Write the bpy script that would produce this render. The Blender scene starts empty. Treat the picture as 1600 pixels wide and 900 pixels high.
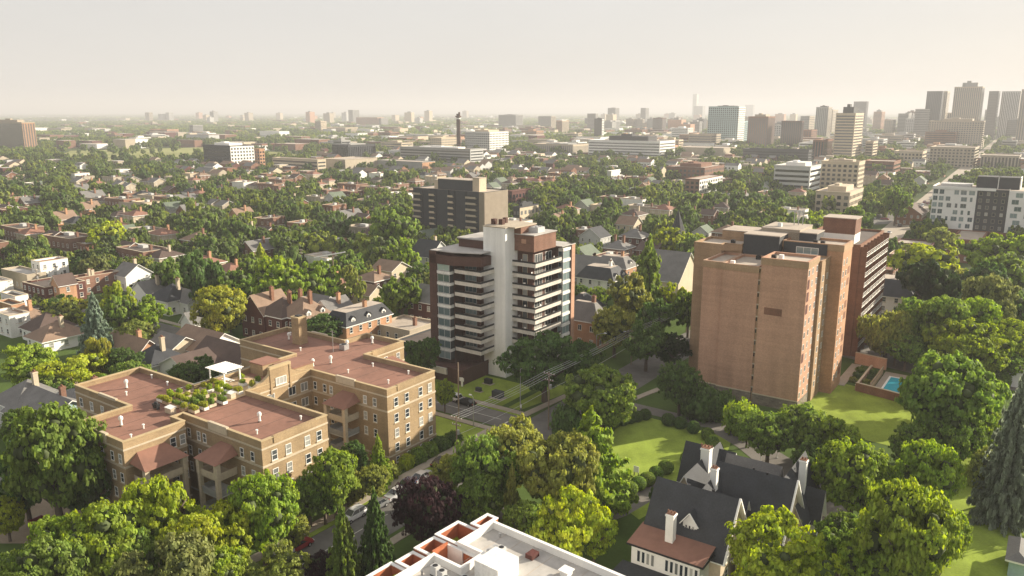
import bpy, math, random
import numpy as np
from mathutils import Vector, Matrix
RND = random.Random(7)
scene = bpy.context.scene
COL = scene.collection

# ------------------------------------------------------------------ camera
F_PX, CAM_H = 1230.0, 57.0
PITCH = math.atan(276 / F_PX)
cam_d = bpy.data.cameras.new('camera')
cam_d.sensor_width = 36.0
cam_d.lens = 36.0 * F_PX / 1600.0
cam_d.clip_start = 0.5
cam_d.clip_end = 60000
cam = bpy.data.objects.new('camera', cam_d)
COL.objects.link(cam)
cam.location = (0, 0, CAM_H)
cam.rotation_euler = (math.pi / 2 - PITCH, 0, 0)
scene.camera = cam

# ------------------------------------------------------------------ sky + sun
SUN_EL, SUN_AZ = math.radians(20), math.radians(23)      # azimuth from +X towards +Y
world = bpy.data.worlds.new('World')
scene.world = world
world.use_nodes = True
wn = world.node_tree
bg = wn.nodes['Background']
sky = wn.nodes.new('ShaderNodeTexSky')
sky.sky_type = 'NISHITA'
sky.sun_disc = False
sky.sun_elevation = SUN_EL
sky.sun_rotation = math.pi / 2 - SUN_AZ
sky.altitude = 80
sky.air_density = 1.0
sky.dust_density = 2.5
sky.ozone_density = 1.0
sc_ = wn.nodes.new('ShaderNodeVectorMath'); sc_.operation = 'SCALE'; sc_.inputs['Scale'].default_value = 0.075
ad_ = wn.nodes.new('ShaderNodeVectorMath'); ad_.operation = 'ADD'; ad_.inputs[1].default_value = (2.6, 2.5, 2.4)   # high thin milky veil
wn.links.new(sky.outputs[0], sc_.inputs[0]); wn.links.new(sc_.outputs[0], ad_.inputs[0])
wt_ = wn.nodes.new('ShaderNodeTexCoord'); wm_ = wn.nodes.new('ShaderNodeMapping'); wm_.inputs['Scale'].default_value = (2.0, 2.0, 9.0)
wz_ = wn.nodes.new('ShaderNodeTexNoise'); wz_.inputs['Scale'].default_value = 1.3; wz_.inputs['Detail'].default_value = 5
wr_ = wn.nodes.new('ShaderNodeMapRange'); wr_.inputs[3].default_value = .93; wr_.inputs[4].default_value = 1.07
wv_ = wn.nodes.new('ShaderNodeVectorMath'); wv_.operation = 'SCALE'
wn.links.new(wt_.outputs['Generated'], wm_.inputs[0]); wn.links.new(wm_.outputs[0], wz_.inputs['Vector']); wn.links.new(wz_.outputs[0], wr_.inputs[0])
wn.links.new(ad_.outputs[0], wv_.inputs[0]); wn.links.new(wr_.outputs[0], wv_.inputs['Scale'])
wn.links.new(wv_.outputs[0], bg.inputs['Color'])
bg.inputs['Strength'].default_value = 0.12
sun_d = bpy.data.lights.new('sun', 'SUN')
sun_d.energy = 5.0
sun_d.angle = math.radians(0.6)
sun_d.color = (1.0, 0.89, 0.71)
sun = bpy.data.objects.new('sun', sun_d)
COL.objects.link(sun)
sv = Vector((math.cos(SUN_EL) * math.cos(SUN_AZ), math.cos(SUN_EL) * math.sin(SUN_AZ), math.sin(SUN_EL)))
sun.rotation_euler = sv.to_track_quat('Z', 'Y').to_euler()
sun.location = (200, 100, 400)
scene.view_settings.view_transform = 'Standard'
scene.view_settings.look = 'None'
scene.view_settings.gamma = 1.0
scene.view_settings.exposure = 1.15

# ------------------------------------------------------------------ street grid
ROT = math.radians(-34.8)                # the town's grid: local x runs along b, local y along a
CR, SR = math.cos(ROT), math.sin(ROT)
OX, OY = -20.05, 119.4
def W(x, y):
    return (OX + x * CR - y * SR, OY + x * SR + y * CR)
def L(wx, wy):
    dx, dy = wx - OX, wy - OY
    return (dx * CR + dy * SR, -dx * SR + dy * CR)
_cp, _sp = math.cos(PITCH), math.sin(PITCH)
def P(px, py, z=0.0):
    """world point on the plane at height z seen at a spot of the 1600x900 view (survey helper)"""
    u, v = (px - 800) / F_PX, (450 - py) / F_PX
    dx, dy, dz = u, _cp + v * _sp, -_sp + v * _cp
    t = (z - CAM_H) / dz
    return (dx * t, dy * t)
def proj(x, y, z):
    z -= CAM_H
    dep = y * _cp - z * _sp
    if dep < 1: return (-9999, -9999, dep)
    return (800 + F_PX * x / dep, 450 - F_PX * (y * _sp + z * _cp) / dep, dep)
def top_h(py, wx, wy):
    v = (450 - py) / F_PX
    return CAM_H + (-_sp + v * _cp) / (_cp + v * _sp) * wy

# ------------------------------------------------------------------ materials
MATS = {}
def nt(m):
    m.use_nodes = True
    return m.node_tree
def mat(name, col, rough=0.85, var=0.18, scale=0.35, fine=3.0, fvar=0.10, metal=0.0, bump=0.0, objrand=0.0, spec=0.3, streak=None):
    if name in MATS: return MATS[name]
    m = bpy.data.materials.new(name)
    t = nt(m); n = t.nodes; l = t.links
    b = n['Principled BSDF']
    b.inputs['Roughness'].default_value = rough
    b.inputs['Metallic'].default_value = metal
    b.inputs['Specular IOR Level'].default_value = spec
    tc = n.new('ShaderNodeTexCoord')
    def noise(s, det, vec=None):
        k = n.new('ShaderNodeTexNoise'); k.inputs['Scale'].default_value = s; k.inputs['Detail'].default_value = det
        l.new(vec or tc.outputs['Object'], k.inputs['Vector']); return k
    n1 = noise(scale, 5)
    n2 = noise(fine, 3)
    def ma(op, a, b_):
        k = n.new('ShaderNodeMath'); k.operation = op
        for i, v in enumerate((a, b_)):
            if isinstance(v, (int, float)): k.inputs[i].default_value = v
            else: l.new(v, k.inputs[i])
        return k.outputs[0]
    f = ma('ADD', ma('MULTIPLY', ma('SUBTRACT', n1.outputs[0], 0.5), var * 4), ma('MULTIPLY', ma('SUBTRACT', n2.outputs[0], 0.5), fvar * 4))
    if streak:
        mp = n.new('ShaderNodeMapping'); mp.inputs['Scale'].default_value = streak
        l.new(tc.outputs['Object'], mp.inputs['Vector'])
        n3 = noise(1.0, 4, mp.outputs[0])
        f = ma('ADD', f, ma('MULTIPLY', ma('SUBTRACT', n3.outputs[0], 0.5), 0.5))
    if objrand:
        oi = n.new('ShaderNodeObjectInfo')
        f = ma('ADD', f, ma('MULTIPLY', ma('SUBTRACT', oi.outputs['Random'], 0.5), objrand * 2))
    f = ma('MAXIMUM', ma('ADD', f, 1.0), 0.15)
    mx = n.new('ShaderNodeVectorMath'); mx.operation = 'SCALE'
    mx.inputs[0].default_value = col
    l.new(f, mx.inputs['Scale'])
    l.new(mx.outputs[0], b.inputs['Base Color'])
    if bump:
        bp = n.new('ShaderNodeBump'); bp.inputs['Strength'].default_value = bump; bp.inputs['Distance'].default_value = 0.05
        l.new(n2.outputs[0], bp.inputs['Height']); l.new(bp.outputs[0], b.inputs['Normal'])
    MATS[name] = m
    return m
def brickmat(name, c1, c2, mortar, scale=1.0, var=0.18, bw=0.24, bh=0.085):
    """brick courses on vertical walls in either direction"""
    if name in MATS: return MATS[name]
    m = bpy.data.materials.new(name)
    t = nt(m); n = t.nodes; l = t.links
    b = n['Principled BSDF']; b.inputs['Roughness'].default_value = 0.9; b.inputs['Specular IOR Level'].default_value = 0.2
    tc = n.new('ShaderNodeTexCoord')
    sep = n.new('ShaderNodeSeparateXYZ'); l.new(tc.outputs['Object'], sep.inputs[0])
    ad = n.new('ShaderNodeMath'); ad.operation = 'ADD'; l.new(sep.outputs[0], ad.inputs[0]); l.new(sep.outputs[1], ad.inputs[1])
    cb = n.new('ShaderNodeCombineXYZ'); l.new(ad.outputs[0], cb.inputs[0]); l.new(sep.outputs[2], cb.inputs[1])
    br = n.new('ShaderNodeTexBrick'); l.new(cb.outputs[0], br.inputs['Vector'])
    br.inputs['Color1'].default_value = (*c1, 1); br.inputs['Color2'].default_value = (*c2, 1); br.inputs['Mortar'].default_value = (*mortar, 1)
    br.inputs['Scale'].default_value = 1.0; br.inputs['Brick Width'].default_value = bw * scale; br.inputs['Row Height'].default_value = bh * scale
    br.inputs['Mortar Size'].default_value = 0.012 * scale
    n1 = n.new('ShaderNodeTexNoise'); n1.inputs['Scale'].default_value = 0.25; n1.inputs['Detail'].default_value = 6; l.new(tc.outputs['Object'], n1.inputs['Vector'])
    n2 = n.new('ShaderNodeTexNoise'); n2.inputs['Scale'].default_value = 4; n2.inputs['Detail'].default_value = 3; l.new(tc.outputs['Object'], n2.inputs['Vector'])
    def ma(op, a, b_):
        k = n.new('ShaderNodeMath'); k.operation = op
        for i, v in enumerate((a, b_)):
            if isinstance(v, (int, float)): k.inputs[i].default_value = v
            else: l.new(v, k.inputs[i])
        return k.outputs[0]
    mp = n.new('ShaderNodeMapping'); mp.inputs['Scale'].default_value = (.55, .55, .035); l.new(tc.outputs['Object'], mp.inputs['Vector'])
    n3 = n.new('ShaderNodeTexNoise'); n3.inputs['Scale'].default_value = 1.0; n3.inputs['Detail'].default_value = 5; l.new(mp.outputs[0], n3.inputs['Vector'])
    mp2 = n.new('ShaderNodeMapping'); mp2.inputs['Scale'].default_value = (.05, .05, 1.4); l.new(tc.outputs['Object'], mp2.inputs['Vector'])
    n4 = n.new('ShaderNodeTexNoise'); n4.inputs['Scale'].default_value = 1.0; n4.inputs['Detail'].default_value = 4; l.new(mp2.outputs[0], n4.inputs['Vector'])
    st = ma('ADD', ma('MULTIPLY', ma('SUBTRACT', n3.outputs[0], .5), .55), ma('MULTIPLY', ma('SUBTRACT', n4.outputs[0], .5), .35))
    f = ma('ADD', ma('ADD', ma('ADD', ma('MULTIPLY', ma('SUBTRACT', n1.outputs[0], .5), var * 4), ma('MULTIPLY', ma('SUBTRACT', n2.outputs[0], .5), .5)), st), 1.0)
    mx = n.new('ShaderNodeVectorMath'); mx.operation = 'SCALE'; l.new(br.outputs[0], mx.inputs[0]); l.new(f, mx.inputs['Scale'])
    l.new(mx.outputs[0], b.inputs['Base Color'])
    MATS[name] = m
    return m
def glassmat(name, col=(0.03, 0.04, 0.05), pale=(0.45, 0.45, 0.42), amount=0.35, rough=0.12):
    """window glass: dark interior or a drawn pale blind, chosen per window"""
    if name in MATS: return MATS[name]
    m = bpy.data.materials.new(name)
    t = nt(m); n = t.nodes; l = t.links
    b = n['Principled BSDF']; b.inputs['Roughness'].default_value = rough; b.inputs['Specular IOR Level'].default_value = 0.8
    oi = n.new('ShaderNodeObjectInfo')
    tc = n.new('ShaderNodeTexCoord')
    no = n.new('ShaderNodeTexWhiteNoise'); no.noise_dimensions = '1D'; l.new(oi.outputs['Random'], no.inputs['W'])
    r = n.new('ShaderNodeValToRGB'); r.color_ramp.interpolation = 'LINEAR'
    r.color_ramp.elements[0].position = 1 - amount - 0.25; r.color_ramp.elements[0].color = (*col, 1)
    r.color_ramp.elements[1].position = 1.0; r.color_ramp.elements[1].color = (*pale, 1)
    l.new(no.outputs['Value'], r.inputs[0]); l.new(r.outputs[0], b.inputs['Base Color'])
    MATS[name] = m
    return m
def leafmat(name, col=None, ramp=None, trans=0.45, usecolor=False):
    """leaf surface; colour from the object's own colour or picked per tree from a ramp"""
    if name in MATS: return MATS[name]
    m = bpy.data.materials.new(name)
    t = nt(m); n = t.nodes; l = t.links
    b = n['Principled BSDF']; b.inputs['Roughness'].default_value = 0.7; b.inputs['Specular IOR Level'].default_value = 0.15
    out = n['Material Output']
    oi = n.new('ShaderNodeObjectInfo')
    tc = n.new('ShaderNodeTexCoord')
    geo = n.new('ShaderNodeNewGeometry')
    wn_ = n.new('ShaderNodeTexNoise'); wn_.inputs['Scale'].default_value = 0.55; wn_.inputs['Detail'].default_value = 3
    l.new(geo.outputs['Position'], wn_.inputs['Vector'])
    if usecolor: src = oi.outputs['Color']
    elif ramp:
        r = n.new('ShaderNodeValToRGB')
        while len(r.color_ramp.elements) < len(ramp): r.color_ramp.elements.new(0.5)
        for i, c in enumerate(ramp):
            r.color_ramp.elements[i].position = i / (len(ramp) - 1); r.color_ramp.elements[i].color = (*c, 1)
        l.new(oi.outputs['Random'], r.inputs[0]); src = r.outputs[0]
    hsv = n.new('ShaderNodeHueSaturation')
    l.new(src, hsv.inputs['Color'])
    mr = n.new('ShaderNodeMapRange'); mr.inputs[1].default_value = .3; mr.inputs[2].default_value = .7; mr.inputs[3].default_value = .485; mr.inputs[4].default_value = .512
    l.new(wn_.outputs[0], mr.inputs[0]); l.new(mr.outputs[0], hsv.inputs['Hue'])
    rp = n.new('ShaderNodeMapRange'); rp.inputs[3].default_value = .6; rp.inputs[4].default_value = 1.45
    l.new(geo.outputs['Random Per Island'], rp.inputs[0]); l.new(rp.outputs[0], hsv.inputs['Value'])
    l.new(hsv.outputs[0], b.inputs['Base Color'])
    tr = n.new('ShaderNodeBsdfTranslucent'); 
    h2 = n.new('ShaderNodeHueSaturation'); h2.inputs['Saturation'].default_value = 1.15; h2.inputs['Value'].default_value = 1.3; h2.inputs['Hue'].default_value = .49
    l.new(hsv.outputs[0], h2.inputs['Color']); l.new(h2.outputs[0], tr.inputs['Color'])
    mx = n.new('ShaderNodeMixShader'); mx.inputs[0].default_value = trans
    l.new(b.outputs[0], mx.inputs[1]); l.new(tr.outputs[0], mx.inputs[2]); l.new(mx.outputs[0], out.inputs['Surface'])
    MATS[name] = m
    return m

M = dict(
    shaftwhite=mat('weathered_white_stucco', (.86, .86, .83), var=.04, fvar=.03, streak=(.8, .8, .05)),
    board=mat('balcony_board_concrete', (.60, .56, .5), var=.1, streak=(.8, .8, .3)),
    ybrick=brickmat('buff_brick', (.39, .275, .155), (.31, .215, .12), (.29, .23, .155)),
    ybrick_roof=mat('red_brown_roofing', (.25, .13, .095), var=.2, scale=.16, fine=1.2, fvar=.1),
    stone=mat('pale_limestone', (.52, .44, .33), var=.1),
    cap=mat('buff_coping', (.44, .34, .2), var=.12),  # one even buff colour, the same on every side
    darkbrick=brickmat('dark_brown_brick', (.12, .062, .05), (.095, .05, .042), (.09, .06, .05)),
    redbrick=brickmat('red_brick', (.25, .125, .085), (.2, .1, .07), (.2, .14, .11)),
    orbrick=brickmat('orange_brick', (.5, .27, .155), (.43, .23, .13), (.38, .25, .17)),
    maroon=brickmat('maroon_brick', (.13, .045, .04), (.1, .035, .03), (.1, .06, .05)),
    pinkbrick=brickmat('pinkish_brown_brick', (.52, .295, .2), (.47, .26, .175), (.44, .3, .215), var=.08),
    tanbrick=brickmat('tan_brick', (.42, .28, .17), (.37, .25, .15), (.34, .24, .16), var=.08),
    brownbrick=brickmat('brown_brick', (.27, .135, .085), (.22, .11, .07), (.18, .1, .07)),
    fieldstone=brickmat('fieldstone', (.25, .21, .17), (.15, .125, .1), (.2, .17, .14), scale=3.2, bh=.12),
    white=mat('white_paint', (.8, .79, .76), var=.05, fvar=.03),
    offwhite=mat('off_white_stucco', (.76, .75, .71), var=.05, streak=(.8, .8, .06)),
    cream=mat('cream_wall', (.55, .46, .34), var=.08),
    taupe=mat('taupe_concrete', (.27, .225, .175), var=.12),
    beige=mat('beige_concrete', (.42, .36, .28), var=.1),
    grey=mat('grey_concrete', (.3, .3, .29), var=.12),
    pgrey=mat('pale_grey_panel', (.5, .5, .49), var=.06),
    dgrey=mat('dark_grey_cladding', (.06, .063, .068), var=.1),
    black=mat('black_metal', (.02, .02, .022), rough=.5),
    metal=mat('galvanised_metal', (.45, .45, .45), rough=.45, metal=.6),
    wood=mat('weathered_pole_wood', (.26, .2, .15), var=.1, streak=(3, 3, .3)),
    palewood=mat('pale_timber', (.48, .35, .22)),
    slate=mat('dark_slate_roof', (.042, .045, .052), rough=.75, var=.2, scale=.6, fine=5, fvar=.2),
    shingleg=mat('grey_shingle', (.17, .165, .16), var=.15, scale=.5, fine=5, fvar=.15),
    shingleb=mat('brown_shingle', (.24, .165, .12), var=.15, scale=.5, fine=5, fvar=.15),
    shingled=mat('dark_brown_shingle', (.1, .07, .06), var=.15, scale=.5, fine=5, fvar=.15),
    shinglen=mat('green_grey_shingle', (.13, .16, .12), var=.15, scale=.5, fine=5, fvar=.15),
    gravel=mat('pale_gravel_roof', (.42, .36, .3), var=.15, scale=.25, fine=2),
    membrane=mat('grey_roof_membrane', (.42, .4, .375), var=.24, scale=.25, fine=1.1, fvar=.12),
    darkroof=mat('dark_flat_roofing', (.11, .09, .08), var=.2, scale=.25, fine=1.5),
    orange=mat('orange_stucco', (.42, .14, .065), var=.12),
    asphalt=mat('asphalt', (.15, .142, .132), var=.22, scale=.22, fine=1.1, fvar=.1, streak=(.3, .3, 1)),
    walk=mat('concrete_sidewalk', (.36, .31, .25), var=.1, scale=.3),
    drive=mat('worn_driveway', (.17, .155, .14), var=.18, scale=.15),
    line=mat('road_paint', (.6, .58, .52), var=.1),
    glass=glassmat('window_glass'),
    glassd=glassmat('dark_window_glass', (.02, .024, .03), (.2, .2, .2), .2),
    glassb=glassmat('blue_green_glass', (.06, .1, .115), (.3, .38, .38), .6),
    bark=mat('bark', (.13, .1, .075), var=.15, streak=(2, 2, .4)),
    pool=mat('pool_water', (.06, .42, .55), rough=.08, var=.05),
    terracotta=mat('clay_pot', (.4, .16, .09)),
    soil=mat('dry_soil', (.3, .24, .17), var=.15),
    teal=mat('pale_teal_panel', (.34, .46, .47), var=.06),
)
CORE_SHADE = mat('shaded_crown_core', (.065, .085, .032), var=.25, scale=1.5)  # solid crown cores: inner twigs with their shade put into the colour
LEAF = leafmat('leaves', usecolor=True)
LEAFMIX = leafmat('mixed_leaves', ramp=[(.085, .145, .045), (.135, .205, .05), (.21, .275, .06), (.14, .21, .065), (.27, .32, .065), (.105, .17, .055)])

# ------------------------------------------------------------------ mesh builder
class MB:
    def __init__(s): s.v = []; s.f = []; s.m = []
    def quad(s, a, b, c, d, m=0):
        i = len(s.v); s.v += [a, b, c, d]; s.f.append((i, i + 1, i + 2, i + 3)); s.m.append(m)
    def tri(s, a, b, c, m=0):
        i = len(s.v); s.v += [a, b, c]; s.f.append((i, i + 1, i + 2)); s.m.append(m)
    def ngon(s, pts, m=0):
        i = len(s.v); s.v += list(pts); s.f.append(tuple(range(i, i + len(pts)))); s.m.append(m)
    def box(s, x0, x1, y0, y1, z0, z1, m=0, top=None):
        i = len(s.v)
        s.v += [(x0, y0, z0), (x1, y0, z0), (x1, y1, z0), (x0, y1, z0), (x0, y0, z1), (x1, y0, z1), (x1, y1, z1), (x0, y1, z1)]
        for k, q in enumerate(((0, 3, 2, 1), (4, 5, 6, 7), (0, 1, 5, 4), (1, 2, 6, 5), (2, 3, 7, 6), (3, 0, 4, 7))):
            s.f.append(tuple(i + j for j in q)); s.m.append(top if (k == 1 and top is not None) else m)
        return s
    def prism(s, poly, z0, z1, m=0, top=None, bottom=True):
        i = len(s.v); n = len(poly)
        s.v += [(x, y, z0) for x, y in poly] + [(x, y, z1) for x, y in poly]
        for k in range(n):
            j = (k + 1) % n
            s.f.append((i + k, i + j, i + n + j, i + n + k)); s.m.append(m)
        s.f.append(tuple(range(i + n, i + 2 * n))); s.m.append(m if top is None else top)
        if bottom: s.f.append(tuple(range(i + n - 1, i - 1, -1))); s.m.append(m)
        return s
    def sides(s, poly, z0, z1, m=0):
        n = len(poly)
        for k in range(n):
            a, b = poly[k], poly[(k + 1) % n]
            s.quad((*a, z0), (*b, z0), (*b, z1), (*a, z1), m)
        return s
    def ring(s, outer, inner, z0, z1, m=0, bottom=True):
        n = len(outer)
        for k in range(n):
            j = (k + 1) % n
            a, b, c, d = outer[k], outer[j], inner[j], inner[k]
            s.quad((*a, z0), (*b, z0), (*b, z1), (*a, z1), m)
            s.quad((*c, z0), (*d, z0), (*d, z1), (*c, z1), m)
            s.quad((*a, z1), (*b, z1), (*c, z1), (*d, z1), m)
            if bottom: s.quad((*d, z0), (*c, z0), (*b, z0), (*a, z0), m)
        return s
    def tube(s, p, q, r0, r1=None, n=6, m=0, caps=True):
        r1 = r0 if r1 is None else r1
        p, q = Vector(p), Vector(q); d = (q - p)
        if d.length < 1e-6: return s
        d.normalize()
        u = d.orthogonal().normalized(); w = d.cross(u)
        i = len(s.v)
        for c, r in ((p, r0), (q, r1)):
            for k in range(n):
                a = 2 * math.pi * k / n
                s.v.append(tuple(c + (u * math.cos(a) + w * math.sin(a)) * r))
        for k in range(n):
            j = (k + 1) % n
            s.f.append((i + k, i + j, i + n + j, i + n + k)); s.m.append(m)
        if caps:
            s.f.append(tuple(range(i + n - 1, i - 1, -1))); s.m.append(m)
            s.f.append(tuple(range(i + n, i + 2 * n))); s.m.append(m)
        return s
    def lathe(s, prof, c=(0, 0, 0), n=10, m=0):
        i = len(s.v)
        for r, z in prof:
            for k in range(n):
                a = 2 * math.pi * k / n
                s.v.append((c[0] + r * math.cos(a), c[1] + r * math.sin(a), c[2] + z))
        for q in range(len(prof) - 1):
            for k in range(n):
                j = (k + 1) % n
                s.f.append((i + q * n + k, i + q * n + j, i + (q + 1) * n + j, i + (q + 1) * n + k)); s.m.append(m)
        s.f.append(tuple(range(i + (len(prof) - 1) * n, i + len(prof) * n))); s.m.append(m)
        return s
    def mesh(s, name, mats, smooth=False):
        me = bpy.data.meshes.new(name)
        me.from_pydata([tuple(v) for v in s.v], [], s.f)
        if not isinstance(mats, (list, tuple)): mats = [mats]
        for m in mats: me.materials.append(m)
        me.polygons.foreach_set('material_index', [min(k, len(mats) - 1) for k in s.m])
        if smooth: me.polygons.foreach_set('use_smooth', [True] * len(me.polygons))
        me.update()
        return me
    def obj(s, name, mats, parent=None, loc=(0, 0, 0), rz=0, smooth=False, kind=None):
        return link(name, s.mesh(name, mats, smooth), parent, loc, rz, kind)
def link(name, me, parent=None, loc=(0, 0, 0), rz=0, kind=None, scale=None):
    o = bpy.data.objects.new(name, me)
    COL.objects.link(o)
    if parent is not None: o.parent = parent
    o.location = loc
    if rz: o.rotation_euler = (0, 0, rz)
    if scale: o.scale = scale
    if kind: o['kind'] = kind
    return o
def tag(o, label, cat, group=None):
    o['label'] = label; o['category'] = cat
    if group: o['group'] = group
    return o
def thing(name, label, cat, wx, wy, z=0, rz=ROT, group=None):
    o = link(name, None, None, (wx, wy, z), rz)
    return tag(o, label, cat, group)
def struct(o): o['kind'] = 'structure'; return o
def offset(poly, d):
    """offset a counter-clockwise polygon outwards by d"""
    out = []; n = len(poly)
    for k in range(n):
        a, b, c = Vector(poly[k - 1]), Vector(poly[k]), Vector(poly[(k + 1) % n])
        e1 = (b - a).normalized(); e2 = (c - b).normalized()
        n1 = Vector((e1.y, -e1.x)); n2 = Vector((e2.y, -e2.x))
        den = 1 + n1.dot(n2)
        v = (n1 + n2) * (d / den) if den > 0.05 else n1 * d
        out.append((b.x + v.x, b.y + v.y))
    return out

# ------------------------------------------------------------------ windows
WM = {}
def window_mesh(w, h, style='sash', frame='white', glass='glass', sill='stone'):
    key = (round(w, 2), round(h, 2), style, frame, glass, sill)
    if key in WM: return WM[key]
    b = MB(); t = 0.07 if w < 2 else 0.09; hw = w / 2
    if style.startswith('flush'):
        b.box(-hw, hw, -0.02, 0.0, 0, t, 0); b.box(-hw, hw, -0.02, 0.0, h - t, h, 0); b.box(-hw, -hw + t, -0.02, 0.0, t, h - t, 0); b.box(hw - t, hw, -0.02, 0.0, t, h - t, 0); b.box(-.04, .04, -.018, 0, t, h - t, 0)
        g = MB(); g.quad((-hw + t, -0.01, t), (hw - t, -0.01, t), (hw - t, -0.01, h - t), (-hw + t, -0.01, h - t))
        WM[key] = (b.mesh('window', [M[frame]]), g.mesh('pane', [M[glass]])); return WM[key]
    b.box(-hw, hw, -0.06, 0.0, -0.02, t, 0); b.box(-hw, hw, -0.06, 0.0, h - t, h, 0)
    b.box(-hw, -hw + t, -0.06, 0.0, t, h - t, 0); b.box(hw - t, hw, -0.06, 0.0, t, h - t, 0)
    if style == 'sash': b.box(-hw + t, hw - t, -0.05, 0.0, h * .5 - .03, h * .5 + .03, 0)
    if style in ('double', 'triple'):
        k = 2 if style == 'double' else 3
        for q in range(1, k): b.box(-hw + q * w / k - .035, -hw + q * w / k + .035, -0.055, 0.0, t, h - t, 0)
    if sill: b.box(-hw - .1, hw + .1, -0.14, 0.0, -0.16, -0.02, 2)
    fr = b.mesh('window', [M[frame], M[glass], M[sill or 'stone']])
    g = MB(); g.quad((-hw + t, -0.02, t), (hw - t, -0.02, t), (hw - t, -0.02, h - t), (-hw + t, -0.02, h - t))
    gl = g.mesh('pane', [M[glass]])
    WM[key] = (fr, gl)
    return WM[key]
def add_window(parent, x, y, z, nx, ny, w, h, pane=True, **kw):
    """a window on a wall whose outward normal is (nx, ny)"""
    fr, gl = window_mesh(w, h, **kw)
    rz = math.atan2(ny, nx) + math.pi / 2
    o = link('window', fr, parent, (x, y, z), rz)
    if pane: link('pane', gl, o)
    return o
def edge_windows(parent, a, b, zs, n, w, h, skip=(), m0=0.0, m1=0.0, pane=True, us=None, **kw):
    """n windows per storey along wall edge a->b (counter-clockwise outline)"""
    a, b = Vector(a), Vector(b); e = b - a; ln = e.length; e.normalize()
    nx, ny = e.y, -e.x
    if us is None: us = [m0 + (ln - m0 - m1) * (k + .5) / n for k in range(n)]
    for zi, z in enumerate(zs):
        for k, u in enumerate(us):
            if (k, zi) in skip: continue
            p = a + e * u
            add_window(parent, p.x + nx * .001, p.y + ny * .001, z, nx, ny, w, h, pane, **kw)

# ------------------------------------------------------------------ trees
def quads_mesh(name, c, nrm, size, rng, mats, elong=1.0, core=None):
    """n irregular leaf-clump quads at points c, facing nrm"""
    n = len(c)
    nrm = nrm / np.maximum(np.linalg.norm(nrm, axis=1, keepdims=True), 1e-6)
    r = rng.normal(size=(n, 3))
    t = np.cross(nrm, r); t /= np.maximum(np.linalg.norm(t, axis=1, keepdims=True), 1e-6)
    b = np.cross(nrm, t)
    sz = size * rng.uniform(.6, 1.35, size=(n, 1))
    corners = []
    for sx, sy in ((-1, -.45), (.15, -1), (1, .35), (-.2, 1)):
        jit = rng.uniform(.7, 1.25, size=(n, 2))
        corners.append(c + t * sz * sx * jit[:, :1] * .5 * elong + b * sz * sy * jit[:, 1:] * .5 + nrm * sz * rng.uniform(-.18, .18, size=(n, 1)))
    v = np.stack(corners, axis=1).reshape(-1, 3)
    nv = len(v); faces_n = n
    loops = np.arange(nv, dtype=np.int32)
    starts = np.arange(0, nv, 4, dtype=np.int32)
    totals = np.full(n, 4, dtype=np.int32)
    if core is not None:
        cv, cf = core
        v = np.vstack([v, cv]); loops = np.concatenate([loops, (cf + nv).reshape(-1).astype(np.int32)])
        starts = np.concatenate([starts, nv + np.arange(0, cf.size, 3, dtype=np.int32)])
        totals = np.concatenate([totals, np.full(len(cf), 3, dtype=np.int32)])
    me = bpy.data.meshes.new(name)
    me.vertices.add(len(v)); me.vertices.foreach_set('co', v.astype(np.float32).ravel())
    me.loops.add(len(loops)); me.loops.foreach_set('vertex_index', loops)
    me.polygons.add(len(starts)); me.polygons.foreach_set('loop_start', starts); me.polygons.foreach_set('loop_total', totals)
    for m in mats: me.materials.append(m)
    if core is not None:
        me.materials.append(CORE_SHADE); mi = np.zeros(len(starts), dtype=np.int32); mi[faces_n:] = 1; me.polygons.foreach_set('material_index', mi)
    me.update(calc_edges=True)
    return me
_ph = (1 + 5 ** .5) / 2
ICO_V = np.array([(-1, _ph, 0), (1, _ph, 0), (-1, -_ph, 0), (1, -_ph, 0), (0, -1, _ph), (0, 1, _ph), (0, -1, -_ph), (0, 1, -_ph), (_ph, 0, -1), (_ph, 0, 1), (-_ph, 0, -1), (-_ph, 0, 1)]) / math.sqrt(1 + _ph * _ph)
ICO_F = np.array([(0, 11, 5), (0, 5, 1), (0, 1, 7), (0, 7, 10), (0, 10, 11), (1, 5, 9), (5, 11, 4), (11, 10, 2), (10, 7, 6), (7, 1, 8), (3, 9, 4), (3, 4, 2), (3, 2, 6), (3, 6, 8), (3, 8, 9), (4, 9, 5), (2, 4, 11), (6, 2, 10), (8, 6, 7), (9, 8, 1)])
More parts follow.
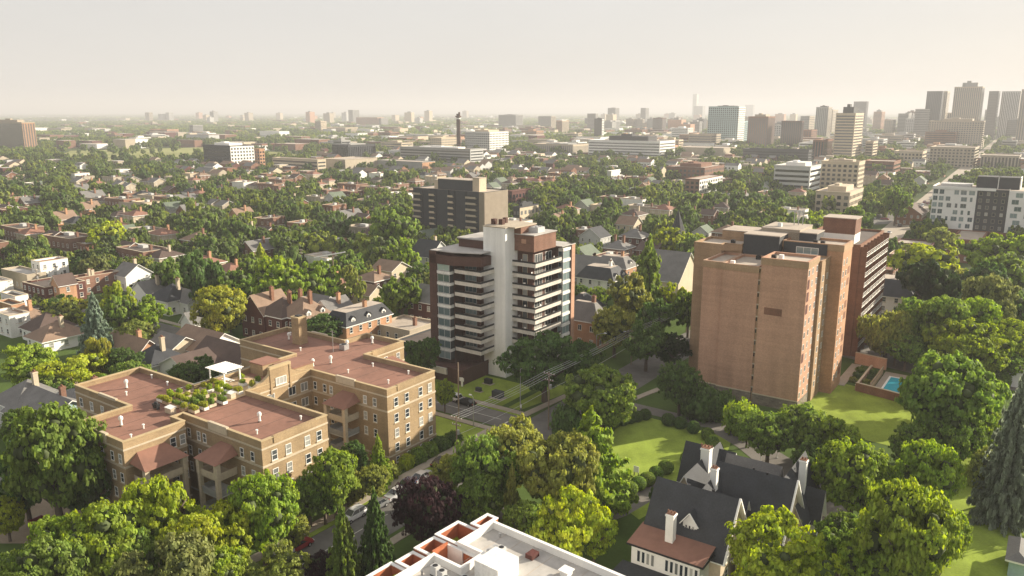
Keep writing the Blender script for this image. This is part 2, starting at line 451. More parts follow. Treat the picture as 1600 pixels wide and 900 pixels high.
def crown(name, kind, n, seed, leaf, mats):
    """unit crown: radius about 1, height 0..1 (scaled per tree)"""
    rng = np.random.default_rng(seed)
    if kind in ('round', 'tall', 'spread', 'open', 'willow'):
        K = {'round': 44, 'tall': 30, 'spread': 46, 'open': 34, 'willow': 26}[kind]
        cs, rs = [], []
        for k in range(K):
            d = rng.normal(size=3); d /= np.linalg.norm(d)
            if kind != 'tall': d[2] = d[2] * .9 + .12
            rr = rng.uniform(.5, .74) if k > 5 else rng.uniform(0, .35)
            if kind == 'open': rr *= 1.12
            c = d * rr
            sc = rng.uniform(.17, .34) * (1 if kind != 'open' else .8)
            if kind == 'spread': c[0] *= 1.1; c[1] *= 1.1
            cs.append(c); rs.append(sc)
        cs = np.array(cs); rs = np.array(rs)
        # lower half narrows towards the trunk
        lo = cs[:, 2] < 0
        cs[lo, :2] *= (1 + cs[lo, 2:3] * .35)
        nsub = max(60, n // 26)
        idx = rng.choice(K, size=nsub, p=(rs ** 2) / np.sum(rs ** 2))
        d = rng.normal(size=(nsub, 3)); d /= np.linalg.norm(d, axis=1, keepdims=True)
        sub = cs[idx] + d * rs[idx][:, None] * rng.uniform(.72, 1.16, size=(nsub, 1))
        sr = rng.uniform(.045, .105, size=nsub) * (1 if n > 3000 else 1.5)
        j = rng.integers(0, nsub, size=n)
        e = rng.normal(size=(n, 3)); e /= np.linalg.norm(e, axis=1, keepdims=True)
        pts = sub[j] + e * sr[j][:, None] * np.array([1, 1, .75]) * rng.uniform(.5, 1.25, size=(n, 1))
        idx = idx[j]; d = d[j]
        out = pts / np.maximum(np.linalg.norm(pts, axis=1, keepdims=True), .05)
        nrm = e * .75 + d * .45 + out * .3 + rng.normal(size=(n, 3)) * .35 + np.array([0, 0, .2])
        # drop buried leaves
        keep = np.ones(n, bool)
        for k in range(K):
            q = np.linalg.norm(pts - cs[k], axis=1) < rs[k] * .66
            keep &= ~(q & (idx != k))
        pts, nrm = pts[keep], nrm[keep]
        if kind == 'willow':
            pts[:, 2] -= rng.uniform(0, .35, size=len(pts)) * np.linalg.norm(pts[:, :2], axis=1)
            nrm[:, 2] *= .4
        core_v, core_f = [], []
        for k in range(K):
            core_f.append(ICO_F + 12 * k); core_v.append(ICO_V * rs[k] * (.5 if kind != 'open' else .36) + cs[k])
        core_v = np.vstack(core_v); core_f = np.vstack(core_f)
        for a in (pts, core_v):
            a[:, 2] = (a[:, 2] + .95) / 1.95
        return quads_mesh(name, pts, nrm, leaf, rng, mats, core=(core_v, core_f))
    if kind in ('spruce', 'pine'):
        pts, nrm = [], []
        sp = kind == 'spruce'
        layers = 20 if sp else 15
        tot = sum(((1 - k / layers) ** 1.3 + .06) for k in range(layers))
        for k in range(layers):
            f = k / (layers - 1)
            R = (1 - f) ** (.8 if sp else .62) * (1 if sp else rng.uniform(.62, 1.12)) + .04
            nb = max(5, int((15 if sp else 11) * (1 - f * .55)))
            a0 = rng.uniform(0, 6.28)
            cnt = int(n * ((1 - k / layers) ** 1.3 + .06) / tot)
            br = rng.integers(0, nb, size=cnt)
            bl = R * rng.uniform(.62, 1.15, size=nb); bz = rng.uniform(-.014, .014, size=nb) if sp else rng.uniform(-.04, .04, size=nb)
            u = rng.uniform(.03, 1, size=cnt) ** .62
            wid = (.30 if sp else .27) * np.sin(np.pi * np.clip(u * .85 + .12, 0, 1)) * 6.28 / nb * .5
            ang = a0 + br * 2 * np.pi / nb + rng.normal(size=cnt) * wid
            rad = u * bl[br]
            z = .03 + .94 * f + bz[br] + (-.055 * R * u ** 1.5 + .012 * (u > .85) if sp else .06 * R * u ** 2) + rng.normal(size=cnt) * (.006 if sp else .012)
            pts.append(np.stack([np.cos(ang) * rad, np.sin(ang) * rad, z], 1))
            nrm.append(np.stack([np.cos(ang) * .45, np.sin(ang) * .45, np.full(cnt, .9)], 1) + rng.normal(size=(cnt, 3)) * .33)
        pts = np.vstack(pts); nrm = np.vstack(nrm)
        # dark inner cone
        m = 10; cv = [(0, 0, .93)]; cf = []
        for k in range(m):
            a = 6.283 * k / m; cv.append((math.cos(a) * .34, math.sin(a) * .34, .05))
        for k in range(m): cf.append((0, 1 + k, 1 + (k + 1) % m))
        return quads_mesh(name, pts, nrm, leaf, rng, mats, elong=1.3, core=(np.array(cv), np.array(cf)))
    if kind == 'hedge':   # clipped ball
        d = rng.normal(size=(n, 3)); d /= np.linalg.norm(d, axis=1, keepdims=True)
        pts = d * rng.uniform(.93, 1.03, size=(n, 1)); nrm = d + rng.normal(size=(n, 3)) * .35
        pts[:, 2] = (pts[:, 2] + .9) / 1.9
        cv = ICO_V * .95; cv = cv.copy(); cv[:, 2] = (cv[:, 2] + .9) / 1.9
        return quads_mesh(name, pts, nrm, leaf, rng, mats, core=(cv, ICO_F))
    if kind == 'shrub':
        d = rng.normal(size=(n, 3)); d /= np.linalg.norm(d, axis=1, keepdims=True)
        b = 1 + .22 * np.sin(d[:, :1] * 6 + seed) * np.sin(d[:, 1:2] * 5)
        pts = d * b * rng.uniform(.6, 1.0, size=(n, 1)); nrm = d + rng.normal(size=(n, 3)) * .5
        pts[:, 2] = (pts[:, 2] + .8) / 1.8
        cv = ICO_V * .7; cv = cv.copy(); cv[:, 2] = (cv[:, 2] + .8) / 1.8
        return quads_mesh(name, pts, nrm, leaf, rng, mats, core=(cv, ICO_F))
CROWNS = {}
def get_crown(kind, lod, var):
    key = (kind, lod, var)
    if key not in CROWNS:
        n, leaf = {0: (24000, .052), 1: (7000, .095), 2: (2200, .15)}[lod]
        if kind == 'hedge': n, leaf = {0: (2600, .11), 1: (700, .2), 2: (300, .3)}[lod]
        if kind == 'shrub': n, leaf = {0: (2600, .14), 1: (800, .22), 2: (300, .3)}[lod]
        if kind in ('spruce', 'pine'):
            n, leaf = {0: (20000, .062), 1: (5000, .11), 2: (1400, .18)}[lod]
        if kind == 'open': n = int(n * .6)
        CROWNS[key] = crown('crown', kind, n, 100 * lod + 17 * var + len(kind), leaf, [LEAF])
    return CROWNS[key]
TRUNKS = {}
def get_trunk(kind, var):
    key = (kind, var)
    if key not in TRUNKS:
        r = random.Random(var * 7 + len(kind)); b = MB()
        if kind in ('spruce', 'pine', 'shrub'):
            b.tube((0, 0, -.02), (0, 0, .5), .05, .035, 8); b.tube((0, 0, .5), (0, 0, .96), .035, .006, 6)
        else:
            b.tube((0, 0, -.02), (.01, 0, .25), .075, .055, 8, caps=False); b.tube((.01, 0, .25), (0, .02, .6), .055, .03, 7)
            for k in range(6):
                a = 6.283 * k / 6 + r.uniform(-.3, .3); z0 = r.uniform(.22, .45)
                e = (math.cos(a) * .55, math.sin(a) * .55, z0 + r.uniform(.2, .35))
                b.tube((0, 0, z0), (e[0] * .5, e[1] * .5, z0 + .16), .03, .02, 5, caps=False); b.tube((e[0] * .5, e[1] * .5, z0 + .16), e, .02, .007, 5)
        TRUNKS[key] = b.mesh('trunk', [M['bark']], smooth=True)
    return TRUNKS[key]
TONE = dict(
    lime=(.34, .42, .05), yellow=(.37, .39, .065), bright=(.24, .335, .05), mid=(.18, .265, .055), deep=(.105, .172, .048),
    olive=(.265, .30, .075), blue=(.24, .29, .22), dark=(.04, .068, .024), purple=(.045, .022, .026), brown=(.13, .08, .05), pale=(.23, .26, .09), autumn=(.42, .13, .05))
TREES_AT = []
N_TREE = [0]
def put_tree(wx, wy, rad, ht, kind, tone, label, group=None, lod=0, z=0.0, clear=None, name=None):
    """a tree: empty > trunk, crown"""
    N_TREE[0] += 1
    r = random.Random(N_TREE[0])
    cat = 'tree'
    nm = name or {'spruce': 'spruce_tree', 'pine': 'pine_tree', 'shrub': 'shrub', 'hedge': 'clipped_bush', 'willow': 'willow_tree'}.get(kind, 'broadleaf_tree')
    if kind in ('hedge', 'shrub'): cat = 'bush'
    t = thing(nm, label, cat, wx, wy, z, r.uniform(0, 6.28), group)
    base = ht * (clear if clear is not None else {'spruce': .03, 'pine': .1, 'hedge': 0, 'shrub': 0, 'willow': .08}.get(kind, .14))
    c = link('crown', get_crown(kind, lod, r.randrange(4 if kind not in ('hedge', 'willow') else 2)), t, (0, 0, base), 0, scale=(rad, rad * r.uniform(.88, 1.08), ht - base))
    k = TONE[tone]; j = r.uniform(.88, 1.14)
    c.color = (k[0] * j * r.uniform(.93, 1.08), k[1] * j, k[2] * j, 1)
    if kind not in ('hedge', 'shrub'):
        tr = link('trunk', get_trunk(kind, r.randrange(3)), t, (0, 0, 0), 0, scale=(rad * 1.0, rad * 1.0, ht * .96))
    TREES_AT.append((wx, wy, rad))
    return t
def T(px, ytop, wpx, kind, tone, label, ratio=1.25, lod=None, group=None, clear=None):
    """tree whose top and width were surveyed off the view; ratio = height / width"""
    v = (450 - ytop) / F_PX
    tan = (_sp - v * _cp) / (_cp + v * _sp)
    # width = wpx*dep/F ; H-h = D tan ; dep ~ D*cp + (H-h/2)*sp
    D = 150.0
    for _ in range(30):
        w = wpx * (D * _cp + (CAM_H * .8) * _sp) / F_PX
        h = ratio * w
        D = (CAM_H - h) / tan
    u = (px - 800) / F_PX
    wx = u / (_cp + v * _sp) * D
    if lod is None: lod = 0 if D < 190 else (1 if D < 420 else 2)
    return put_tree(wx, D, w * .5, h, kind, tone, label, group, lod, clear=clear)

# ------------------------------------------------------------------ setting: ground, roads, lawns
GROUND = bpy.data.materials.new('ground_cover'); t = nt(GROUND); n = t.nodes; l = t.links
b = n['Principled BSDF']; b.inputs['Roughness'].default_value = 1; b.inputs['Specular IOR Level'].default_value = .05
tc = n.new('ShaderNodeTexCoord')
n1 = n.new('ShaderNodeTexNoise'); n1.inputs['Scale'].default_value = .03; n1.inputs['Detail'].default_value = 8; l.new(tc.outputs['Object'], n1.inputs['Vector'])
r = n.new('ShaderNodeValToRGB'); e = r.color_ramp.elements
e[0].position = .35; e[0].color = (.035, .06, .02, 1); e[1].position = .7; e[1].color = (.12, .125, .06, 1)
x = e.new(.5); x.color = (.06, .085, .028, 1)
l.new(n1.outputs[0], r.inputs[0]); l.new(r.outputs[0], b.inputs['Base Color'])
LAWN = mat('lawn_grass', (.235, .305, .05), rough=1, var=.32, scale=.16, fine=3.2, fvar=.14, spec=.05, streak=(.5, .05, .5))
GRASSD = mat('rough_grass', (.075, .115, .03), rough=1, var=.2, scale=.2, fine=2.5, spec=.05)
FIELD = mat('open_field_grass', (.28, .29, .12), rough=1, var=.2, scale=.01, fine=.1, spec=.05)
me = bpy.data.meshes.new('ground'); S = 26000
me.from_pydata([(-S, -600, 0), (S, -600, 0), (S, 40000, 0), (-S, 40000, 0)], [], [(0, 1, 2, 3)]); me.materials.append(GROUND)
struct(link('ground', me))
def sheet(name, m, pts, z, grid=True):
    """flat area of ground, outline in street-grid metres"""
    q = [W(*p) if grid else p for p in pts]
    a = sum(q[i][0] * q[(i + 1) % len(q)][1] - q[(i + 1) % len(q)][0] * q[i][1] for i in range(len(q)))
    if a < 0: q = q[::-1]
    b = MB(); b.ngon([(x, y, z) for x, y in q]); o = b.obj(name, [m]); return struct(o)
def slab(name, m, pts, z0, z1, grid=True):
    q = [W(*p) if grid else p for p in pts]
    a = sum(q[i][0] * q[(i + 1) % len(q)][1] - q[(i + 1) % len(q)][0] * q[i][1] for i in range(len(q)))
    if a < 0: q = q[::-1]
    b = MB(); b.prism(q, z0, z1); return struct(b.obj(name, [m]))
def px(*pts): return [L(*P(*p)) for p in pts]
# near lawns and beds
sheet('grass', GRASSD, [(-150, -70), (120, -70), (120, 180), (-150, 180)], .02)
sheet('lawn', LAWN, [(20, 24), (24, 17), (41, 8), (45, 30), (42, 43.5), (20, 44.3)], .05)
sheet('lawn', LAWN, [(48.2, 58), (66, 56), (68, 78), (62, 84), (48, 86)], .05)
sheet('lawn', LAWN, [(74, 10), (98, 10), (98, 60), (74, 62)], .05)
sheet('lawn', LAWN, [(-22, 33), (-1, 33), (-1, 46), (-22, 46)], .05)
sheet('lawn', LAWN, [(.5, 33.2), (3.2, 33.2), (5.4, 44), (5.4, 50), (.5, 50)], .05)
sheet('lawn', LAWN, [(-20, 13), (4, 13), (4, 21.6), (-20, 21.6)], .05)
sheet('yard', LAWN, px((300, 505), (262, 510), (240, 530), (285, 530)), .05)
# roads
MX0, MX1 = 6.3, 14.6
CY0, CY1 = 24.0, 30.4
sheet('main_street', M['asphalt'], [(MX0, -90), (MX1, -90), (MX1, CY0), (MX0, CY0)], .06)
sheet('main_street', M['asphalt'], [(MX0 + 1, CY1), (MX1 + 2, CY1), (MX1 + 3, 150), (MX0 + 2, 150)], .06)
sheet('cross_street', M['asphalt'], [(-320, CY0), (18, CY0), (18, CY1), (-320, CY1)], .068)
sheet('side_street', M['asphalt'], [(-120, -45), (6.3, -45), (6.3, -38), (-120, -38)], .072)
sheet('side_street', M['soil'], px((0, 770), (60, 770), (140, 800), (60, 850), (0, 850)), .08)
sheet('park_driveway', M['drive'], [(MX1 + 2, 45.6), (36, 45.6), (44, 40.5), (50, 35), (57, 38), (50, 43), (40, 49), (MX1 + 2.5, 49.5)], .064)
sheet('park_driveway', M['drive'], [(MX1, -6), (36, 0), (39, 8), (41.5, 22), (38.5, 22), (35.5, 10), (32, 3.5), (MX1, -2)], .066)
sheet('car_park', M['drive'], [(50, 35), (57, 38), (64, 34), (66, 22), (62, 14), (54, 18), (52, 26)], .062)
sheet('car_park', M['drive'], [(44, 106), (64, 101), (66, 128), (46, 134)], .062)
sheet('lane', M['drive'], [(66, 104), (100, 98), (100, 110), (66, 114)], .06)
# sidewalks with a real kerb height
def walk(*pts): return slab('sidewalk', M['walk'], pts, 0.0, .14)
walk((3.4, -38), (5.2, -38), (5.2, 21.8), (3.4, 21.8))
walk((-120, 21.8), (5.6, 21.8), (5.6, 23.2), (-120, 23.2))
walk((-120, 31.2), (6.2, 31.2), (6.2, 32.7), (-120, 32.7))
walk((4.6, 32.7), (6.2, 32.7), (8.6, 60), (7.2, 60))
walk((15.4, -38), (16.8, -38), (16.8, -8), (15.4, -8))
walk((17.8, 50), (19.2, 50), (22.5, 66), (21, 66))
walk((48, 84), (52, 84), (52, 101), (50, 101), (50, 86.5), (48, 86.5))
slab('verge', LAWN, [(5.3, -38), (6.2, -38), (6.2, 22), (5.3, 22)], 0, .11)
slab('verge', LAWN, [(-60, 30.5), (5, 30.5), (5, 31.1), (-60, 31.1)], 0, .11)
# painted lines
def dash(pts):
    for a, b_, w in pts:
        a, b_ = Vector(a), Vector(b_); d = (b_ - a).normalized(); q = Vector((-d.y, d.x)) * w / 2
        sheet('road_marking', M['line'], [tuple(a + q), tuple(a - q), tuple(b_ - q), tuple(b_ + q)], .084)
dash([((10.4, y), (10.4, y + 2.6), .14) for y in range(-34, 20, 5)])
dash([((-60, 27.2), (3, 27.2), .12), ((MX0 + .4, 22.8), (MX1 - .4, 22.8), .35), ((MX0 + .4, 21.2), (MX1 - .4, 21.2), .3), ((4.7, CY0 + .3), (4.7, CY1 - 3.3), .35)])
# distant open ground
sheet('field', FIELD, [P(78, 250), P(110, 236), P(330, 230), P(430, 238), P(478, 243), P(320, 250), P(180, 250), P(110, 260)], .25, False)
sheet('field', FIELD, [P(410, 247), P(480, 244), P(480, 250), P(400, 252)], .25, False)
# further streets that show between trees
def road_px(name, a, b_, w, m='asphalt', z=.1):
    a, b_ = Vector(P(*a)), Vector(P(*b_)); d = (b_ - a).normalized(); q = Vector((-d.y, d.x)) * w / 2
    sheet(name, M[m], [tuple(a + q), tuple(a - q), tuple(b_ - q), tuple(b_ + q)], z, False)
road_px('avenue', (1385, 372), (1565, 214), 12, 'walk', .12)
road_px('avenue', (1565, 214), (1600, 203), 16, 'walk', .13)
road_px('street', (30, 470), (150, 520), 9)
# hazy rise of land on the horizon
hb = MB(); hr = random.Random(3); N = 90
for k in range(N):
    xa, xb = -24000 + 48000 * k / N, -24000 + 48000 * (k + 1) / N
    if k == 0: ha = 60
    hb_ = 55 + 40 * math.sin(k * .23) + hr.uniform(-14, 14) + (35 if k < 40 else 0)
    hb_ = max(20, hb_)
    hb.quad((xa, 21000, -1), (xb, 21000, -1), (xb, 22500, hb_), (xa, 22500, ha)); hb.quad((xa, 22500, ha), (xb, 22500, hb_), (xb, 25000, 0), (xa, 25000, 0)); ha = hb_
hb.obj('hills', [GRASSD], kind='structure')

# ------------------------------------------------------------------ courtyard apartment building
def building(name, label, gx, gy, z=0, rz=ROT, group=None, cat='building'):
    wx, wy = W(gx, gy)
    return thing(name, label, cat, wx, wy, z, rz, group)
def shell(root, poly, h, roofz, wall, roof, cap='stone', par=.35, name='wall', capt=.14, z0=0.0):
    """outer walls with a parapet, coping and a flat roof"""
    b = MB(); inner = offset(poly, -par)
    b.sides(poly, z0, h); b.sides(inner[::-1], roofz, h)
    n = len(poly)
    for k in range(n):
        j = (k + 1) % n
        b.quad((*poly[k], h), (*poly[j], h), (*inner[j], h), (*inner[k], h))
    b.obj(name, [M[wall]], root)
    r = MB(); r.ngon([(x, y, roofz) for x, y in inner]); r.obj('roof', [M[roof]], root)
    if cap:
        c = MB(); c.ring(offset(poly, .08), offset(inner, -.04), h, h + capt); c.obj('coping', [M[cap]], root)
def band(root, poly, z0, z1, m='stone', out=.07):
    b = MB(); b.ring(offset(poly, out), offset(poly, -.02), z0, z1); return b.obj('stone_band', [M[m]], root)
court = building('apartment_building', 'U-shaped buff brick apartment block with flat red-brown roofs and stone bands', 0, 0)
CP = [(0, 0), (0, 11.8), (-16.5, 11.8), (-16.5, 22), (-26.5, 22), (-26.5, 16), (-43.4, 16), (-43.4, 4.4), (-27.5, 4.4), (-27.5, -16), (-43.5, -16), (-43.5, -27.3),
      (-27.4, -27.3), (-27.4, -35.3), (-15, -35.3), (-15, -26), (-17.8, -26), (-17.8, -24.5), (.2, -24.5), (.2, -12.8), (-18, -12.8), (-18, 0)]
shell(court, CP, 13.4, 12.65, 'ybrick', 'ybrick_roof', cap='cap')
band(court, CP, 12.15, 12.4); band(court, CP, 9.55, 9.85); band(court, CP, 1.7, 1.95)
# proud brick panels with pale stone blocks on the parapet
for (x0, x1, y) in ((-11.6, -7.2, 0), (-23.5, -19, -35.3), (-11.5, -7.2, -24.5)):
    pb = MB(); pb.box(x0, x1, y - .16, y + .3, 12.55, 13.75)
    pb.obj('parapet_panel', [M['stone']], court)
for (y0, y1, x) in ((2.4, 9.6, 0), (-22.5, -15, .2), (13.4, 20, -16.5)):
    pb = MB(); pb.box(x - .3, x + .1, y0, y1, 12.6, 13.62); pb.obj('parapet_panel', [M['ybrick']], court)
for (x0, x1, y) in ((-36, -31.5, 16), (-36, -31, -27.3)):
    pb = MB(); pb.box(x0, x1, y - .1, y + .3, 13.3, 13.72); pb.obj('parapet_panel', [M['stone']], court)
ZS = [10.1, 7.35, 4.75, 2.25]
kw = dict(w=.95, h=1.5)
edge_windows(court, CP[0], CP[1], ZS, 4, us=[2.0, 4.6, 8.0, 10.4], **kw)
edge_windows(court, CP[0], CP[1], [.35], 4, us=[2.0, 4.6, 8.0, 10.4], w=.8, h=1.0)
edge_windows(court, CP[18], CP[19], ZS, 4, us=[2.0, 4.4, 7.8, 10], **kw)
edge_windows(court, CP[17], CP[18], ZS[:3], 5, us=[1.2, 3.6, 5.0, 13.6, 15.9], w=.8, h=1.4)
edge_windows(court, CP[21], CP[0], ZS[:3], 5, us=[1.0, 3.4, 5.0, 13, 15.2], w=.8, h=1.4)
edge_windows(court, CP[13], CP[14], ZS, 5, us=[1.8, 4.4, 6.8, 9.4, 11.4], w=.8, h=1.4)
edge_windows(court, CP[14], CP[15], ZS[:3], 2, us=[7.2, 8.7], w=.9, h=1.5)
edge_windows(court, CP[20], CP[21], ZS[:3], 4, us=[1.6, 4.2, 8.6, 11.2], w=1.5, h=1.5, style='double')
edge_windows(court, CP[1], CP[2], ZS[:3], 4, **kw)
edge_windows(court, CP[2], CP[3], ZS[:3], 3, **kw)
edge_windows(court, CP[11], CP[12], ZS[:3], 5, **kw)
edge_windows(court, CP[12], CP[13], ZS[:3], 2, **kw)
edge_windows(court, CP[5], CP[6], ZS[:3], 5, **kw)
# curved centre gable of the courtyard
g = MB(); prof = []
for k in range(0, 41):
    y = -12.8 + 12.8 * k / 40; u = abs(y + 6.4)
    if u < 2.1: z = 15.9
    elif u < 4.6: q = (u - 2.1) / 2.5; z = 13.9 + 1.1 * (1 - math.sin(q * math.pi / 2))
    elif u < 5.6: z = 13.9 - (u - 4.6) * .35
    else: z = 13.55
    prof.append((y, z))
for k in range(40):
    (ya, za), (yb, zb) = prof[k], prof[k + 1]
    if abs(za - zb) > .6:
        if zb > za: yb = ya + .001
        else: ya = yb - .001
    zz = 12.66
    for x, s in ((-17.94, 1), (-18.46, -1)):
        p = [(x, prof[k][0], zz), (x, prof[k + 1][0], zz), (x, prof[k + 1][0], zb if k + 1 else zb), (x, prof[k][0], za)]
        g.quad(*(p if s > 0 else p[::-1]))
    g.quad((-17.9, prof[k][0], za), (-17.9, prof[k + 1][0], zb), (-18.5, prof[k + 1][0], zb), (-18.5, prof[k][0], za), 1)
g.box(-18.5, -17.84, -8.6, -4.2, 15.7, 16.15, 1); g.box(-17.95, -17.84, -8.55, -8.2, 11.5, 15.7, 0); g.box(-17.95, -17.84, -4.6, -4.25, 11.5, 15.7, 0)
g.obj('centre_gable', [M['ybrick'], M['cap']], court)
add_window(court, -17.9, -6.4, 12.75, 1, 0, 2.2, 1.3, style='triple')
sm_ = MB()
for (x0, x1, y0, y1) in ((-43, -27.9, -26.8, -16.4), (-27, -15.4, -34.8, -26.5), (-17.2, -.3, -24, -13.3), (-43, -18.6, 4.8, 11.4), (-17.8, -.4, .4, 11.4), (-26.2, -17, 12.2, 21.6)):
    x = x0 + .6
    while x < x1: sm_.box(x, x + .05, y0, y1, 12.655, 12.672); x += 3.6
sm_.obj('roof_seam', [M['shingled']], court, kind='stuff')
# stair house on the roof
def roofbox(root, name, x0, x1, y0, y1, z0, z1, wall, top='darkroof', over=.15):
    b = MB(); b.box(x0, x1, y0, y1, z0, z1, 0); b.box(x0 - over, x1 + over, y0 - over, y1 + over, z1, z1 + .18, 1)
    return b.obj(name, [M[wall], M[top]], root)
roofbox(court, 'stair_house', -27, -23.6, -5.6, -1.9, 12.66, 14.6, 'ybrick', 'ybrick_roof')
roofbox(court, 'stair_house', -23.2, -18.6, -3.6, 1.2, 12.66, 14.3, 'ybrick', 'ybrick_roof')
ch = MB(); ch.box(-35.1, -33.0, 10.4, 12.4, 12.66, 17.9, 0); ch.box(-35.2, -32.9, 10.3, 12.5, 17.9, 18.15, 1); ch.box(-34.6, -33.5, 10.9, 11.9, 18.15, 18.35, 2)
ch.obj('chimney', [M['ybrick'], M['cap'], M['black']], court)
def vent(root, x, y, z=12.66, big=True):
    b = MB()
    if big: b.lathe([(.22, 0), (.22, .25), (.17, .3), (.17, .95), (.31, 1.0), (.33, 1.3), (.22, 1.5), (.05, 1.6)], (x, y, z), 10); b.lathe([(.26, 0), (.26, .18)], (x, y, z), 10, 1)
    else: b.lathe([(.12, 0), (.12, .5), (.2, .55), (.18, .7)], (x, y, z), 8)
    return b.obj('roof_vent', [M['white'], M['shingleb']], root, smooth=False)
for x, y in ((-37.1, -22.2), (-22.5, -31.3), (-7.4, -18.9), (-37.6, 11.6), (-22.2, 19.2), (-19.4, 5.9), (-20.6, 1.6 + 1.2), (-24.2, 14.5)): vent(court, x, y)
for x, y in ((-33, -17.5), (-34, -24), (-17, -33), (-19, -30), (-3, -15), (-4, -22), (-13, 4), (-4, 9.5), (-3.5, 4), (-30, 8), (-40, 14), (-21.5, -14.6), (-12, 9), (-38.4, -17)): vent(court, x, y, big=False)
b = MB(); b.box(-24.6, -23.2, 12.8, 14.0, 12.7, 13.7, 0); b.lathe([(.5, 0), (.5, .1)], (-23.9, 13.4, 13.7), 10, 1); b.obj('air_conditioner', [M['metal'], M['black']], court)
b = MB(); b.tube((-24.3, 11, 12.66), (-24.3, 11, 17), .05); b.tube((-24.9, 11, 16.6), (-23.7, 11, 16.6), .035); b.tube((-24.7, 11, 16.1), (-23.9, 11, 16.1), .035); b.obj('antenna', [M['metal']], court)
# porches: a hipped lean-to roof on tall stone posts with a balcony at each storey
def porch(root, x0, x1, y0, y1, side, hip=1.5):
    """side = wall the porch leans on: '+y' (stands before a -y wall) or '-x'"""
    n = thing_part = None
    zt = 11.35; ze = 10.2
    b = MB()
    if side == '+y':
        a = [(x0 - .5, y1, ze), (x0 - .5, y0 - .6, ze - .35), (x1 + .5, y0 - .6, ze - .35), (x1 + .5, y1, ze)]
        t_ = [(x0 + .7, y1, zt), (x1 - .7, y1, zt)]
        b.quad(a[1], a[2], t_[1], t_[0]); b.tri(a[0], a[1], t_[0]); b.tri(a[2], a[3], t_[1]); b.quad(a[0], a[3], a[2], a[1], 1)
    else:
        a = [(x0, y0 - .5, ze), (x1 + .7, y0 - .5, ze - .35), (x1 + .7, y1 + .5, ze - .35), (x0, y1 + .5, ze)]
        t_ = [(x0, y0 + .7, zt), (x0, y1 - .7, zt)]
        b.quad(a[1], a[2], t_[1], t_[0]); b.tri(a[0], a[1], t_[0]); b.tri(a[2], a[3], t_[1]); b.quad(a[0], a[3], a[2], a[1], 1)
    r = b.obj('porch_roof', [M['ybrick_roof'], M['stone']], root)
    posts = [(x0, y0), (x1, y0)] if side == '+y' else [(x1, y0), (x1, y1)]
    for px_, py_ in posts:
        q = MB(); q.box(px_ - .28, px_ + .28, py_ - .28, py_ + .28, 0, 7.6); q.box(px_ - .34, px_ + .34, py_ - .34, py_ + .34, 7.6, 9.9)
        q.obj('post', [M['stone']], root)
    for z in (1.9, 4.7, 7.3):
        q = MB(); q.box(x0, x1, y0, y1, z - .12, z + .12, 0)
        e = .06
        if side == '+y':
            q.box(x0, x1, y0 - .08, y0 + .02, z + .12, z + 1.0, 1); q.box(x1 - .06, x1 + .04, y0, y1, z + .12, z + 1.0, 1); q.box(x0 - .04, x0 + .06, y0, y1, z + .12, z + 1.0, 1)
        else:
            q.box(x1 - .02, x1 + .08, y0, y1, z + .12, z + 1.0, 1); q.box(x0, x1, y0 - .04, y0 + .06, z + .12, z + 1.0, 1); q.box(x0, x1, y1 - .06, y1 + .04, z + .12, z + 1.0, 1)
        q.obj('balcony', [M['stone'] if z > 7 else M['pgrey'], M['stone'] if z > 7 else M['grey']], root)
porch(court, -10.9, -6.6, -3.1, -.05, '+y'); porch(court, -9.6, -5.6, -27.7, -24.55, '+y')
porch(court, -15, -11.9, -34.2, -28.6, '-x'); porch(court, -16.5, -13.6, 15.5, 19.6, '-x')
porch(court, -34.5, -30.2, -30.6, -27.35, '+y')

# roof garden: deck, railings, planter boxes, pergola
dk = MB()
for k in range(26): dk.box(-27.0 + k * .34, -27.0 + k * .34 + .3, -17.6, -7.2, 12.72, 12.82)
dko = dk.obj('roof_deck', [M['palewood']], court)
rg = random.Random(5); GA = []
shrubm = [get_crown('shrub', 1, v) for v in range(3)]
names = ['with yellow-green herbs', 'with leafy tomato plants', 'with low green salad', 'with pale grasses', 'with dark bushy plants']
def planter(x, y, lx, ly, tone, label):
    wx, wy = W(x, y)
    t = thing('planter_box', label, 'planter', wx, wy, 12.84, ROT, 'planter boxes of the roof garden')
    b = MB(); b.box(-lx / 2, lx / 2, -ly / 2, ly / 2, 0, .45, 0); b.obj('box', [M[rg.choice(['palewood', 'stone', 'white'])]], t)
    s = MB(); s.box(-lx / 2 + .05, lx / 2 - .05, -ly / 2 + .05, ly / 2 - .05, .44, .47); s.obj('soil', [M['soil']], t)
    k = max(1, int(max(lx, ly) / .8))
    for q in range(k):
        u = (q + .5) / k - .5
        c = link('plant', rg.choice(shrubm), t, (lx * u if lx > ly else 0, 0 if lx > ly else ly * u, .42), rg.uniform(0, 6), scale=(.5, .5, rg.uniform(.5, 1.15)))
        c.color = (*TONE[tone], 1)
places = ['nearest the pergola', 'beside the brick parapet', 'in the middle of the roof garden', 'at the far edge of the roof garden', 'at the open roof end of the garden']
i = 0
for row, y in enumerate([-22.6, -21.0, -19.3, -17.6, -15.6, -13.6]):
    for k in range(5 if row < 4 else 4):
        x = -26.6 + k * 2.1 + rg.uniform(-.3, .3) + (.5 if row > 3 else 0)
        if x > -17.2: continue
        tone = rg.choice(['lime', 'yellow', 'bright', 'mid', 'lime', 'yellow'])
        long_ = rg.random() < .6
        planter(x, y + rg.uniform(-.3, .3), 1.7 if long_ else .9, .8 if long_ else 1.2, tone,
                'planter %s, row %s from left, number %s from the back' % (names[(i * 3 + k) % 5], ['one', 'two', 'three', 'four', 'five', 'six'][row], ['one', 'two', 'three', 'four', 'five'][k]))
        i += 1
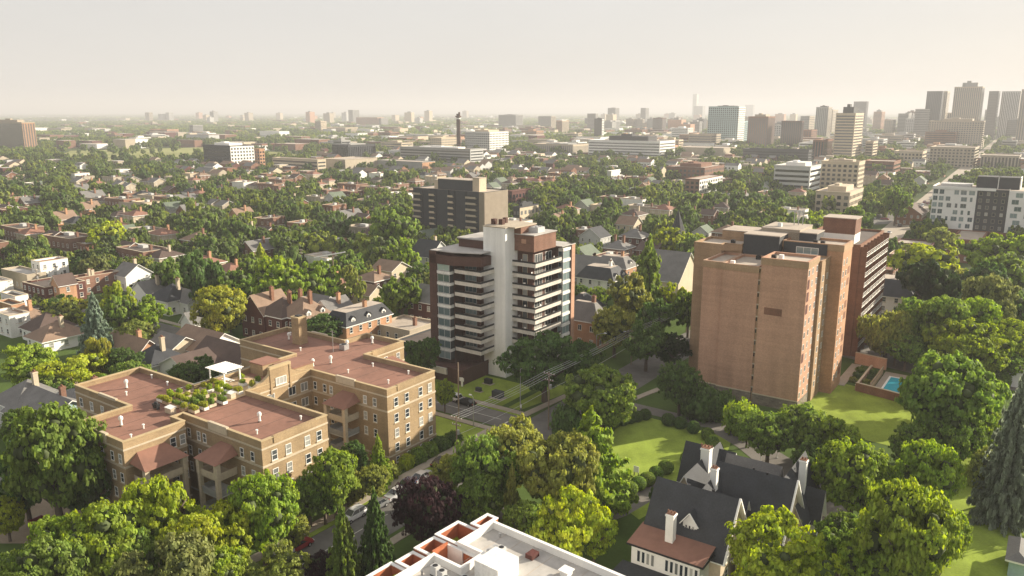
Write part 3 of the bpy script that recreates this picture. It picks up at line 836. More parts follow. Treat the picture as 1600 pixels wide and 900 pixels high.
for k, (x, y) in enumerate(((-24.6, -9.2), (-22.4, -10.6), (-21, -8.6), (-19.6, -10.8), (-19.3, -7.6))):
    planter(x, y, 1.3, .8, ['lime', 'bright', 'mid', 'yellow', 'deep'][k], ['lime green potted plant box behind the white pergola legs', 'bright green planter between pergola and courtyard gable', 'mid green planter in front of the stair house', 'yellow green planter at the gable end of the deck', 'dark green planter tucked beside the curved gable'][k])
pg = thing('pergola', 'white slatted pergola standing on the roof garden deck', 'pergola', *W(-25.6, -11.6), 12.84)
for x in (-1.9, 1.9):
    for y in (-1.5, 1.5): b = MB(); b.box(x - .1, x + .1, y - .1, y + .1, 0, 2.5); b.obj('post', [M['white']], pg)
for y in (-1.5, 1.5): b = MB(); b.box(-2.4, 2.4, y - .07, y + .07, 2.5, 2.72); b.obj('beam', [M['white']], pg)
sl = MB(); sl.box(-.06, .06, -2.0, 2.0, 2.72, 2.86); sm = sl.mesh('slat', [M['white']])
for k in range(11): link('slat', sm, pg, (-2.3 + k * .46, 0, 0))
tb = thing('garden_table', 'white picnic table with benches under the white pergola', 'table', *W(-25.4, -11.5), 12.84)
b = MB(); b.box(-.9, .9, -.4, .4, .68, .75); b.obj('table_top', [M['white']], tb)
for s in (-1, 1):
    b = MB(); b.box(-.9, .9, s * .75 - .15, s * .75 + .15, .4, .46); b.obj('bench', [M['white']], tb)
    b = MB(); b.box(s * .7 - .05, s * .7 + .05, -.8, .8, .34, .4); b.box(s * .7 - .05, s * .7 + .05, -.06, .06, 0, .68); b.obj('leg', [M['white']], tb)
for (x, y, lx, lbl) in ((-21.3, -24.3, 1.6, 'grey storage bench on the red roof by the left end of the planters'), (-19.2, -15.2, 1.3, 'white storage hutch at the inner corner of the roof garden')):
    t = thing('storage_box', lbl, 'box', *W(x, y), 12.67)
    b = MB(); b.box(-lx / 2, lx / 2, -.45, .45, .1, .9); b.box(-lx / 2, lx / 2, -.4, .4, 0, .1); b.obj('box', [M['stone']], t)
    b = MB(); b.quad((-lx / 2 - .05, -.5, .9), (lx / 2 + .05, -.5, .9), (lx / 2 + .05, .5, 1.05), (-lx / 2 - .05, .5, 1.05)); b.box(-lx / 2 - .05, lx / 2 + .05, .4, .5, .9, 1.04); b.obj('lid', [M['white']], t)
t = thing('grill', 'black covered barbecue on the roof near the planter boxes', 'barbecue', *W(-24.6, -24.6), 12.67)
b = MB(); b.box(-.6, .6, -.3, .3, .5, .85); b.box(-.5, -.42, -.25, .25, 0, .5); b.box(.42, .5, -.25, .25, 0, .5); b.obj('cart', [M['black']], t); b = MB(); b.lathe([(.32, 0), (.3, .2), (.15, .35)], (0, 0, .85), 10); b.obj('lid', [M['black']], t)
rl = thing('roof_railing', 'thin metal railing along the back of the roof garden by the pergola', 'railing', *W(-27.2, -12), 12.66)
for k in range(13): b = MB(); b.box(-.03, .03, -.03, .03, 0, 1.1); b.obj('post', [M['metal']], rl, (0, -9 + k * 1.4, 0))
b = MB(); b.box(-.04, .04, -9, 7.8, 1.08, 1.14); b.box(-.03, .03, -9, 7.8, .55, .59); b.obj('rail', [M['metal']], rl)

# ------------------------------------------------------------------ white-shaft balcony tower
wx0, wy0 = L(-5.3, 166.4)
tower = building('apartment_tower', 'dark brown brick tower with white balcony boards around a tall white shaft', wx0, wy0)
FH = 2.47
sh = MB(); sh.prism([(-1.2, .2), (4.6, .2), (4.6, 9), (-1.2, 9)], 0, 33.0); sh.obj('white_shaft', [M['shaftwhite']], tower)
sh = MB(); sh.box(-1.35, 6.4, 1.2, 9.6, 33.0, 33.25, 0); sh.box(4.6, 6.3, 3.5, 9.4, 30.6, 33.0, 1); sh.box(-1.3, 4.7, .1, 1.2, 33.0, 33.2, 0)
sh.obj('shaft_cap', [M['beige'], M['redbrick']], tower)
for (x, y, s) in ((-.3, 3, .5), (1.4, 3.4, .5), (.5, 6, .4)):
    b = MB(); b.box(x - s, x + s, y - s, y + s, 33.25, 34.4); b.obj('flue', [M['darkbrick']], tower)
LZ0 = 3.7
# left wing
lw = MB(); lw.prism([(-11.6, 1), (-11.6, -5.6), (-9.6, -5.6), (-9.6, -4.2), (-5.9, -4.2), (-5.9, -1.2), (-1.2, -1.2), (-1.2, 12), (-11.6, 12)], 0, 27.6)
lw.prism([(-11.6, -5.6), (-5.0, -5.6), (1.0, -3.4), (1.0, 0), (-1.2, 1), (-11.6, 1)], 24.9, 26.9)
lw.obj('wall', [M['darkbrick']], tower)
rf = MB(); rf.prism([(-11.4, -5.4), (-5.2, -5.4), (.8, -3.2), (.8, .1), (-1.3, 1), (-1.3, 12), (-11.4, 12)], 27.6, 27.75); rf.box(-9, -1.5, 1.5, 10, 27.75, 29.6, 1); rf.box(-9.3, -1.3, 1.2, 10.3, 29.6, 29.85, 0); rf.obj('roof', [M['membrane'], M['darkbrick']], tower)
for k in range(9):
    z = LZ0 + k * FH
    b = MB()
    poly = [(-5.2, -4.6), (-.2, -4.6), (1.6, -3.3), (1.6, .2), (-1.2, .2), (-1.2, -1.2), (-5.2, -1.2)]
    if k == 0: continue
    b.prism(poly, z - .14, z, 0)
    o2 = [(-5.25, -4.65), (1.65, -4.65), (1.65, .2)]
    b2 = MB(); P3 = [(-5.3, -4.7), (-5.3, -4.55)]
    b.box(-5.3, 1.7, -4.75, -4.6, z - .3, z + .5, 0); b.box(1.55, 1.7, -4.6, .18, z - .3, z + .5, 0)
    b.box(-5.2, 1.6, -4.6, -1.2, z - .13, z - .01, 0)
    bo = b.obj('balcony', [M['board']], tower)
    r = MB(); r.box(-5.25, 1.65, -4.7, -4.64, z + .5, z + .9); r.box(1.6, 1.66, -4.6, .15, z + .5, z + .9); r.obj('railing', [M['black']], bo)
    # window wall behind the balcony
    add_window(tower, -3.6, -1.22, z + .05, 0, -1, 3.2, 1.95, style='triple', frame='pgrey', glass='glassb', sill=None)
for k in range(9):
    z = LZ0 + k * FH + .05
    # corner bay of glass with white spandrels
    b = MB(); b.box(-9.6, -5.9, -5.5, -4.2, z + 1.75, z + 2.36, 0); b.obj('spandrel', [M['offwhite']], tower)
    add_window(tower, -7.75, -5.45, z, 0, -1, 3.3, 1.7, style='double', frame='pgrey', glass='glassb', sill=None)
    b = MB(); b.box(-9.45, -6.0, -5.44, -4.25, z - .02, z + 1.76, 0); b.obj('bay', [M['dgrey']], tower)
b = MB(); b.prism([(-11.6, -9), (0, -9), (0, .15), (-11.6, .15)], 0, 2.6); b.obj('podium', [M['darkbrick']], tower)
b = MB(); b.box(-11.7, -4.2, -9.3, -9.05, 1.7, 3.1); b.box(-4.4, -4.2, -9.3, -9.0, 1.7, 3.1); b.box(-16, -11.7, -6.2, -6, 1.9, 3.0); b.obj('podium_board', [M['offwhite']], tower)
b = MB(); b.box(-.1, .12, -9.02, .1, 2.6, 3.4); b.box(-4.2, .1, -9.05, -8.9, 2.6, 3.4); b.box(-16, -11.6, -6, 8, 0, 2.4); b.obj('podium_parapet', [M['darkbrick']], tower)
# right wing
XR, YR, YB = 10.6, 2.9, 13.4
rw = MB(); rw.prism([(4.55, YR + 1.9), (8.6, YR + 1.9), (8.6, YB), (9.6, YB), (9.6, YB + 3.4), (11, YB + 3.4), (11, YB + 5), (4.55, YB + 5)], 0, 27.9)
rw.obj('wall', [M['darkbrick']], tower)
b = MB(); b.box(9.6, 11.02, YB + 3.6, YB + 5.02, 0, 28.1); b.obj('end_pier', [M['pinkbrick']], tower)
b = MB(); b.prism([(4.6, YR + .7), (9.6, YR + .7), (9.6, YB - 1), (4.6, YB - 1)], 27.9, 31.4); b.obj('penthouse', [M['redbrick']], tower)
b = MB(); b.prism([(4.4, YR + .5), (9.8, YR + .5), (9.8, YB - .8), (4.4, YB - .8)], 31.4, 31.6); b.prism([(4.6, YB - .7), (11.1, YB - .7), (11.1, YB + 5.1), (4.6, YB + 5.1)], 27.9, 28.1); b.obj('roof', [M['membrane']], tower)
b = MB(); b.box(6.1, 8.7, 6.5, 9.2, 31.6, 32.7, 0); b.obj('air_conditioner', [M['pgrey']], tower)
fn = MB(); fn.lathe([(.45, 0), (.45, .18)], (0, 0, 0), 10); fm = fn.mesh('fan', [M['metal']])
for q in ((6.8, 7.2), (8, 7.2), (6.8, 8.5), (8, 8.5)): link('fan', fm, tower, (q[0], q[1], 32.7))
b = MB(); b.box(6.4, 7.6, YR + .66, YR + .7, 29.6, 30.5); b.obj('vent_grille', [M['pinkbrick']], tower)
for k in range(10):
    z = 2.85 + k * FH
    b = MB()
    b.box(4.6, XR, YR - .15, YR, z - .3, z + .5, 0); b.box(XR - .15, XR, YR, YB, z - .3, z + .5, 0)
    b.prism([(4.6, YR), (XR - .15, YR), (XR - .15, YB), (8.6, YB), (8.6, YR + 1.9), (4.6, YR + 1.9)], z - .14, z, 0)
    bo = b.obj('balcony', [M['board']], tower)
    r = MB(); r.box(4.6, XR, YR - .1, YR - .04, z + .5, z + .9); r.box(XR - .1, XR - .04, YR, YB, z + .5, z + .9); r.obj('railing', [M['black']], bo)
    add_window(tower, 6.6, YR + 1.88, z + .05, 0, -1, 1.3, 1.95, style='plain', frame='cream', glass='glass', sill=None)
    add_window(tower, 8.62, YR + 4, z + .05, 1, 0, 3.0, 1.95, style='triple', frame='offwhite', glass='glass', sill=None)
    add_window(tower, 8.62, YR + 8, z + .05, 1, 0, 2.6, 1.95, style='double', frame='offwhite', glass='glass', sill=None)
    b = MB(); b.box(9.6, 10.9, YB + .1, YB + 3.5, z + 1.75, z + 2.4, 0); b.obj('spandrel', [M['offwhite']], tower)
    b = MB(); b.box(9.6, 10.7, YB + .15, YB + 3.4, z, z + 1.75, 0); b.obj('bay', [M['dgrey']], tower)
    add_window(tower, 10.72, YB + 1.75, z, 1, 0, 3.1, 1.72, style='double', frame='pgrey', glass='glassb', sill=None)
    add_window(tower, 10.1, YB + .13, z, 0, -1, 1.0, 1.72, style='plain', frame='pgrey', glass='glassb', sill=None)

fl_ = ['lowest', 'second', 'third', 'fourth', 'fifth', 'sixth', 'seventh', 'eighth', 'ninth', 'tenth']
bc = random.Random(11)
for k in range(3, 10):
    for side in (0, 1):
        if bc.random() < .25: continue
        x, y = (7.2 + bc.uniform(-1.5, 1.5), YR + .9) if side == 0 else (9.9, YR + bc.uniform(3, 9))
        c_, s_ = math.cos(ROT), math.sin(ROT)
        t_ = thing('balcony_chair', '%s chair on the %s balcony of the right wing, %s side' % (bc.choice(['pale', 'white']), fl_[k], 'shaded' if side == 0 else 'sunlit'), 'chair', -5.3 + x * c_ - y * s_, 166.4 + x * s_ + y * c_, 2.86 + k * FH, bc.uniform(0, 6))
        q = MB(); q.box(-.25, .25, -.25, .25, .4, .45); q.obj('seat', [M['white']], t_); q = MB(); q.box(-.25, .25, .22, .26, .45, .95); q.obj('backrest', [M['white']], t_)
        for ax in (-.22, .22):
            for ay in (-.22, .22): q = MB(); q.box(ax - .02, ax + .02, ay - .02, ay + .02, 0, .4); q.obj('leg', [M['metal']], t_)
# ------------------------------------------------------------------ brick apartment tower on the right
bx0, by0 = L(56.2, 145.2)
bt = building('apartment_tower', 'tall pinkish brown brick tower with almost windowless front face', bx0, by0)
def mass(root, poly, h, roofz, wall, roof='gravel', name='wall', z0=0, capm=None):
    shell(root, poly, h, roofz, wall, roof, cap=capm or wall, par=.3, name=name, capt=.1, z0=z0)
mass(bt, [(0, -1.9), (0, 6), (-8.7, 6), (-8.7, -1.9)], 29.6, 29.2, 'pinkbrick')
mass(bt, [(-9.25, -1.6), (-9.25, 10.5), (-16.4, 10.5), (-16.4, -1.6)], 27.7, 27.3, 'pinkbrick')
mass(bt, [(-16.45, -1.2), (-16.45, 10.5), (-20.6, 10.5), (-20.6, -1.2)], 27.7, 27.3, 'pinkbrick')
mass(bt, [(-16.9, 10.6), (-16.9, 18), (-26.5, 18), (-26.5, 8.5), (-20.6, 8.5), (-20.6, 10.6)], 29.6, 29.2, 'tanbrick')
mass(bt, [(.55, 6.05), (.55, 12.5), (-9, 12.5), (-9, 6.05)], 28.6, 28.3, 'tanbrick')
mass(bt, [(2.9, 12.6), (2.9, 20.5), (-9, 20.5), (-9, 12.6)], 31.0, 30.6, 'orbrick')
mass(bt, [(-7, 20.6), (-7, 41.8), (-27, 41.8), (-27, 18.1), (-9.1, 18.1), (-9.1, 20.6)], 27.5, 27.2, 'tanbrick', 'darkroof')  # joins roof houses to the slab; unseen left side extended to shade the lawn
for (x0, x1, y0, y1, z1, w_) in ((-16.6, -9.2, 10.6, 16.5, 31.9, 'dgrey'), (-9.0, -3.5, 17, 23, 32.2, 'dgrey'), (-15, -7, 17, 27, 32.6, 'beige'), (-24, -17, 18.2, 26, 31.2, 'tanbrick')):
    roofbox(bt, 'roof_house', x0, x1, y0, y1, 27.4, z1, w_, 'gravel', .1)
b = MB(); b.box(-8.8, -.2, 12.3, 12.6, 28.3, 30.9); b.obj('roof_screen', [M['dgrey']], bt)
add_window(bt, -4, 12.28, 28.7, 0, -1, 4.4, 1.4, style='triple', frame='white', glass='glassb', sill=None)
b = MB(); b.box(-9.27, -8.68, -1.4, 5, 0, 27.3); b.obj('recess_wall', [M['tanbrick']], bt)
for k in range(11):
    b = MB(); b.box(-9.2, -9.0, -1.5, -1.38, 2.4 + k * 2.42, 3.1 + k * 2.42, 0); b.box(-9.26, -8.69, -1.66, -1.38, 3.2 + k * 2.42, 3.42 + k * 2.42, 1); b.obj('slot_window', [M['glassd'], M['stone']], bt)
# stone base course
b = MB()
for q in ([(.08, -1.98), (.08, 6), (-8.78, 6), (-8.78, -1.98)], [(-9.2, -1.68), (-9.2, 5), (-16.4, 5), (-16.4, -1.68)], [(-16.42, -1.28), (-16.42, 5), (-20.68, 5), (-20.68, -1.28)]): b.prism(q, 0, 2.1)
b.obj('stone_base', [M['fieldstone']], bt)
b = MB(); b.box(-8.8, .12, -2.02, -1.9, 2.1, 2.32); b.box(-16.4, -9.2, -1.72, -1.6, 2.1, 2.32); b.box(-20.7, -16.4, -1.32, -1.2, 2.1, 2.32); b.obj('base_ledge', [M['stone']], bt)
for (q, z1) in (([(0, -1.9), (0, 6), (-8.7, 6), (-8.7, -1.9)], 29.6), ([(-9.25, -1.6), (-9.25, 10.5), (-20.6, 10.5), (-20.6, -1.2), (-16.4, -1.2), (-16.4, -1.6)], 27.7), ([(2.9, 12.6), (2.9, 20.5), (-9, 20.5), (-9, 12.6)], 31.0), ([(-20.7, 8.5), (-16.9, 10.6), (-16.9, 18), (-26.5, 18), (-26.5, 8.5)], 29.6)):
    b = MB(); b.ring(offset(q, .1), offset(q, -.02), z1 - 1.25, z1 + .02); b.obj('top_band', [M['tanbrick']], bt)
b = MB(); b.box(-7.6, -4.2, -1.945, -1.9, 18.6, 20.0); b.obj('patched_brick', [M['brownbrick']], bt)
BZ = [2.6 + k * 2.42 for k in range(11)]
wk = dict(w=1.0, h=1.25, frame='white', glass='glass', style='flush', sill=None)
edge_windows(bt, (0, -1.9), (0, 6), BZ, 3, us=[1.0, 3.6, 6.6], skip=[(0, k) for k in (7, 8, 9, 3)], **wk)
edge_windows(bt, (.55, 6.05), (.55, 12.5), BZ[:10], 2, us=[1.7, 4.9], **wk)
edge_windows(bt, (2.9, 12.6), (2.9, 20.5), BZ, 2, us=[1.4, 3.8], **wk)
for k in range(12):
    # recessed loggias at the corners
    z = 2.6 + k * 2.42
    if z + 1.9 < 31 and k % 3 != 1: 
        b = MB(); b.box(2.6, 2.93, 17.9, 19.6, z + .1, z + 1.6); b.obj('loggia', [M['brownbrick']], bt)
    if k in (7, 8, 9, 3): b = MB(); b.box(-.3, .03, -1.6, -.2, z - .05, z + 1.75); b.obj('loggia', [M['maroon']], bt)
for k, (x, y) in enumerate(((-15, 0), (-12.6, 8.4), (-7.2, .6), (-6, 1.4), (-1.5, 14), (-3, 14.4), (-12, 20), (-20, 14))):
    zz = {0: 27.3, 1: 27.3, 2: 29.2, 3: 29.2, 4: 30.6, 5: 30.6, 6: 32.8, 7: 29.2}[k]
    b = MB(); b.box(x - .4, x + .4, y - .4, y + .4, zz, zz + .8); b.obj('roof_fan', [M['black'] if k % 3 else M['white']], bt)
for x, y in ((-9.5, 25), (-8.7, 25.4), (-10.3, 24.6)):
    b = MB(); b.tube((x, y, 32.8), (x, y, 35.4), .12); b.tube((x, y, 35.4), (x, y, 36.0), .3); b.obj('flue', [M['metal']], bt)
# slab block with balconies behind
sb = building('apartment_slab', 'long brown brick slab with stacked white balcony rails and a brick and white roof house', bx0 + .4, by0 + 42)
mass(sb, [(0, 0), (0, 28), (-15, 28), (-15, 0)], 26.8, 26.4, 'brownbrick', 'darkroof')
b = MB(); b.box(-9.5, -2.2, 3.6, 9.8, 26.4, 28.6, 0); b.box(-9.5, -2.2, 3.6, 9.8, 28.6, 32.2, 1); b.box(-9.7, -2.0, 3.4, 10.0, 32.2, 32.4, 2); b.obj('roof_house', [M['white'], M['redbrick'], M['gravel']], sb)
for k in range(10):
    z = 2.4 + k * 2.42
    b = MB(); b.box(0, 1.35, .4, 27.6, z - .1, z + .04, 0); b.box(1.35, 1.42, .4, 27.6, z - .12, z + .1, 1); b.box(1.36, 1.42, .4, 27.6, z + .42, z + .5, 1); b.box(1.36, 1.42, .4, 27.6, z + .86, z + .96, 1)
    b.obj('balcony', [M['brownbrick'], M['offwhite']], sb)
    for q in range(6): add_window(sb, .02, 2.6 + q * 4.5, z + .1, 1, 0, 2.4, 1.9, style='flush', frame='dgrey', glass='glassd', sill=None, pane=False)
for q in range(8):
    b = MB(); b.box(0, 1.44, .35 + q * 3.88, .5 + q * 3.88, 0, 26.4); b.obj('fin_wall', [M['brownbrick']], sb)

# ------------------------------------------------------------------ dark slab tower behind
q = L(0.0, 322)
q = L(-11.5, 325)
ds = building('apartment_tower', 'dark charcoal apartment block with tan end wall behind the white-shaft tower', q[0], q[1])
DSX, DSY = q
mass(ds, [(0, 0), (0, 17), (-39, 17), (-39, 0)], 24.3, 24, 'dgrey', 'gravel')
b = MB(); b.box(.0, .1, .1, 17, 0, 24.25); b.box(-2.6, 0, -.12, 0, 0, 24.25); b.obj('end_wall', [M['taupe']], ds)
roofbox(ds, 'roof_house', -28, -9, 4, 12, 24, 28.4, 'dgrey', 'gravel'); roofbox(ds, 'roof_house', -31, -28.2, 5, 9, 24, 27.6, 'cream', 'gravel'); roofbox(ds, 'roof_house', -9, -5.5, 4, 9, 24, 29.6, 'cream', 'gravel')
for k in range(9):
    z = 1.6 + k * 2.5
    for (x0, x1) in ((-38.6, -34), (-29, -26.2), (-18.6, -15.8), (-9, -3.6)):
        b = MB(); b.box(x0, x1, -1.2, 0, z - .12, z, 0); b.box(x0, x1, -1.25, -1.2, z - .12, z + .75, 0); b.obj('balcony', [M['cream'] if x1 - x0 < 4 else M['beige']], ds)
        add_window(ds, (x0 + x1) / 2, -.02, z + .1, 0, -1, min(2.6, x1 - x0 - .6), 1.8, style='double', frame='dgrey', glass='glass', sill=None, pane=False)
    for x in (-32.8, -30.6, -24.6, -21.4, -13.8, -11): add_window(ds, x, -.02, z + .4, 0, -1, 1.1, 1.3, style='plain', frame='dgrey', glass='glass', sill=None, pane=False)
for x in (-33.6, -29.4, -25.9, -19, -15.5, -9.5): b = MB(); b.box(x - .25, x + .25, -.5, 0, 0, 24.3); b.obj('pilaster', [M['dgrey']], ds)

# ------------------------------------------------------------------ pitched-roof helpers
def gable_part(root, x0, x1, y0, y1, ze, zr, axis='x', wall='white', roof='slate', z0=0.0, over=.45, trim='white', name='roof'):
    w = MB(); w.box(x0, x1, y0, y1, z0, ze)
    th = .18
    r = MB()
    if axis == 'x':
        ym = (y0 + y1) / 2; s = (zr - ze) / (ym - y0)
        for x, d in ((x0, -1), (x1, 1)):
            p = [(x, y0, ze), (x, y1, ze), (x, ym, zr - .02)]
            w.tri(*(p if d > 0 else p[::-1]))
        a, b_ = x0 - over, x1 + over
        zl = ze - over * s
        for (ya, yb) in ((y0 - over, ym), (y1 + over, ym)):
            q = [(a, ya, zl), (b_, ya, zl), (b_, yb, zr), (a, yb, zr)]
            if ya > yb: q = q[::-1]
            top = [(p[0], p[1], p[2] + th) for p in q]
            r.quad(*top, 0); r.quad(*q[::-1], 1)
            for k in range(4):
                j = (k + 1) % 4; r.quad(q[k], q[j], top[j], top[k], 1)
    else:
        xm = (x0 + x1) / 2; s = (zr - ze) / (xm - x0)
        for y, d in ((y0, 1), (y1, -1)):
            p = [(x0, y, ze), (x1, y, ze), (xm, y, zr - .02)]
            w.tri(*(p if d > 0 else p[::-1]))
        a, b_ = y0 - over, y1 + over
        zl = ze - over * s
        for (xa, xb) in ((x0 - over, xm), (x1 + over, xm)):
            q = [(xa, a, zl), (xa, b_, zl), (xb, b_, zr), (xb, a, zr)]
            if xa < xb: q = q[::-1]
            top = [(p[0], p[1], p[2] + th) for p in q]
            r.quad(*top, 0); r.quad(*q[::-1], 1)
            for k in range(4):
                j = (k + 1) % 4; r.quad(q[k], q[j], top[j], top[k], 1)
    w.obj('wall', [M[wall]], root)
    return r.obj(name, [M[roof], M[trim]], root)
def hip_part(root, x0, x1, y0, y1, ze, zr, wall='white', roof='shingleb', z0=0.0, over=.5, flat=0.0, trim='white'):
    w = MB(); w.box(x0, x1, y0, y1, z0, ze); w.obj('wall', [M[wall]], root)
    a, b_, c, d = x0 - over, x1 + over, y0 - over, y1 + over
    run = min(b_ - a, d - c) / 2 * (1 - flat)
    r = MB(); lo = [(a, c), (b_, c), (b_, d), (a, d)]; hi = [(a + run, c + run), (b_ - run, c + run), (b_ - run, d - run), (a + run, d - run)]
    for k in range(4):
        j = (k + 1) % 4
        r.quad((*lo[k], ze), (*lo[j], ze), (*hi[j], zr), (*hi[k], zr), 0)
        r.quad((*lo[k], ze - .25), (*lo[j], ze - .25), (*lo[j], ze), (*lo[k], ze), 1)
    if flat > 0: r.quad(*[(*p, zr) for p in hi], 2)
    r.quad(*[(*p, ze - .25) for p in lo[::-1]], 1)
    return r.obj('roof', [M[roof], M[trim], M['gravel']], root)
def chimney(parent, x, y, z0, z1, m='redbrick', s=.4, pots=2):
    b = MB(); b.box(x - s, x + s, y - s, y + s, z0, z1, 0); b.box(x - s - .08, x + s + .08, y - s - .08, y + s + .08, z1 - .3, z1 - .1, 0); b.box(x - s, x + s, y - s, y + s, z1, z1 + .04, 1)
    for k in range(pots): b.lathe([(.13, 0), (.1, .35)], (x + (k - (pots - 1) / 2) * s * .8, y, z1 + .04), 6, 1)
    return b.obj('chimney', [M[m], M['brownbrick']], parent)

# ------------------------------------------------------------------ Tudor-style house with slate roofs
TX, TY = L(28, 90)
th = building('slate_roofed_house', 'rambling white house with steep dark slate gables and tall white chimneys', TX, TY, cat='house')
r1 = gable_part(th, -9.4, .6, -6.2, 2.2, 4.9, 10.8, 'x', 'cream')
r2 = gable_part(th, -4.8, 5.0, 2.6, 11.4, 4.4, 10.8, 'x', 'cream')
gable_part(th, -10.6, -5.4, 3.0, 15.5, 4.6, 9.6, 'y', 'cream')
gable_part(th, -7.0, -2.0, 1.0, 8, 4.6, 9.8, 'y', 'cream')
gable_part(th, -12.4, -5.6, 12.4, 17.2, 4.4, 9.0, 'x', 'cream')
gable_part(th, .6, 6.0, 9.0, 18.5, 4.4, 10.0, 'y', 'cream')
gable_part(th, -6, 1, 12.2, 16.8, 4.4, 8.8, 'x', 'cream', roof='shingleg')
gable_part(th, -3.8, .2, 1.2, 5.0, 4.9, 8.3, 'x', 'cream')
gable_part(th, 4.0, 7.2, 12, 14.8, 4.0, 7.4, 'x', 'white')
hip_part(th, 1.2, 5.2, -2.6, 2.2, 3.2, 3.4, 'fieldstone', 'shingleg', flat=.6)
# front block with brown flat roof, long white window band, lower flat roof
b = MB(); b.box(-9.6, -.8, -9.4, -6.1, 0, 5.2, 0); b.obj('wall', [M['white']], th)
b = MB(); b.quad((-10.1, -9.8, 5.25), (-.3, -9.8, 5.25), (-.3, -5.2, 5.95), (-10.1, -5.2, 5.95), 0); b.box(-10.12, -.28, -9.84, -9.78, 5.0, 5.24, 1); b.box(-.3, -.22, -9.8, -5.4, 5.0, 5.3, 1); b.obj('flat_roof', [M['ybrick_roof'], M['black']], th)
for k in range(4): add_window(th, -8.6 + k * .62, -9.42, 2.9, 0, -1, .5, 1.6, style='plain', sill=None)
for k in range(7): add_window(th, -4.9 + k * .62, -9.42, 2.9, 0, -1, .5, 1.6, style='plain', sill=None)
b = MB(); b.box(-10.4, -1.2, -13.6, -9.5, 0, 2.3, 0); b.box(-10.7, -.9, -13.9, -9.45, 2.3, 2.5, 1); b.obj('lower_wing', [M['pinkbrick'], M['slate']], th)
chimney(th, -5.6, -7.0, 4, 9.3, 'white', .5, 3); chimney(th, -7.6, 9.4, 7, 11.4, 'white', .62, 4); chimney(th, -4.2, 3.4, 8, 11.6, 'white', .42, 2); chimney(th, 4.6, 13.0, 5, 11.4, 'white', .45, 2)
dm = MB(); dm.box(-4.9, -3.1, -4.9, -2.6, 5.6, 7.5, 0); dm.tri((-4.9, -4.9, 7.5), (-3.1, -4.9, 7.5), (-4.0, -4.9, 8.7), 0)
dm.quad((-5.2, -5.2, 7.25), (-4.0, -5.2, 8.9), (-4.0, -1.6, 8.9), (-5.2, -1.6, 7.25), 1); dm.quad((-4.0, -5.2, 8.9), (-2.8, -5.2, 7.25), (-2.8, -1.6, 7.25), (-4.0, -1.6, 8.9), 1)
for s in (-1, 1): dm.tube((-4.0 + s * 1.2, -5.24, 7.3), (-4.0, -5.24, 8.92), .09, n=4, m=0)
dmo = dm.obj('dormer', [M['white'], M['slate']], th)
for k in range(3): add_window(dmo, -4.45 + k * .45, -4.92, 5.95, 0, -1, .36, 1.3, style='plain', sill=None)
for (x0, x1, y) in ((.6, 1.1, -2.0), (5.0, 5.5, 7.0)):
    b = MB()
    for s in (-1, 1): b.tube((x1, y + s * (4.65 if x1 < 2 else 4.9), 4.3), (x1, y, 11.0), .16, n=4)
    b.obj('barge_board', [M['white']], th)
edge_windows(th, (.6, -6.2), (.6, 2.2), [1.2, 3.4], 2, w=1, h=1.3); edge_windows(th, (5.0, 2.6), (5.0, 11.4), [1.2, 3.2], 3, w=1, h=1.3)
for x, y, z in ((-2.5, -1.4, 10.6), (-5.6, -1.6, 10.5), (1.6, 7, 10.7), (-.5, 8, 10.4)):
    b = MB(); b.lathe([(.16, 0), (.16, .35), (.22, .4)], (x, y, z), 8); b.obj('roof_vent', [M['black']], th)
b = MB(); b.quad((-1.6, 13.3, 6.9), (-.4, 13.3, 6.9), (-.4, 12.6, 6.2), (-1.6, 12.6, 6.2)); b.obj('skylight', [M['white']], th)

# ------------------------------------------------------------------ orange and white terraced block at the bottom edge
wxb, wyb = L(-2.1, 79.1)
wb = building('apartment_building', 'modern block with pale grey roof, white parapets and orange terrace walls at the bottom edge', wxb, wyb, rz=ROT - math.radians(4.5))
def par_poly(root, poly, zr, zt, roof='membrane', wall='orange'):
    b = MB(); b.sides(poly, 0, zt); i_ = offset(poly, -.3); b.sides(i_[::-1], zr, zt); b.obj('wall', [M[wall]], root)
    b = MB(); b.ring(offset(poly, .05), offset(poly, -.33), zt, zt + .12); b.obj('coping', [M['white']], root)
    b = MB(); b.ngon([(x, y, zr) for x, y in offset(poly, -.29)]); b.obj('roof', [M[roof]], root)
par_poly(wb, [(26, 0), (0, 0), (0, -5.7), (3.4, -5.7), (3.4, -8.8), (-.4, -8.8), (-.4, -24), (26, -24)], 12.2, 12.9, wall='white')
par_poly(wb, [(-.08, -2.0), (-3.4, -2.0), (-3.4, -5.62), (-.08, -5.62)], 10.6, 12.5, roof='walk')
par_poly(wb, [(3.32, -5.78), (-3.4, -5.78), (-3.4, -8.72), (3.32, -8.72)], 10.2, 12.3, roof='walk')
par_poly(wb, [(-.48, -8.9), (-3.4, -8.9), (-3.4, -11.4), (-.48, -11.4)], 9.8, 12.0, roof='walk')
par_poly(wb, [(-.48, -11.5), (-3.9, -11.5), (-3.9, -24), (-.48, -24)], 10.6, 11.8)
par_poly(wb, [(-.05, .9), (-1.6, .9), (-1.6, -1.9), (-.05, -1.9)], 11.0, 12.8, roof='walk')
b = MB(); b.box(-1.1, -.9, -8.4, -6.2, 10.2, 12.8, 0); b.box(-.9, 1.2, -6.3, -6.15, 10.2, 12.6, 1); b.obj('terrace_screen', [M['orange'], M['white']], wb)
b = MB(); b.box(5.0, 8.0, -8.6, -5.4, 12.2, 14.2); b.obj('roof_house', [M['offwhite']], wb)
b = MB(); b.box(6.6, 7.5, -2.6, -1.4, 12.2, 12.7); b.obj('roof_hatch', [M['maroon']], wb)
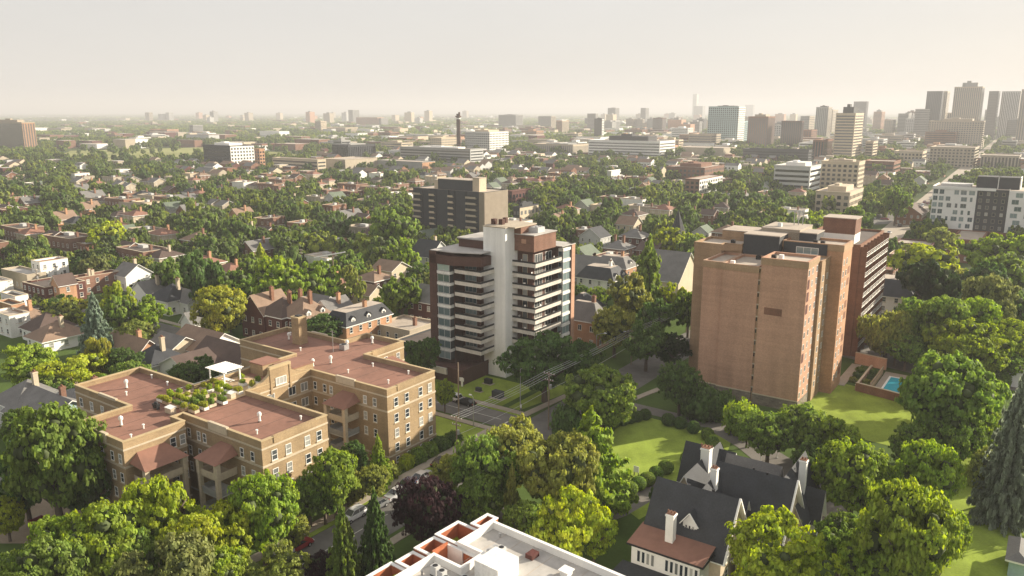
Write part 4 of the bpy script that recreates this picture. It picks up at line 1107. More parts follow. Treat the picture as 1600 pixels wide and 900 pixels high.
b = MB(); b.box(11.2, 12.1, -2.9, -2.0, 12.2, 12.75); b.box(11.05, 12.25, -3.05, -1.85, 12.75, 12.85); b.obj('roof_vent', [M['white']], wb)
acb = MB(); acb.box(-.38, .38, -.34, .34, .1, 1.05, 0); acb.lathe([(.28, 0), (.26, .04)], (0, 0, 1.05), 12, 1); acb.box(-.42, .42, -.38, .38, 0, .1, 1); acm = acb.mesh('air_conditioner', [M['pgrey'], M['black']])
for x, y in ((4.5, -3.9), (5.2, -4.8), (1.6, -10.6), (2.7, -10.8), (3.8, -11.4), (5.2, -10.2)): link('air_conditioner', acm, wb, (x, y, 12.2), 0)
b = MB(); b.lathe([(.35, 0), (.35, .4), (.5, .55), (.45, 1.0), (.2, 1.15)], (4.0, -5.0, 12.2), 12); b.lathe([(.2, 0), (.2, .9), (.3, 1.0)], (3.9, -4.1, 12.2), 8); b.tube((3.2, -4.2, 12.4), (5, -5.4, 12.4), .08); b.tube((3.0, -4.8, 12.35), (4.6, -6.0, 12.35), .08); b.obj('exhaust_fan', [M['metal']], wb)
for x, y in ((2.0, -1.2), (9.4, -5.6), (12.5, -5), (.6, -11.5)): b = MB(); b.lathe([(.1, 0), (.1, .45), (.15, .5)], (x, y, 12.2), 8); b.obj('pipe', [M['metal']], wb)
sx = MB()
for k in range(1, 12): sx.box(k * 2.15, k * 2.15 + .05, -23.6, -.4, 12.2, 12.22)
sx.obj('membrane_seam', [M['gravel']], wb)
for k, (x, y, s) in enumerate(((-2.4, -3.6, .7), (-2.6, -7.2, .7), (-1.8, -7.6, .5), (-2.2, -13, .95), (-2.4, -14.8, 1.1), (-1.6, -16.5, .9), (-1.2, -4.4, .45), (-2.6, -5.0, .5))):
    wx, wy = L(-2.1, 79.1); wx, wy = W(wx + x, wy + y)
    put_tree(wx, wy, s, s * 1.5, 'shrub', ['lime', 'bright', 'mid'][k % 3], ['lime green bush in the orange walled terrace corner', 'bright bush beside the orange screen wall', 'small green bush in the rear terrace', 'yellow green bush on the lower left terrace', 'taller bright bush spilling over the white left parapet', 'dark bush by the pale roof panel on the left terrace', 'lime bush at the terrace end near the purple-leaved tree', 'bright bush in the row along the upper terrace wall'][k], lod=0, z=10.6)

# ------------------------------------------------------------------ generic blocks
def corner_box(pxl, pxc, pxr, ytop, ybase, deep=None):
    """plan size of a block from its near corner and its two visible ends"""
    cx, cy = P(pxc, ybase)
    def hit(px, dx, dy):
        k = (px - 800) / (F_PX * _cp + (450 - ybase) * _sp)
        den = dx - k * dy
        if abs(den) < .05: return 40
        return (k * cy - cx) / den
    ll = hit(pxl, -CR, -SR); lr = hit(pxr, -SR, CR)
    h = top_h(ytop, cx, cy)
    return cx, cy, min(abs(ll), 140), min(abs(lr), 140), h
def slab_windows(root, w, d, h, style, fh, wm):
    """joined rows of windows for blocks too far off to pick single panes"""
    b = MB(); nfl = max(2, int(h / fh)); fh = (h - 1.0) / nfl
    for side in (0, 1):
        ln = w if side == 0 else d
        if ln < 3: continue
        if style == 'band':
            for k in range(nfl):
                z = .9 + k * fh
                if side == 0: b.box(-ln + .8, -.8, -.12, 0, z, z + fh * .45)
                else: b.box(0, .12, .8, ln - .8, z, z + fh * .45)
        elif style == 'fin':
            n = max(3, int(ln / 3.0)); s = ln / n
            for q in range(n):
                if side == 0: b.box(-ln + q * s + s * .22, -ln + q * s + s * .78, -.12, 0, 1, h - 1.2)
                else: b.box(0, .12, q * s + s * .22, q * s + s * .78, 1, h - 1.2)
        else:
            n = max(2, int(ln / (3.4 if style == 'grid' else 4.6))); s = ln / n
            for q in range(n):
                for k in range(nfl):
                    z = .9 + k * fh
                    if side == 0: b.box(-ln + q * s + s * .22, -ln + q * s + s * .78, -.12, 0, z, z + fh * .55)
                    else: b.box(0, .12, q * s + s * .22, q * s + s * .78, z, z + fh * .55)
    o = b.obj('window_rows', [M[wm]], root); o['kind'] = 'stuff'
def far_block(pxl, pxc, pxr, ytop, ybase, wall, label, win='grid', top=None, roof='gravel', wall2=None, name='office_block', group=None, fh=3.2, wm='glassd', maxd=45, mast=0, cat='building'):
    cx, cy, w, d, h = corner_box(pxl, pxc, pxr, ytop, ybase)
    w = max(w, 4); d = min(max(d, 6), maxd)
    t = thing(name, label, cat, cx, cy, 0, ROT, group)
    b = MB(); b.box(-w, 0, 0, d, 0, h, 0, top=1)
    if wall2: b.box(-.02, .1, .0, d, 0, h - .05, 2)
    b.obj('wall', [M[wall], M[roof], M[wall2 or wall]], t)
    b = MB(); pr = [(0, 0), (0, d), (-w, d), (-w, 0)]; b.ring(offset(pr, .25), offset(pr, -.4), h, h + 1.0 if h > 12 else h + .5); b.obj('parapet', [M[wall]], t)
    if win: slab_windows(t, w, d, h, win, fh, wm)
    if top:
        hh, m_ = top
        b = MB(); b.box(-w * .75, -w * .2, d * .2, d * .75, h, h + hh); b.box(-w * .6, -w * .45, d * .3, d * .5, h + hh, h + hh * 1.4); b.obj('roof_house', [M[m_]], t)
    if mast: b = MB(); b.tube((-w * .5, d * .4, h), (-w * .5, d * .4, h + mast), .7, .3, 5); b.obj('mast', [M['grey']], t)
    FARB.append((cx, cy, w, d))
    return t
FARB = []
def keepout(fn): return fn
FB = [
 # left far side
 (-10, 40, 60, 192, 239, 'beige', 'long tan apartment slab with ribbed front at the far left edge', 'fin', (4, 'beige'), 'orbrick'),
 (228, 234, 240, 176, 192, 'beige', 'small tan tower with a thin stem on the left horizon', 'grid', None, None),
 (248, 252, 262, 178, 191, 'pgrey', 'pale slim tower, left one of the pair on the left horizon', 'grid', None, None),
 (260, 265, 272, 176, 191, 'pgrey', 'pale slim tower, right one of the pair on the left horizon', 'grid', None, None),
 (235, 262, 280, 203, 214, 'pinkbrick', 'low pinkish block beyond the left park field', 'band', None, None),
 (297, 303, 318, 196, 211, 'grey', 'low grey block with bluish end beyond the park field', 'band', None, None),
 (376, 380, 393, 180, 189, 'cream', 'pale yellow block standing alone on the left horizon', None, None, None),
 (320, 362, 399, 229, 262, 'dgrey', 'blue-grey glass apartment block with white end at the park edge', 'grid', (3, 'white'), 'white'),
 (399, 407, 415, 234, 262, 'orbrick', 'small orange-brown block beside the blue-grey glass block', 'grid', None, None),
 (493, 502, 511, 190, 209, 'beige', 'stubby beige tower left of the hospital area', 'grid', (2, 'beige'), 'cream'),
 (545, 552, 562, 172, 195, 'grey', 'hazy grey tower on the horizon left of the chimney stack', 'grid', None, None),
 (557, 590, 600, 184, 200, 'pinkbrick', 'broad pinkish brick tower block in the left distance', 'grid', None, None),
 (586, 596, 607, 185, 200, 'grey', 'grey tower beside the broad pinkish block', 'grid', None, None),
 (613, 618, 624, 180, 192, 'cream', 'slim cream tower in the left distance', None, None, None),
 (631, 636, 641, 183, 192, 'cream', 'short cream tower right of the slim cream one', None, None, None),
 (500, 540, 575, 200, 209, 'cream', 'row of low cream buildings in the left distance', 'band', None, None),
 (615, 625, 638, 201, 210, 'cream', 'low pale yellow building beside the distant trees', None, None, None),
 (24, 50, 80, 200, 206, 'white', 'low white shed far left behind the tree belt', None, None, None),
 (520, 545, 624, 228, 252, 'dgrey', 'long grey gridded office building left of the glass-fronted one', 'fin', (2, 'grey'), None),
 (626, 735, 755, 234, 258, 'grey', 'long low building with blue-grey glass front and white roof edge', 'band', (2, 'white'), 'pgrey'),
 (654, 690, 702, 222, 234, 'cream', 'cream building behind the long glass-fronted one', 'grid', None, None),
 (672, 690, 716, 216, 236, 'cream', 'small sunlit cream block at the foot of the chimney stack', 'grid', None, None),
 (727, 765, 813, 207, 241, 'pgrey', 'big pale boxy hospital block with rows of small windows', 'grid', (3, 'cream'), 'white'),
 (779, 806, 817, 180, 203, 'grey', 'square grey-brown tower behind the pale hospital block', 'band', (2, 'dgrey'), None),
 (427, 497, 510, 250, 268, 'cream', 'long low cream building with many parking decks left of centre', 'band', None, None),
 (505, 540, 590, 250, 266, 'beige', 'low beige warehouse roofs beside the cream parking building', None, None, None),
 (590, 660, 680, 254, 266, 'grey', 'low grey flat block in front of the long glass building', None, None, 'orbrick'),
 (841, 861, 868, 182, 203, 'grey', 'hazy brown-grey tower with a short mast right of the hospital', 'band', None, 'beige'),
 (869, 878, 889, 189, 212, 'pinkbrick', 'pinkish slim tower with white stripe at centre right', 'fin', (2, 'white'), 'cream'),
 (917, 930, 934, 178, 210, 'grey', 'hazy grey tower left of the dark slim one', 'band', None, None),
 (928, 940, 943, 186, 221, 'dgrey', 'slim dark glass tower with white end wall', 'band', (2, 'dgrey'), 'white'),
 (949, 961, 967, 169, 198, 'grey', 'square grey tower rising in the central distance', 'band', (2, 'grey'), None),
 (949, 961, 969, 189, 206, 'pgrey', 'pale short slab below the square grey tower', 'fin', None, None),
 (1000, 1008, 1013, 169, 198, 'grey', 'hazy grey tower in the middle distance', 'band', None, None),
 (1019, 1034, 1040, 185, 212, 'darkbrick', 'dark brown tower above the white hospital building', 'fin', (2, 'darkbrick'), None),
 (1081, 1087, 1090, 147, 186, 'pgrey', 'tallest hazy tower with a thin profile on the horizon', None, None, None),
 (1083, 1097, 1112, 166, 188, 'grey', 'hazy lower towers at the foot of the tallest one', None, None, None),
 (1104, 1151, 1161, 167, 229, 'teal', 'tall pale teal glass tower with broken window pattern', 'grid', (2, 'dgrey'), 'white'),
 (1150, 1160, 1170, 190, 228, 'teal', 'lower shoulder of pale teal glass beside the teal tower', 'grid', None, None),
 (1163, 1176, 1187, 164, 184, 'grey', 'hazy slab tower behind the teal glass tower', None, None, None),
 (1166, 1197, 1208, 183, 234, 'brownbrick', 'brown brick tower with pale window bands right of the teal tower', 'fin', (4, 'beige'), None),
 (1218, 1250, 1253, 190, 234, 'darkbrick', 'dark brown twin-winged block left of the beige towers', 'fin', None, None),
 (1248, 1262, 1270, 182, 220, 'grey', 'grey tower with sunlit tan end behind the dark brown block', 'band', None, 'beige'),
 (1271, 1290, 1296, 168, 222, 'grey', 'tall stone-grey office tower with plain front', 'fin', (3, 'dgrey'), 'beige'),
 (1290, 1298, 1310, 172, 216, 'beige', 'sunlit beige tower attached behind the stone-grey tower', 'band', None, 'beige'),
 (1330, 1350, 1353, 159, 205, 'dgrey', 'dark-topped tower with a notched crown behind the ribbed one', 'fin', None, None),
 (1300, 1330, 1346, 178, 252, 'cream', 'ribbed cream and dark banded office tower with dark cap', 'band', (8, 'dgrey'), 'cream'),
 (1362, 1375, 1394, 175, 208, 'pinkbrick', 'hazy stepped brown towers between the two downtown groups', 'band', (5, 'grey'), None),
 (1425, 1447, 1450, 171, 220, 'grey', 'stepped grey lower part of the downtown group', 'band', None, None),
 (1440, 1464, 1466, 143, 220, 'dgrey', 'dark grey slab tower at the left of the downtown group', 'fin', None, None),
 (1462, 1472, 1480, 143, 217, 'beige', 'slim sunlit tan tower between two dark downtown towers', 'fin', None, 'cream'),
 (1481, 1524, 1538, 136, 226, 'beige', 'tallest brown ribbed downtown tower with rooftop plant and mast', 'fin', (8, 'grey'), None),
 (1536, 1551, 1556, 143, 218, 'dgrey', 'dark brown tower right of the tallest downtown tower', 'band', None, None),
 (1556, 1585, 1588, 143, 218, 'pgrey', 'pale grey glass tower with vertical bands near the right edge', 'fin', None, 'cream'),
 (1584, 1620, 1640, 140, 234, 'beige', 'broad hazy tan tower cut by the right edge', 'fin', None, None),
 (1447, 1530, 1534, 190, 234, 'beige', 'wide grid-fronted government building below downtown', 'grid', (4, 'beige'), None),
 (1450, 1520, 1532, 232, 262, 'beige', 'lower beige stone building in front of the wide grid one', 'grid', None, None),
 (1395, 1440, 1446, 238, 256, 'cream', 'long cream institutional building with tall windows', 'grid', None, None),
 (1268, 1285, 1300, 220, 250, 'brownbrick', 'brown low block under the beige tower', 'fin', None, None),
 (1350, 1362, 1369, 222, 250, 'beige', 'narrow tan block with sunlit end beside the ribbed tower', 'band', None, 'cream'),
 (1160, 1262, 1270, 236, 255, 'dgrey', 'long low dark roofed hall in the right middle distance', 'band', None, None),
 (1058, 1130, 1162, 232, 247, 'beige', 'long low tan hall behind the white hospital', None, None, None),
 (1075, 1110, 1125, 211, 234, 'beige', 'low beige terraced building left of the teal tower', 'band', None, None),
 (833, 895, 919, 227, 244, 'beige', 'long low cream ribbed hospital wing', 'fin', (1.5, 'grey'), 'cream'),
 (919, 1030, 1057, 222, 250, 'white', 'white hospital building with dark bands and dark upper storey', 'band', (6, 'dgrey'), 'white'),
 (1040, 1100, 1142, 263, 285, 'redbrick', 'red brick school with pale window strips', 'grid', (3, 'redbrick'), 'redbrick'),
 (1070, 1092, 1130, 281, 304, 'redbrick', 'brick block with white upper storey beside the red school', 'grid', None, 'white'),
 (948, 955, 980, 268, 278, 'white', 'small white flat building among the centre trees', None, None, None),
 (1207, 1263, 1279, 262, 304, 'pgrey', 'eight storey white apartment block with open balconies', 'band', (3, 'white'), 'white'),
 (1280, 1338, 1347, 255, 300, 'cream', 'beige apartment slab behind the white balconied block', 'grid', (2, 'beige'), 'cream'),
 (1347, 1395, 1405, 254, 275, 'brownbrick', 'brown row roofs right of the beige slab', 'band', None, None),
 (1272, 1325, 1345, 302, 335, 'cream', 'four storey cream block with flat roof and tall chimney', 'grid', (3, 'cream'), 'cream'),
 (1180, 1200, 1216, 380, 395, 'beige', 'small flat beige building behind the brick tower', None, None, None),
 (805, 812, 841, 325, 350, 'dgrey', 'low dark block with pale brick end beside the charcoal tower', 'grid', (2, 'dgrey'), 'cream'),
 (793, 800, 830, 300, 322, 'maroon', 'maroon low-rise with white bands behind the charcoal tower', 'grid', None, 'maroon'),
 (1395, 1452, 1458, 385, 410, 'maroon', 'low maroon brick building with flat roof at the right', 'grid', None, None),
 (1484, 1530, 1560, 378, 400, 'brownbrick', 'low brown flat-roofed building under the modern block', 'grid', None, None),
 (1400, 1416, 1424, 178, 214, 'grey', 'mid-height grey tower left of the downtown group', 'band', None, None),
 (1412, 1430, 1436, 186, 216, 'pgrey', 'short pale tower at the left foot of the downtown group', 'grid', None, None),
 (1534, 1548, 1560, 172, 214, 'grey', 'lower grey tower in front of the dark brown one', 'band', None, None),
 (1570, 1584, 1590, 158, 216, 'beige', 'tan tower in front of the pale glass one', 'fin', None, None),
 (1380, 1392, 1402, 188, 214, 'beige', 'tan mid-rise between the two downtown groups', 'grid', None, None),
 (1305, 1322, 1332, 196, 220, 'grey', 'grey mid-rise behind the ribbed office tower', 'grid', None, None),
 (1208, 1222, 1230, 196, 222, 'pgrey', 'pale mid-rise beside the brown brick tower', 'grid', None, None),
 (1250, 1266, 1275, 204, 228, 'brownbrick', 'brown mid-rise before the grey tower', 'grid', None, None),
 (1530, 1590, 1640, 245, 265, 'beige', 'long pale low building beside the avenue at the right edge', 'fin', None, None),
]
for k in FB:
    far_block(*k[:6], label=k[6], win=k[7], top=k[8], wall2=k[9])
# modern white and charcoal block on the right, window by window
cx, cy, w, d, h = corner_box(1452, 1640, 1700, 281, 392)
cx, cy = P(1640, 392); mbx = thing('apartment_building', 'modern white and charcoal apartment block with scattered windows above a brick base', 'building', cx, cy, 0, ROT)
mw = 46.0
b = MB(); b.box(-mw, 0, 0, 20, 0, 6.2, 3); b.box(-mw, -29, -.0, 20, 6.2, 24.2, 0, top=1); b.box(-29, -17, .3, 20, 6.2, 24.2, 2, top=1); b.box(-17, 0, -.6, 20, 6.2, 24.2, 0, top=1)
b.obj('wall', [M['white'], M['gravel'], M['dgrey'], M['brownbrick']], mbx)
b = MB(); b.box(-mw - .3, -22, -.3, -.0, 23.6, 24.8); b.box(-mw - .3, -mw, -.3, 20, 23.6, 24.8); b.box(-29.2, -28.9, -.25, 0, 6.2, 24); b.box(-17.1, -16.9, -.8, 0, 6.2, 24.9); b.obj('frame_trim', [M['white']], mbx)
b = MB(); b.box(-30, -14, 6, 16, 24.2, 29.2, 0); b.box(-22, -21.7, 5.7, 16, 24.2, 29.2, 1); b.box(-14, -13.6, 6, 16, 24.2, 29.4, 1); b.obj('roof_house', [M['dgrey'], M['offwhite']], mbx)
b = MB(); b.box(-44, -32, 8, 16, 24.2, 25.4); b.obj('roof_house', [M['pgrey']], mbx)
rm = random.Random(2)
for k in range(6):
    z = 6.9 + k * 2.9
    for x in (-44.8, -42.4): add_window(mbx, x, -.02, z, 0, -1, 1.8, 2.0, style='double', frame='pgrey', glass='glassb', sill=None)
    for x in (-39.6, -36.8, -33.8, -30.8):
        if rm.random() < .85:
            ww = rm.choice([1.0, 1.0, 1.8, 2.3]); add_window(mbx, x + rm.uniform(-.5, .5), -.02, z, 0, -1, ww, 1.9, style='double' if ww > 1.5 else 'plain', frame='pgrey', glass='glassb', sill=None)
    for x in (-27.4, -24.6, -21.8, -19): add_window(mbx, x, .28, z + .1, 0, -1, 1.2, 1.5, style='plain', frame='stone', glass='glass', sill=None)
    for x in (-14.5, -9.5, -4.5): add_window(mbx, x + (k % 2) * 1.2, -.62, z, 0, -1, 2.6, 2.0, style='double', frame='pgrey', glass='glassb', sill=None)
for x in range(-44, -2, 4): add_window(mbx, x, -.02, 2.2, 0, -1, 1.6, 2.2, style='plain', frame='dgrey', glass='glass', sill=None)
# chimney stack with a white steam plume
q = P(716, 246)
st = thing('chimney_stack', 'tall dark twin-flued power plant stack above the hospital roofs', 'chimney', q[0], q[1])
b = MB(); b.tube((0, 0, 0), (0, 0, 54), 1.9, 1.6, 12); b.tube((2.6, 0, 0), (2.6, 0, 56), 1.3, 1.2, 10); b.box(-2.2, 4.2, -2, 2, 50, 51.5); b.obj('flue', [M['darkbrick']], st)
b = MB(); b.box(-2.1, 3.8, -1.9, 1.9, 47.5, 49); b.obj('collar', [M['offwhite']], st)
SM = bpy.data.materials.new('steam'); t = nt(SM); t.nodes.remove(t.nodes['Principled BSDF']); pv = t.nodes.new('ShaderNodeVolumePrincipled'); pv.inputs['Density'].default_value = .07; pv.inputs['Color'].default_value = (.98, .98, .98, 1); t.links.new(pv.outputs[0], t.nodes['Material Output'].inputs['Volume'])
q = P(724, 240); rs = random.Random(4)
sb_ = MB()
for k in range(16):
    f = k / 15; c = Vector((-13 * f + rs.uniform(-2, 2), rs.uniform(-2, 2), 2 + 24 * f + rs.uniform(-1, 1))); rr = 1.6 + 3.4 * f
    i = len(sb_.v); sb_.v += [tuple(Vector(v) * rr * rs.uniform(.85, 1.15) + c) for v in ICO_V]; sb_.f += [tuple(int(j) + i for j in ff) for ff in ICO_F]; sb_.m += [0] * 20
so = sb_.obj('steam', [SM], None, (q[0], q[1], 10)); tag(so, 'white steam plume drifting up beside the dark stack', 'steam'); 

# ------------------------------------------------------------------ houses placed one by one
def H(pxc, pyc, ze, w, d, zr, kind, wall, roof, label, axis='x', chim=0, chm='redbrick', win=True, name='house', cat='house', flat=0.0, over=.45, dorm=0, rz=ROT, wk='sash', trim='white', chpos=None):
    wx, wy = P(pxc, pyc, ze)
    t = thing(name, label, cat, wx, wy, 0, rz)
    if kind == 'hip': r = hip_part(t, -w, 0, 0, d, ze, zr, wall, roof, flat=flat, over=over, trim=trim)
    elif kind == 'gable': r = gable_part(t, -w, 0, 0, d, ze, zr, axis, wall, roof, over=over, trim=trim)
    else:
        shell(t, [(-w, 0), (0, 0), (0, d), (-w, d)], ze + .5, ze, wall, roof, cap=trim if trim != 'white' else 'stone', par=.3, capt=.1); r = t
    for k in range(chim):
        x, y = (chpos[k] if chpos else (-w * (.3 + .4 * k), d * .55)); chimney(r, x, y, ze, max(zr, ze) + 1.6, chm, .42)
    if win:
        nf = max(1, int(ze / 2.6)); zs = [.9 + k * (ze / nf) for k in range(nf)]
        edge_windows(t, (-w, 0), (0, 0), zs, max(1, int(w / 2.8)), w=1.0, h=1.4, style=wk)
        edge_windows(t, (0, 0), (0, d), zs, max(1, int(d / 2.8)), w=1.0, h=1.4, style=wk)
    for k in range(dorm):
        y = d * (k + .5) / dorm
        b = MB(); x1 = .1; zb = ze + .3
        b.box(-1.8, -.2, y - .7, y + .7, zb, zb + 1.2, 0); b.quad((0, y - .95, zb + 1.1), (0, y, zb + 1.9), (-2.2, y, zb + 1.9), (-2.2, y - .95, zb + 1.1), 1); b.quad((0, y, zb + 1.9), (0, y + .95, zb + 1.1), (-2.2, y + .95, zb + 1.1), (-2.2, y, zb + 1.9), 1); b.tri((-.2, y - .7, zb + 1.2), (-.2, y + .7, zb + 1.2), (-.2, y, zb + 1.8), 0)
        do = b.obj('dormer', [M['white'], M[roof]], r); add_window(do, -.19, y, zb + .15, 1, 0, .8, .95, style='plain', sill=None)
    q = [W_ for W_ in (proj(wx, wy, ze),)][0]
    cx = wx + (-w / 2) * CR - (d / 2) * SR; cy = wy + (-w / 2) * SR + (d / 2) * CR
    PROT.append((cx, cy, max(w, d) * .5 + 1, ze, zr))
    return t
PROT = []
H(62, 668, 5.6, 13, 11, 8.6, 'gable', 'teal', 'shingleg', 'pale blue house with grey roof at the left edge behind the big tree', 'x', 1, 'redbrick')
H(24, 640, 6, 9, 9, 9.5, 'hip', 'pgrey', 'shingleg', 'grey hip-roofed house with stone chimney at the far left edge', chim=1, chm='stone')
H(112, 640, 6.4, 7, 10, 8.8, 'gable', 'pgrey', 'slate', 'small house with dark slate gable squeezed beside the courtyard block', 'y', 1, 'redbrick')
t = H(150, 655, 6.2, 7.5, 5, 7.8, 'hip', 'dgrey', 'shingled', 'two storey screened porch with dark hipped roof against the courtyard block', flat=.2, win=False, name='porch_building', cat='porch')
H(318, 553, 4.2, 14, 11, 7.6, 'gable', 'white', 'shingleb', 'house with wide brown roof and white gable behind the roof garden', 'x', 0)
H(372, 572, 4.2, 16, 8, 7.2, 'gable', 'cream', 'shingled', 'dark brown roofed house directly behind the courtyard block', 'x', 0)
H(300, 590, 3.6, 13, 8, 6.8, 'gable', 'white', 'shingled', 'brown roofed house with white gable end beside the bushes', 'y', 0)
H(236, 572, 4.4, 8, 8, 7.8, 'hip', 'pgrey', 'slate', 'slate-blue hip-roofed house left of the wide brown roofs', chim=1, chm='stone')
H(262, 552, 4.4, 9, 9, 7.0, 'gable', 'cream', 'shingleg', 'grey-brown roofed house between slate-blue roof and white gable', 'x', 0)
H(214, 556, 4.6, 14, 6, 7.4, 'gable', 'orbrick', 'shingleb', 'orange brick house with brown roof and tall brick chimney', 'x', 1, 'orbrick')
H(68, 534, 3.0, 8.5, 10.5, 6.2, 'hip', 'white', 'shingleb', 'white bungalow with broad brown hip roof, nearer one of two', chim=1, chm='stone', over=.7)
H(60, 520, 3.2, 9, 9, 7.0, 'hip', 'white', 'shingled', 'darker brown hip-roofed house just behind the white bungalow', chim=0, over=.6)
H(26, 505, 3.6, 10, 9, 6.8, 'hip', 'cream', 'shingleb', 'brown hip-roofed yellow brick house next to the orange brick one', chim=1, chm='orbrick')
H(18, 480, 6, 9, 3.4, 6.3, 'flat', 'orbrick', 'darkroof', 'orange brick flat-roofed house at the left edge')
H(24, 466, 6.4, 9, 3.4, 6.8, 'flat', 'white', 'darkroof', 'white balconied house behind the orange brick one')
H(14, 497, 5.4, 10, 5, 6, 'flat', 'offwhite', 'gravel', 'white flat-roofed house at the left edge below the orange brick one')
H(99, 441, 5.4, 5, 18, 6, 'flat', 'redbrick', 'ybrick_roof', 'long red brick block with white bay fronts on the left street', chim=2, chm='stone')
H(70, 452, 5.2, 14, 12, 6, 'flat', 'maroon', 'darkroof', 'dark maroon block with wide dark flat roof on the left street')
H(62, 412, 8.4, 6, 9, 9, 'flat', 'white', 'ybrick_roof', 'white box-like building with rusty roof edge at the left')
H(92, 446, 6.4, 5, 5, 9.0, 'gable', 'orbrick', 'shingled', 'narrow orange gabled house front beside the red brick block', 'y')
H(42, 432, 5, 18, 6, 5, 'flat', 'beige', 'membrane', 'beige flat-roofed row house block at the left')
H(232, 462, 4.2, 10, 9, 7.6, 'gable', 'white', 'shingleg', 'white house with pale grey gables among the left trees', 'y', 1, 'cream')
H(262, 472, 4.2, 10, 10, 8.2, 'hip', 'white', 'slate', 'white house with slate-blue hip roof and cream chimney', chim=1, chm='cream')
H(294, 474, 3.8, 8, 7, 6.6, 'gable', 'white', 'shingleg', 'small white gabled house right of the slate-blue hip roof', 'x', 0)
H(196, 432, 5, 8, 9, 8.2, 'gable', 'white', 'shingleg', 'white house with cream-grey gable in the left treetops', 'x', 1, 'cream')
H(300, 507, 4, 5, 5, 6.6, 'gable', 'white', 'shingleg', 'narrow white gabled cottage beside the yellow-green tree', 'y', 0)
# Victorian row
H(473, 500, 7.0, 9, 9, 11.4, 'hip', 'maroon', 'shingleb', 'maroon Victorian house with brown pointed roofs behind the courtyard block', chim=2, chm='brownbrick', flat=.1, dorm=2)
H(440, 497, 7.0, 9, 9, 11.0, 'hip', 'maroon', 'shingled', 'middle maroon house of the Victorian row with dormers', chim=1, chm='brownbrick', dorm=1)
H(412, 492, 7.0, 9, 9, 11.4, 'gable', 'maroon', 'shingleb', 'left end maroon house of the Victorian row', 'y', 1, 'brownbrick')
H(520, 492, 5.4, 8, 8, 8.6, 'gable', 'white', 'shingleg', 'white gabled house with grey roof behind the orange brick mansard', 'y', 1, 'orbrick')
H(498, 484, 5.4, 8, 8, 8.2, 'gable', 'white', 'shingleg', 'grey gabled house next to the maroon Victorian row', 'x', 0)
t = H(541, 511, 5.6, 8, 16, 8.6, 'hip', 'orbrick', 'slate', 'orange brick house with dark mansard roof and small dormers', chim=1, chm='orbrick', flat=.55, dorm=3, over=.35)
H(585, 440, 6.4, 9, 9, 8.6, 'hip', 'darkbrick', 'shingleb', 'dark brick house with tan tiled roof in the centre trees', chim=1, chm='brownbrick')
H(612, 424, 6.4, 9, 9, 8.8, 'gable', 'cream', 'shingleb', 'tan roofed house behind the dark brick one among centre trees', 'x', 0)
H(577, 462, 3.4, 9, 7, 5.8, 'gable', 'cream', 'shingleb', 'low tan roofed cottage among centre trees', 'x', 0)
H(676, 474, 6.6, 9, 9, 10.2, 'gable', 'maroon', 'shingleg', 'maroon brick house with rounded dormer left of the white-shaft tower', 'x', 1, 'brownbrick', dorm=2)
H(640, 520, 3.2, 12, 11, 3.6, 'flat', 'beige', 'gravel', 'low tan flat roof with brick chimney behind the courtyard block', chim=1)
H(668, 545, 3.4, 10, 14, 3.6, 'flat', 'dgrey', 'darkroof', 'low dark flat roof left of the white-shaft tower')
H(672, 402, 5.4, 10, 12, 10.4, 'gable', 'pgrey', 'slate', 'blue-grey steep roofed house with white gable below the charcoal tower', 'x', 1, 'stone')
# right of the white-shaft tower
H(934, 505, 6.8, 10, 6, 11, 'hip', 'orbrick', 'shingleg', 'orange brick Victorian house with slate turret dormer right of the white-shaft tower', chim=1, flat=.2, dorm=1, wk='double')
H(918, 488, 6.6, 8, 9, 10.4, 'hip', 'orbrick', 'slate', 'slate-roofed back wing of the orange brick Victorian house', flat=.1)
H(936, 442, 3.5, 16, 14, 10.4, 'gable', 'beige', 'shingleg', 'big plain grey-brown roof hall right of the white-shaft tower', 'x', 0, win=False)
t = H(958, 440, 5.4, 13, 10, 9, 'hip', 'offwhite', 'slate', 'sprawling house with slate mansard and white chimney right of centre', chim=1, chm='white', flat=.5, dorm=2)
H(978, 420, 6.8, 12, 8, 10, 'hip', 'orbrick', 'shingleg', 'orange brick gabled house behind the slate mansard', chim=1, chm='orbrick', flat=.4, dorm=1)
H(1060, 441, 5, 12, 17, 13, 'gable', 'cream', 'shingleg', 'large steep brown-grey roof with two triangular dormers left of the brick tower', 'x', 0, win=False)
H(1002, 372, 6.4, 10, 9, 9.4, 'hip', 'maroon', 'shingleg', 'brick house with pale tin roof in the centre right trees', chim=1)
H(938, 372, 6, 10, 9, 9.6, 'gable', 'pgrey', 'slate', 'grey slate gabled house beside the dark purple tree', 'y', 0)
H(990, 352, 6.4, 9, 9, 9.6, 'gable', 'cream', 'shingleb', 'cream house with tan gable roofs in the centre right', 'x', 1)
H(975, 390, 6.4, 9, 9, 9.2, 'hip', 'redbrick', 'shingleg', 'red brick house with grey roof above the slate mansard', chim=2)
wx, wy = P(1057, 400); t = thing('church_tower', 'slender dark pointed spire left of the brick tower roof', 'spire', wx, wy)
b = MB(); b.box(-2.6, 2.6, -2.6, 2.6, 0, 9, 0); b.obj('wall', [M['fieldstone']], t); b = MB(); b.lathe([(3.6, 9), (.05, 18.5)], (0, 0, 0), 8); b.obj('roof', [M['slate']], t)
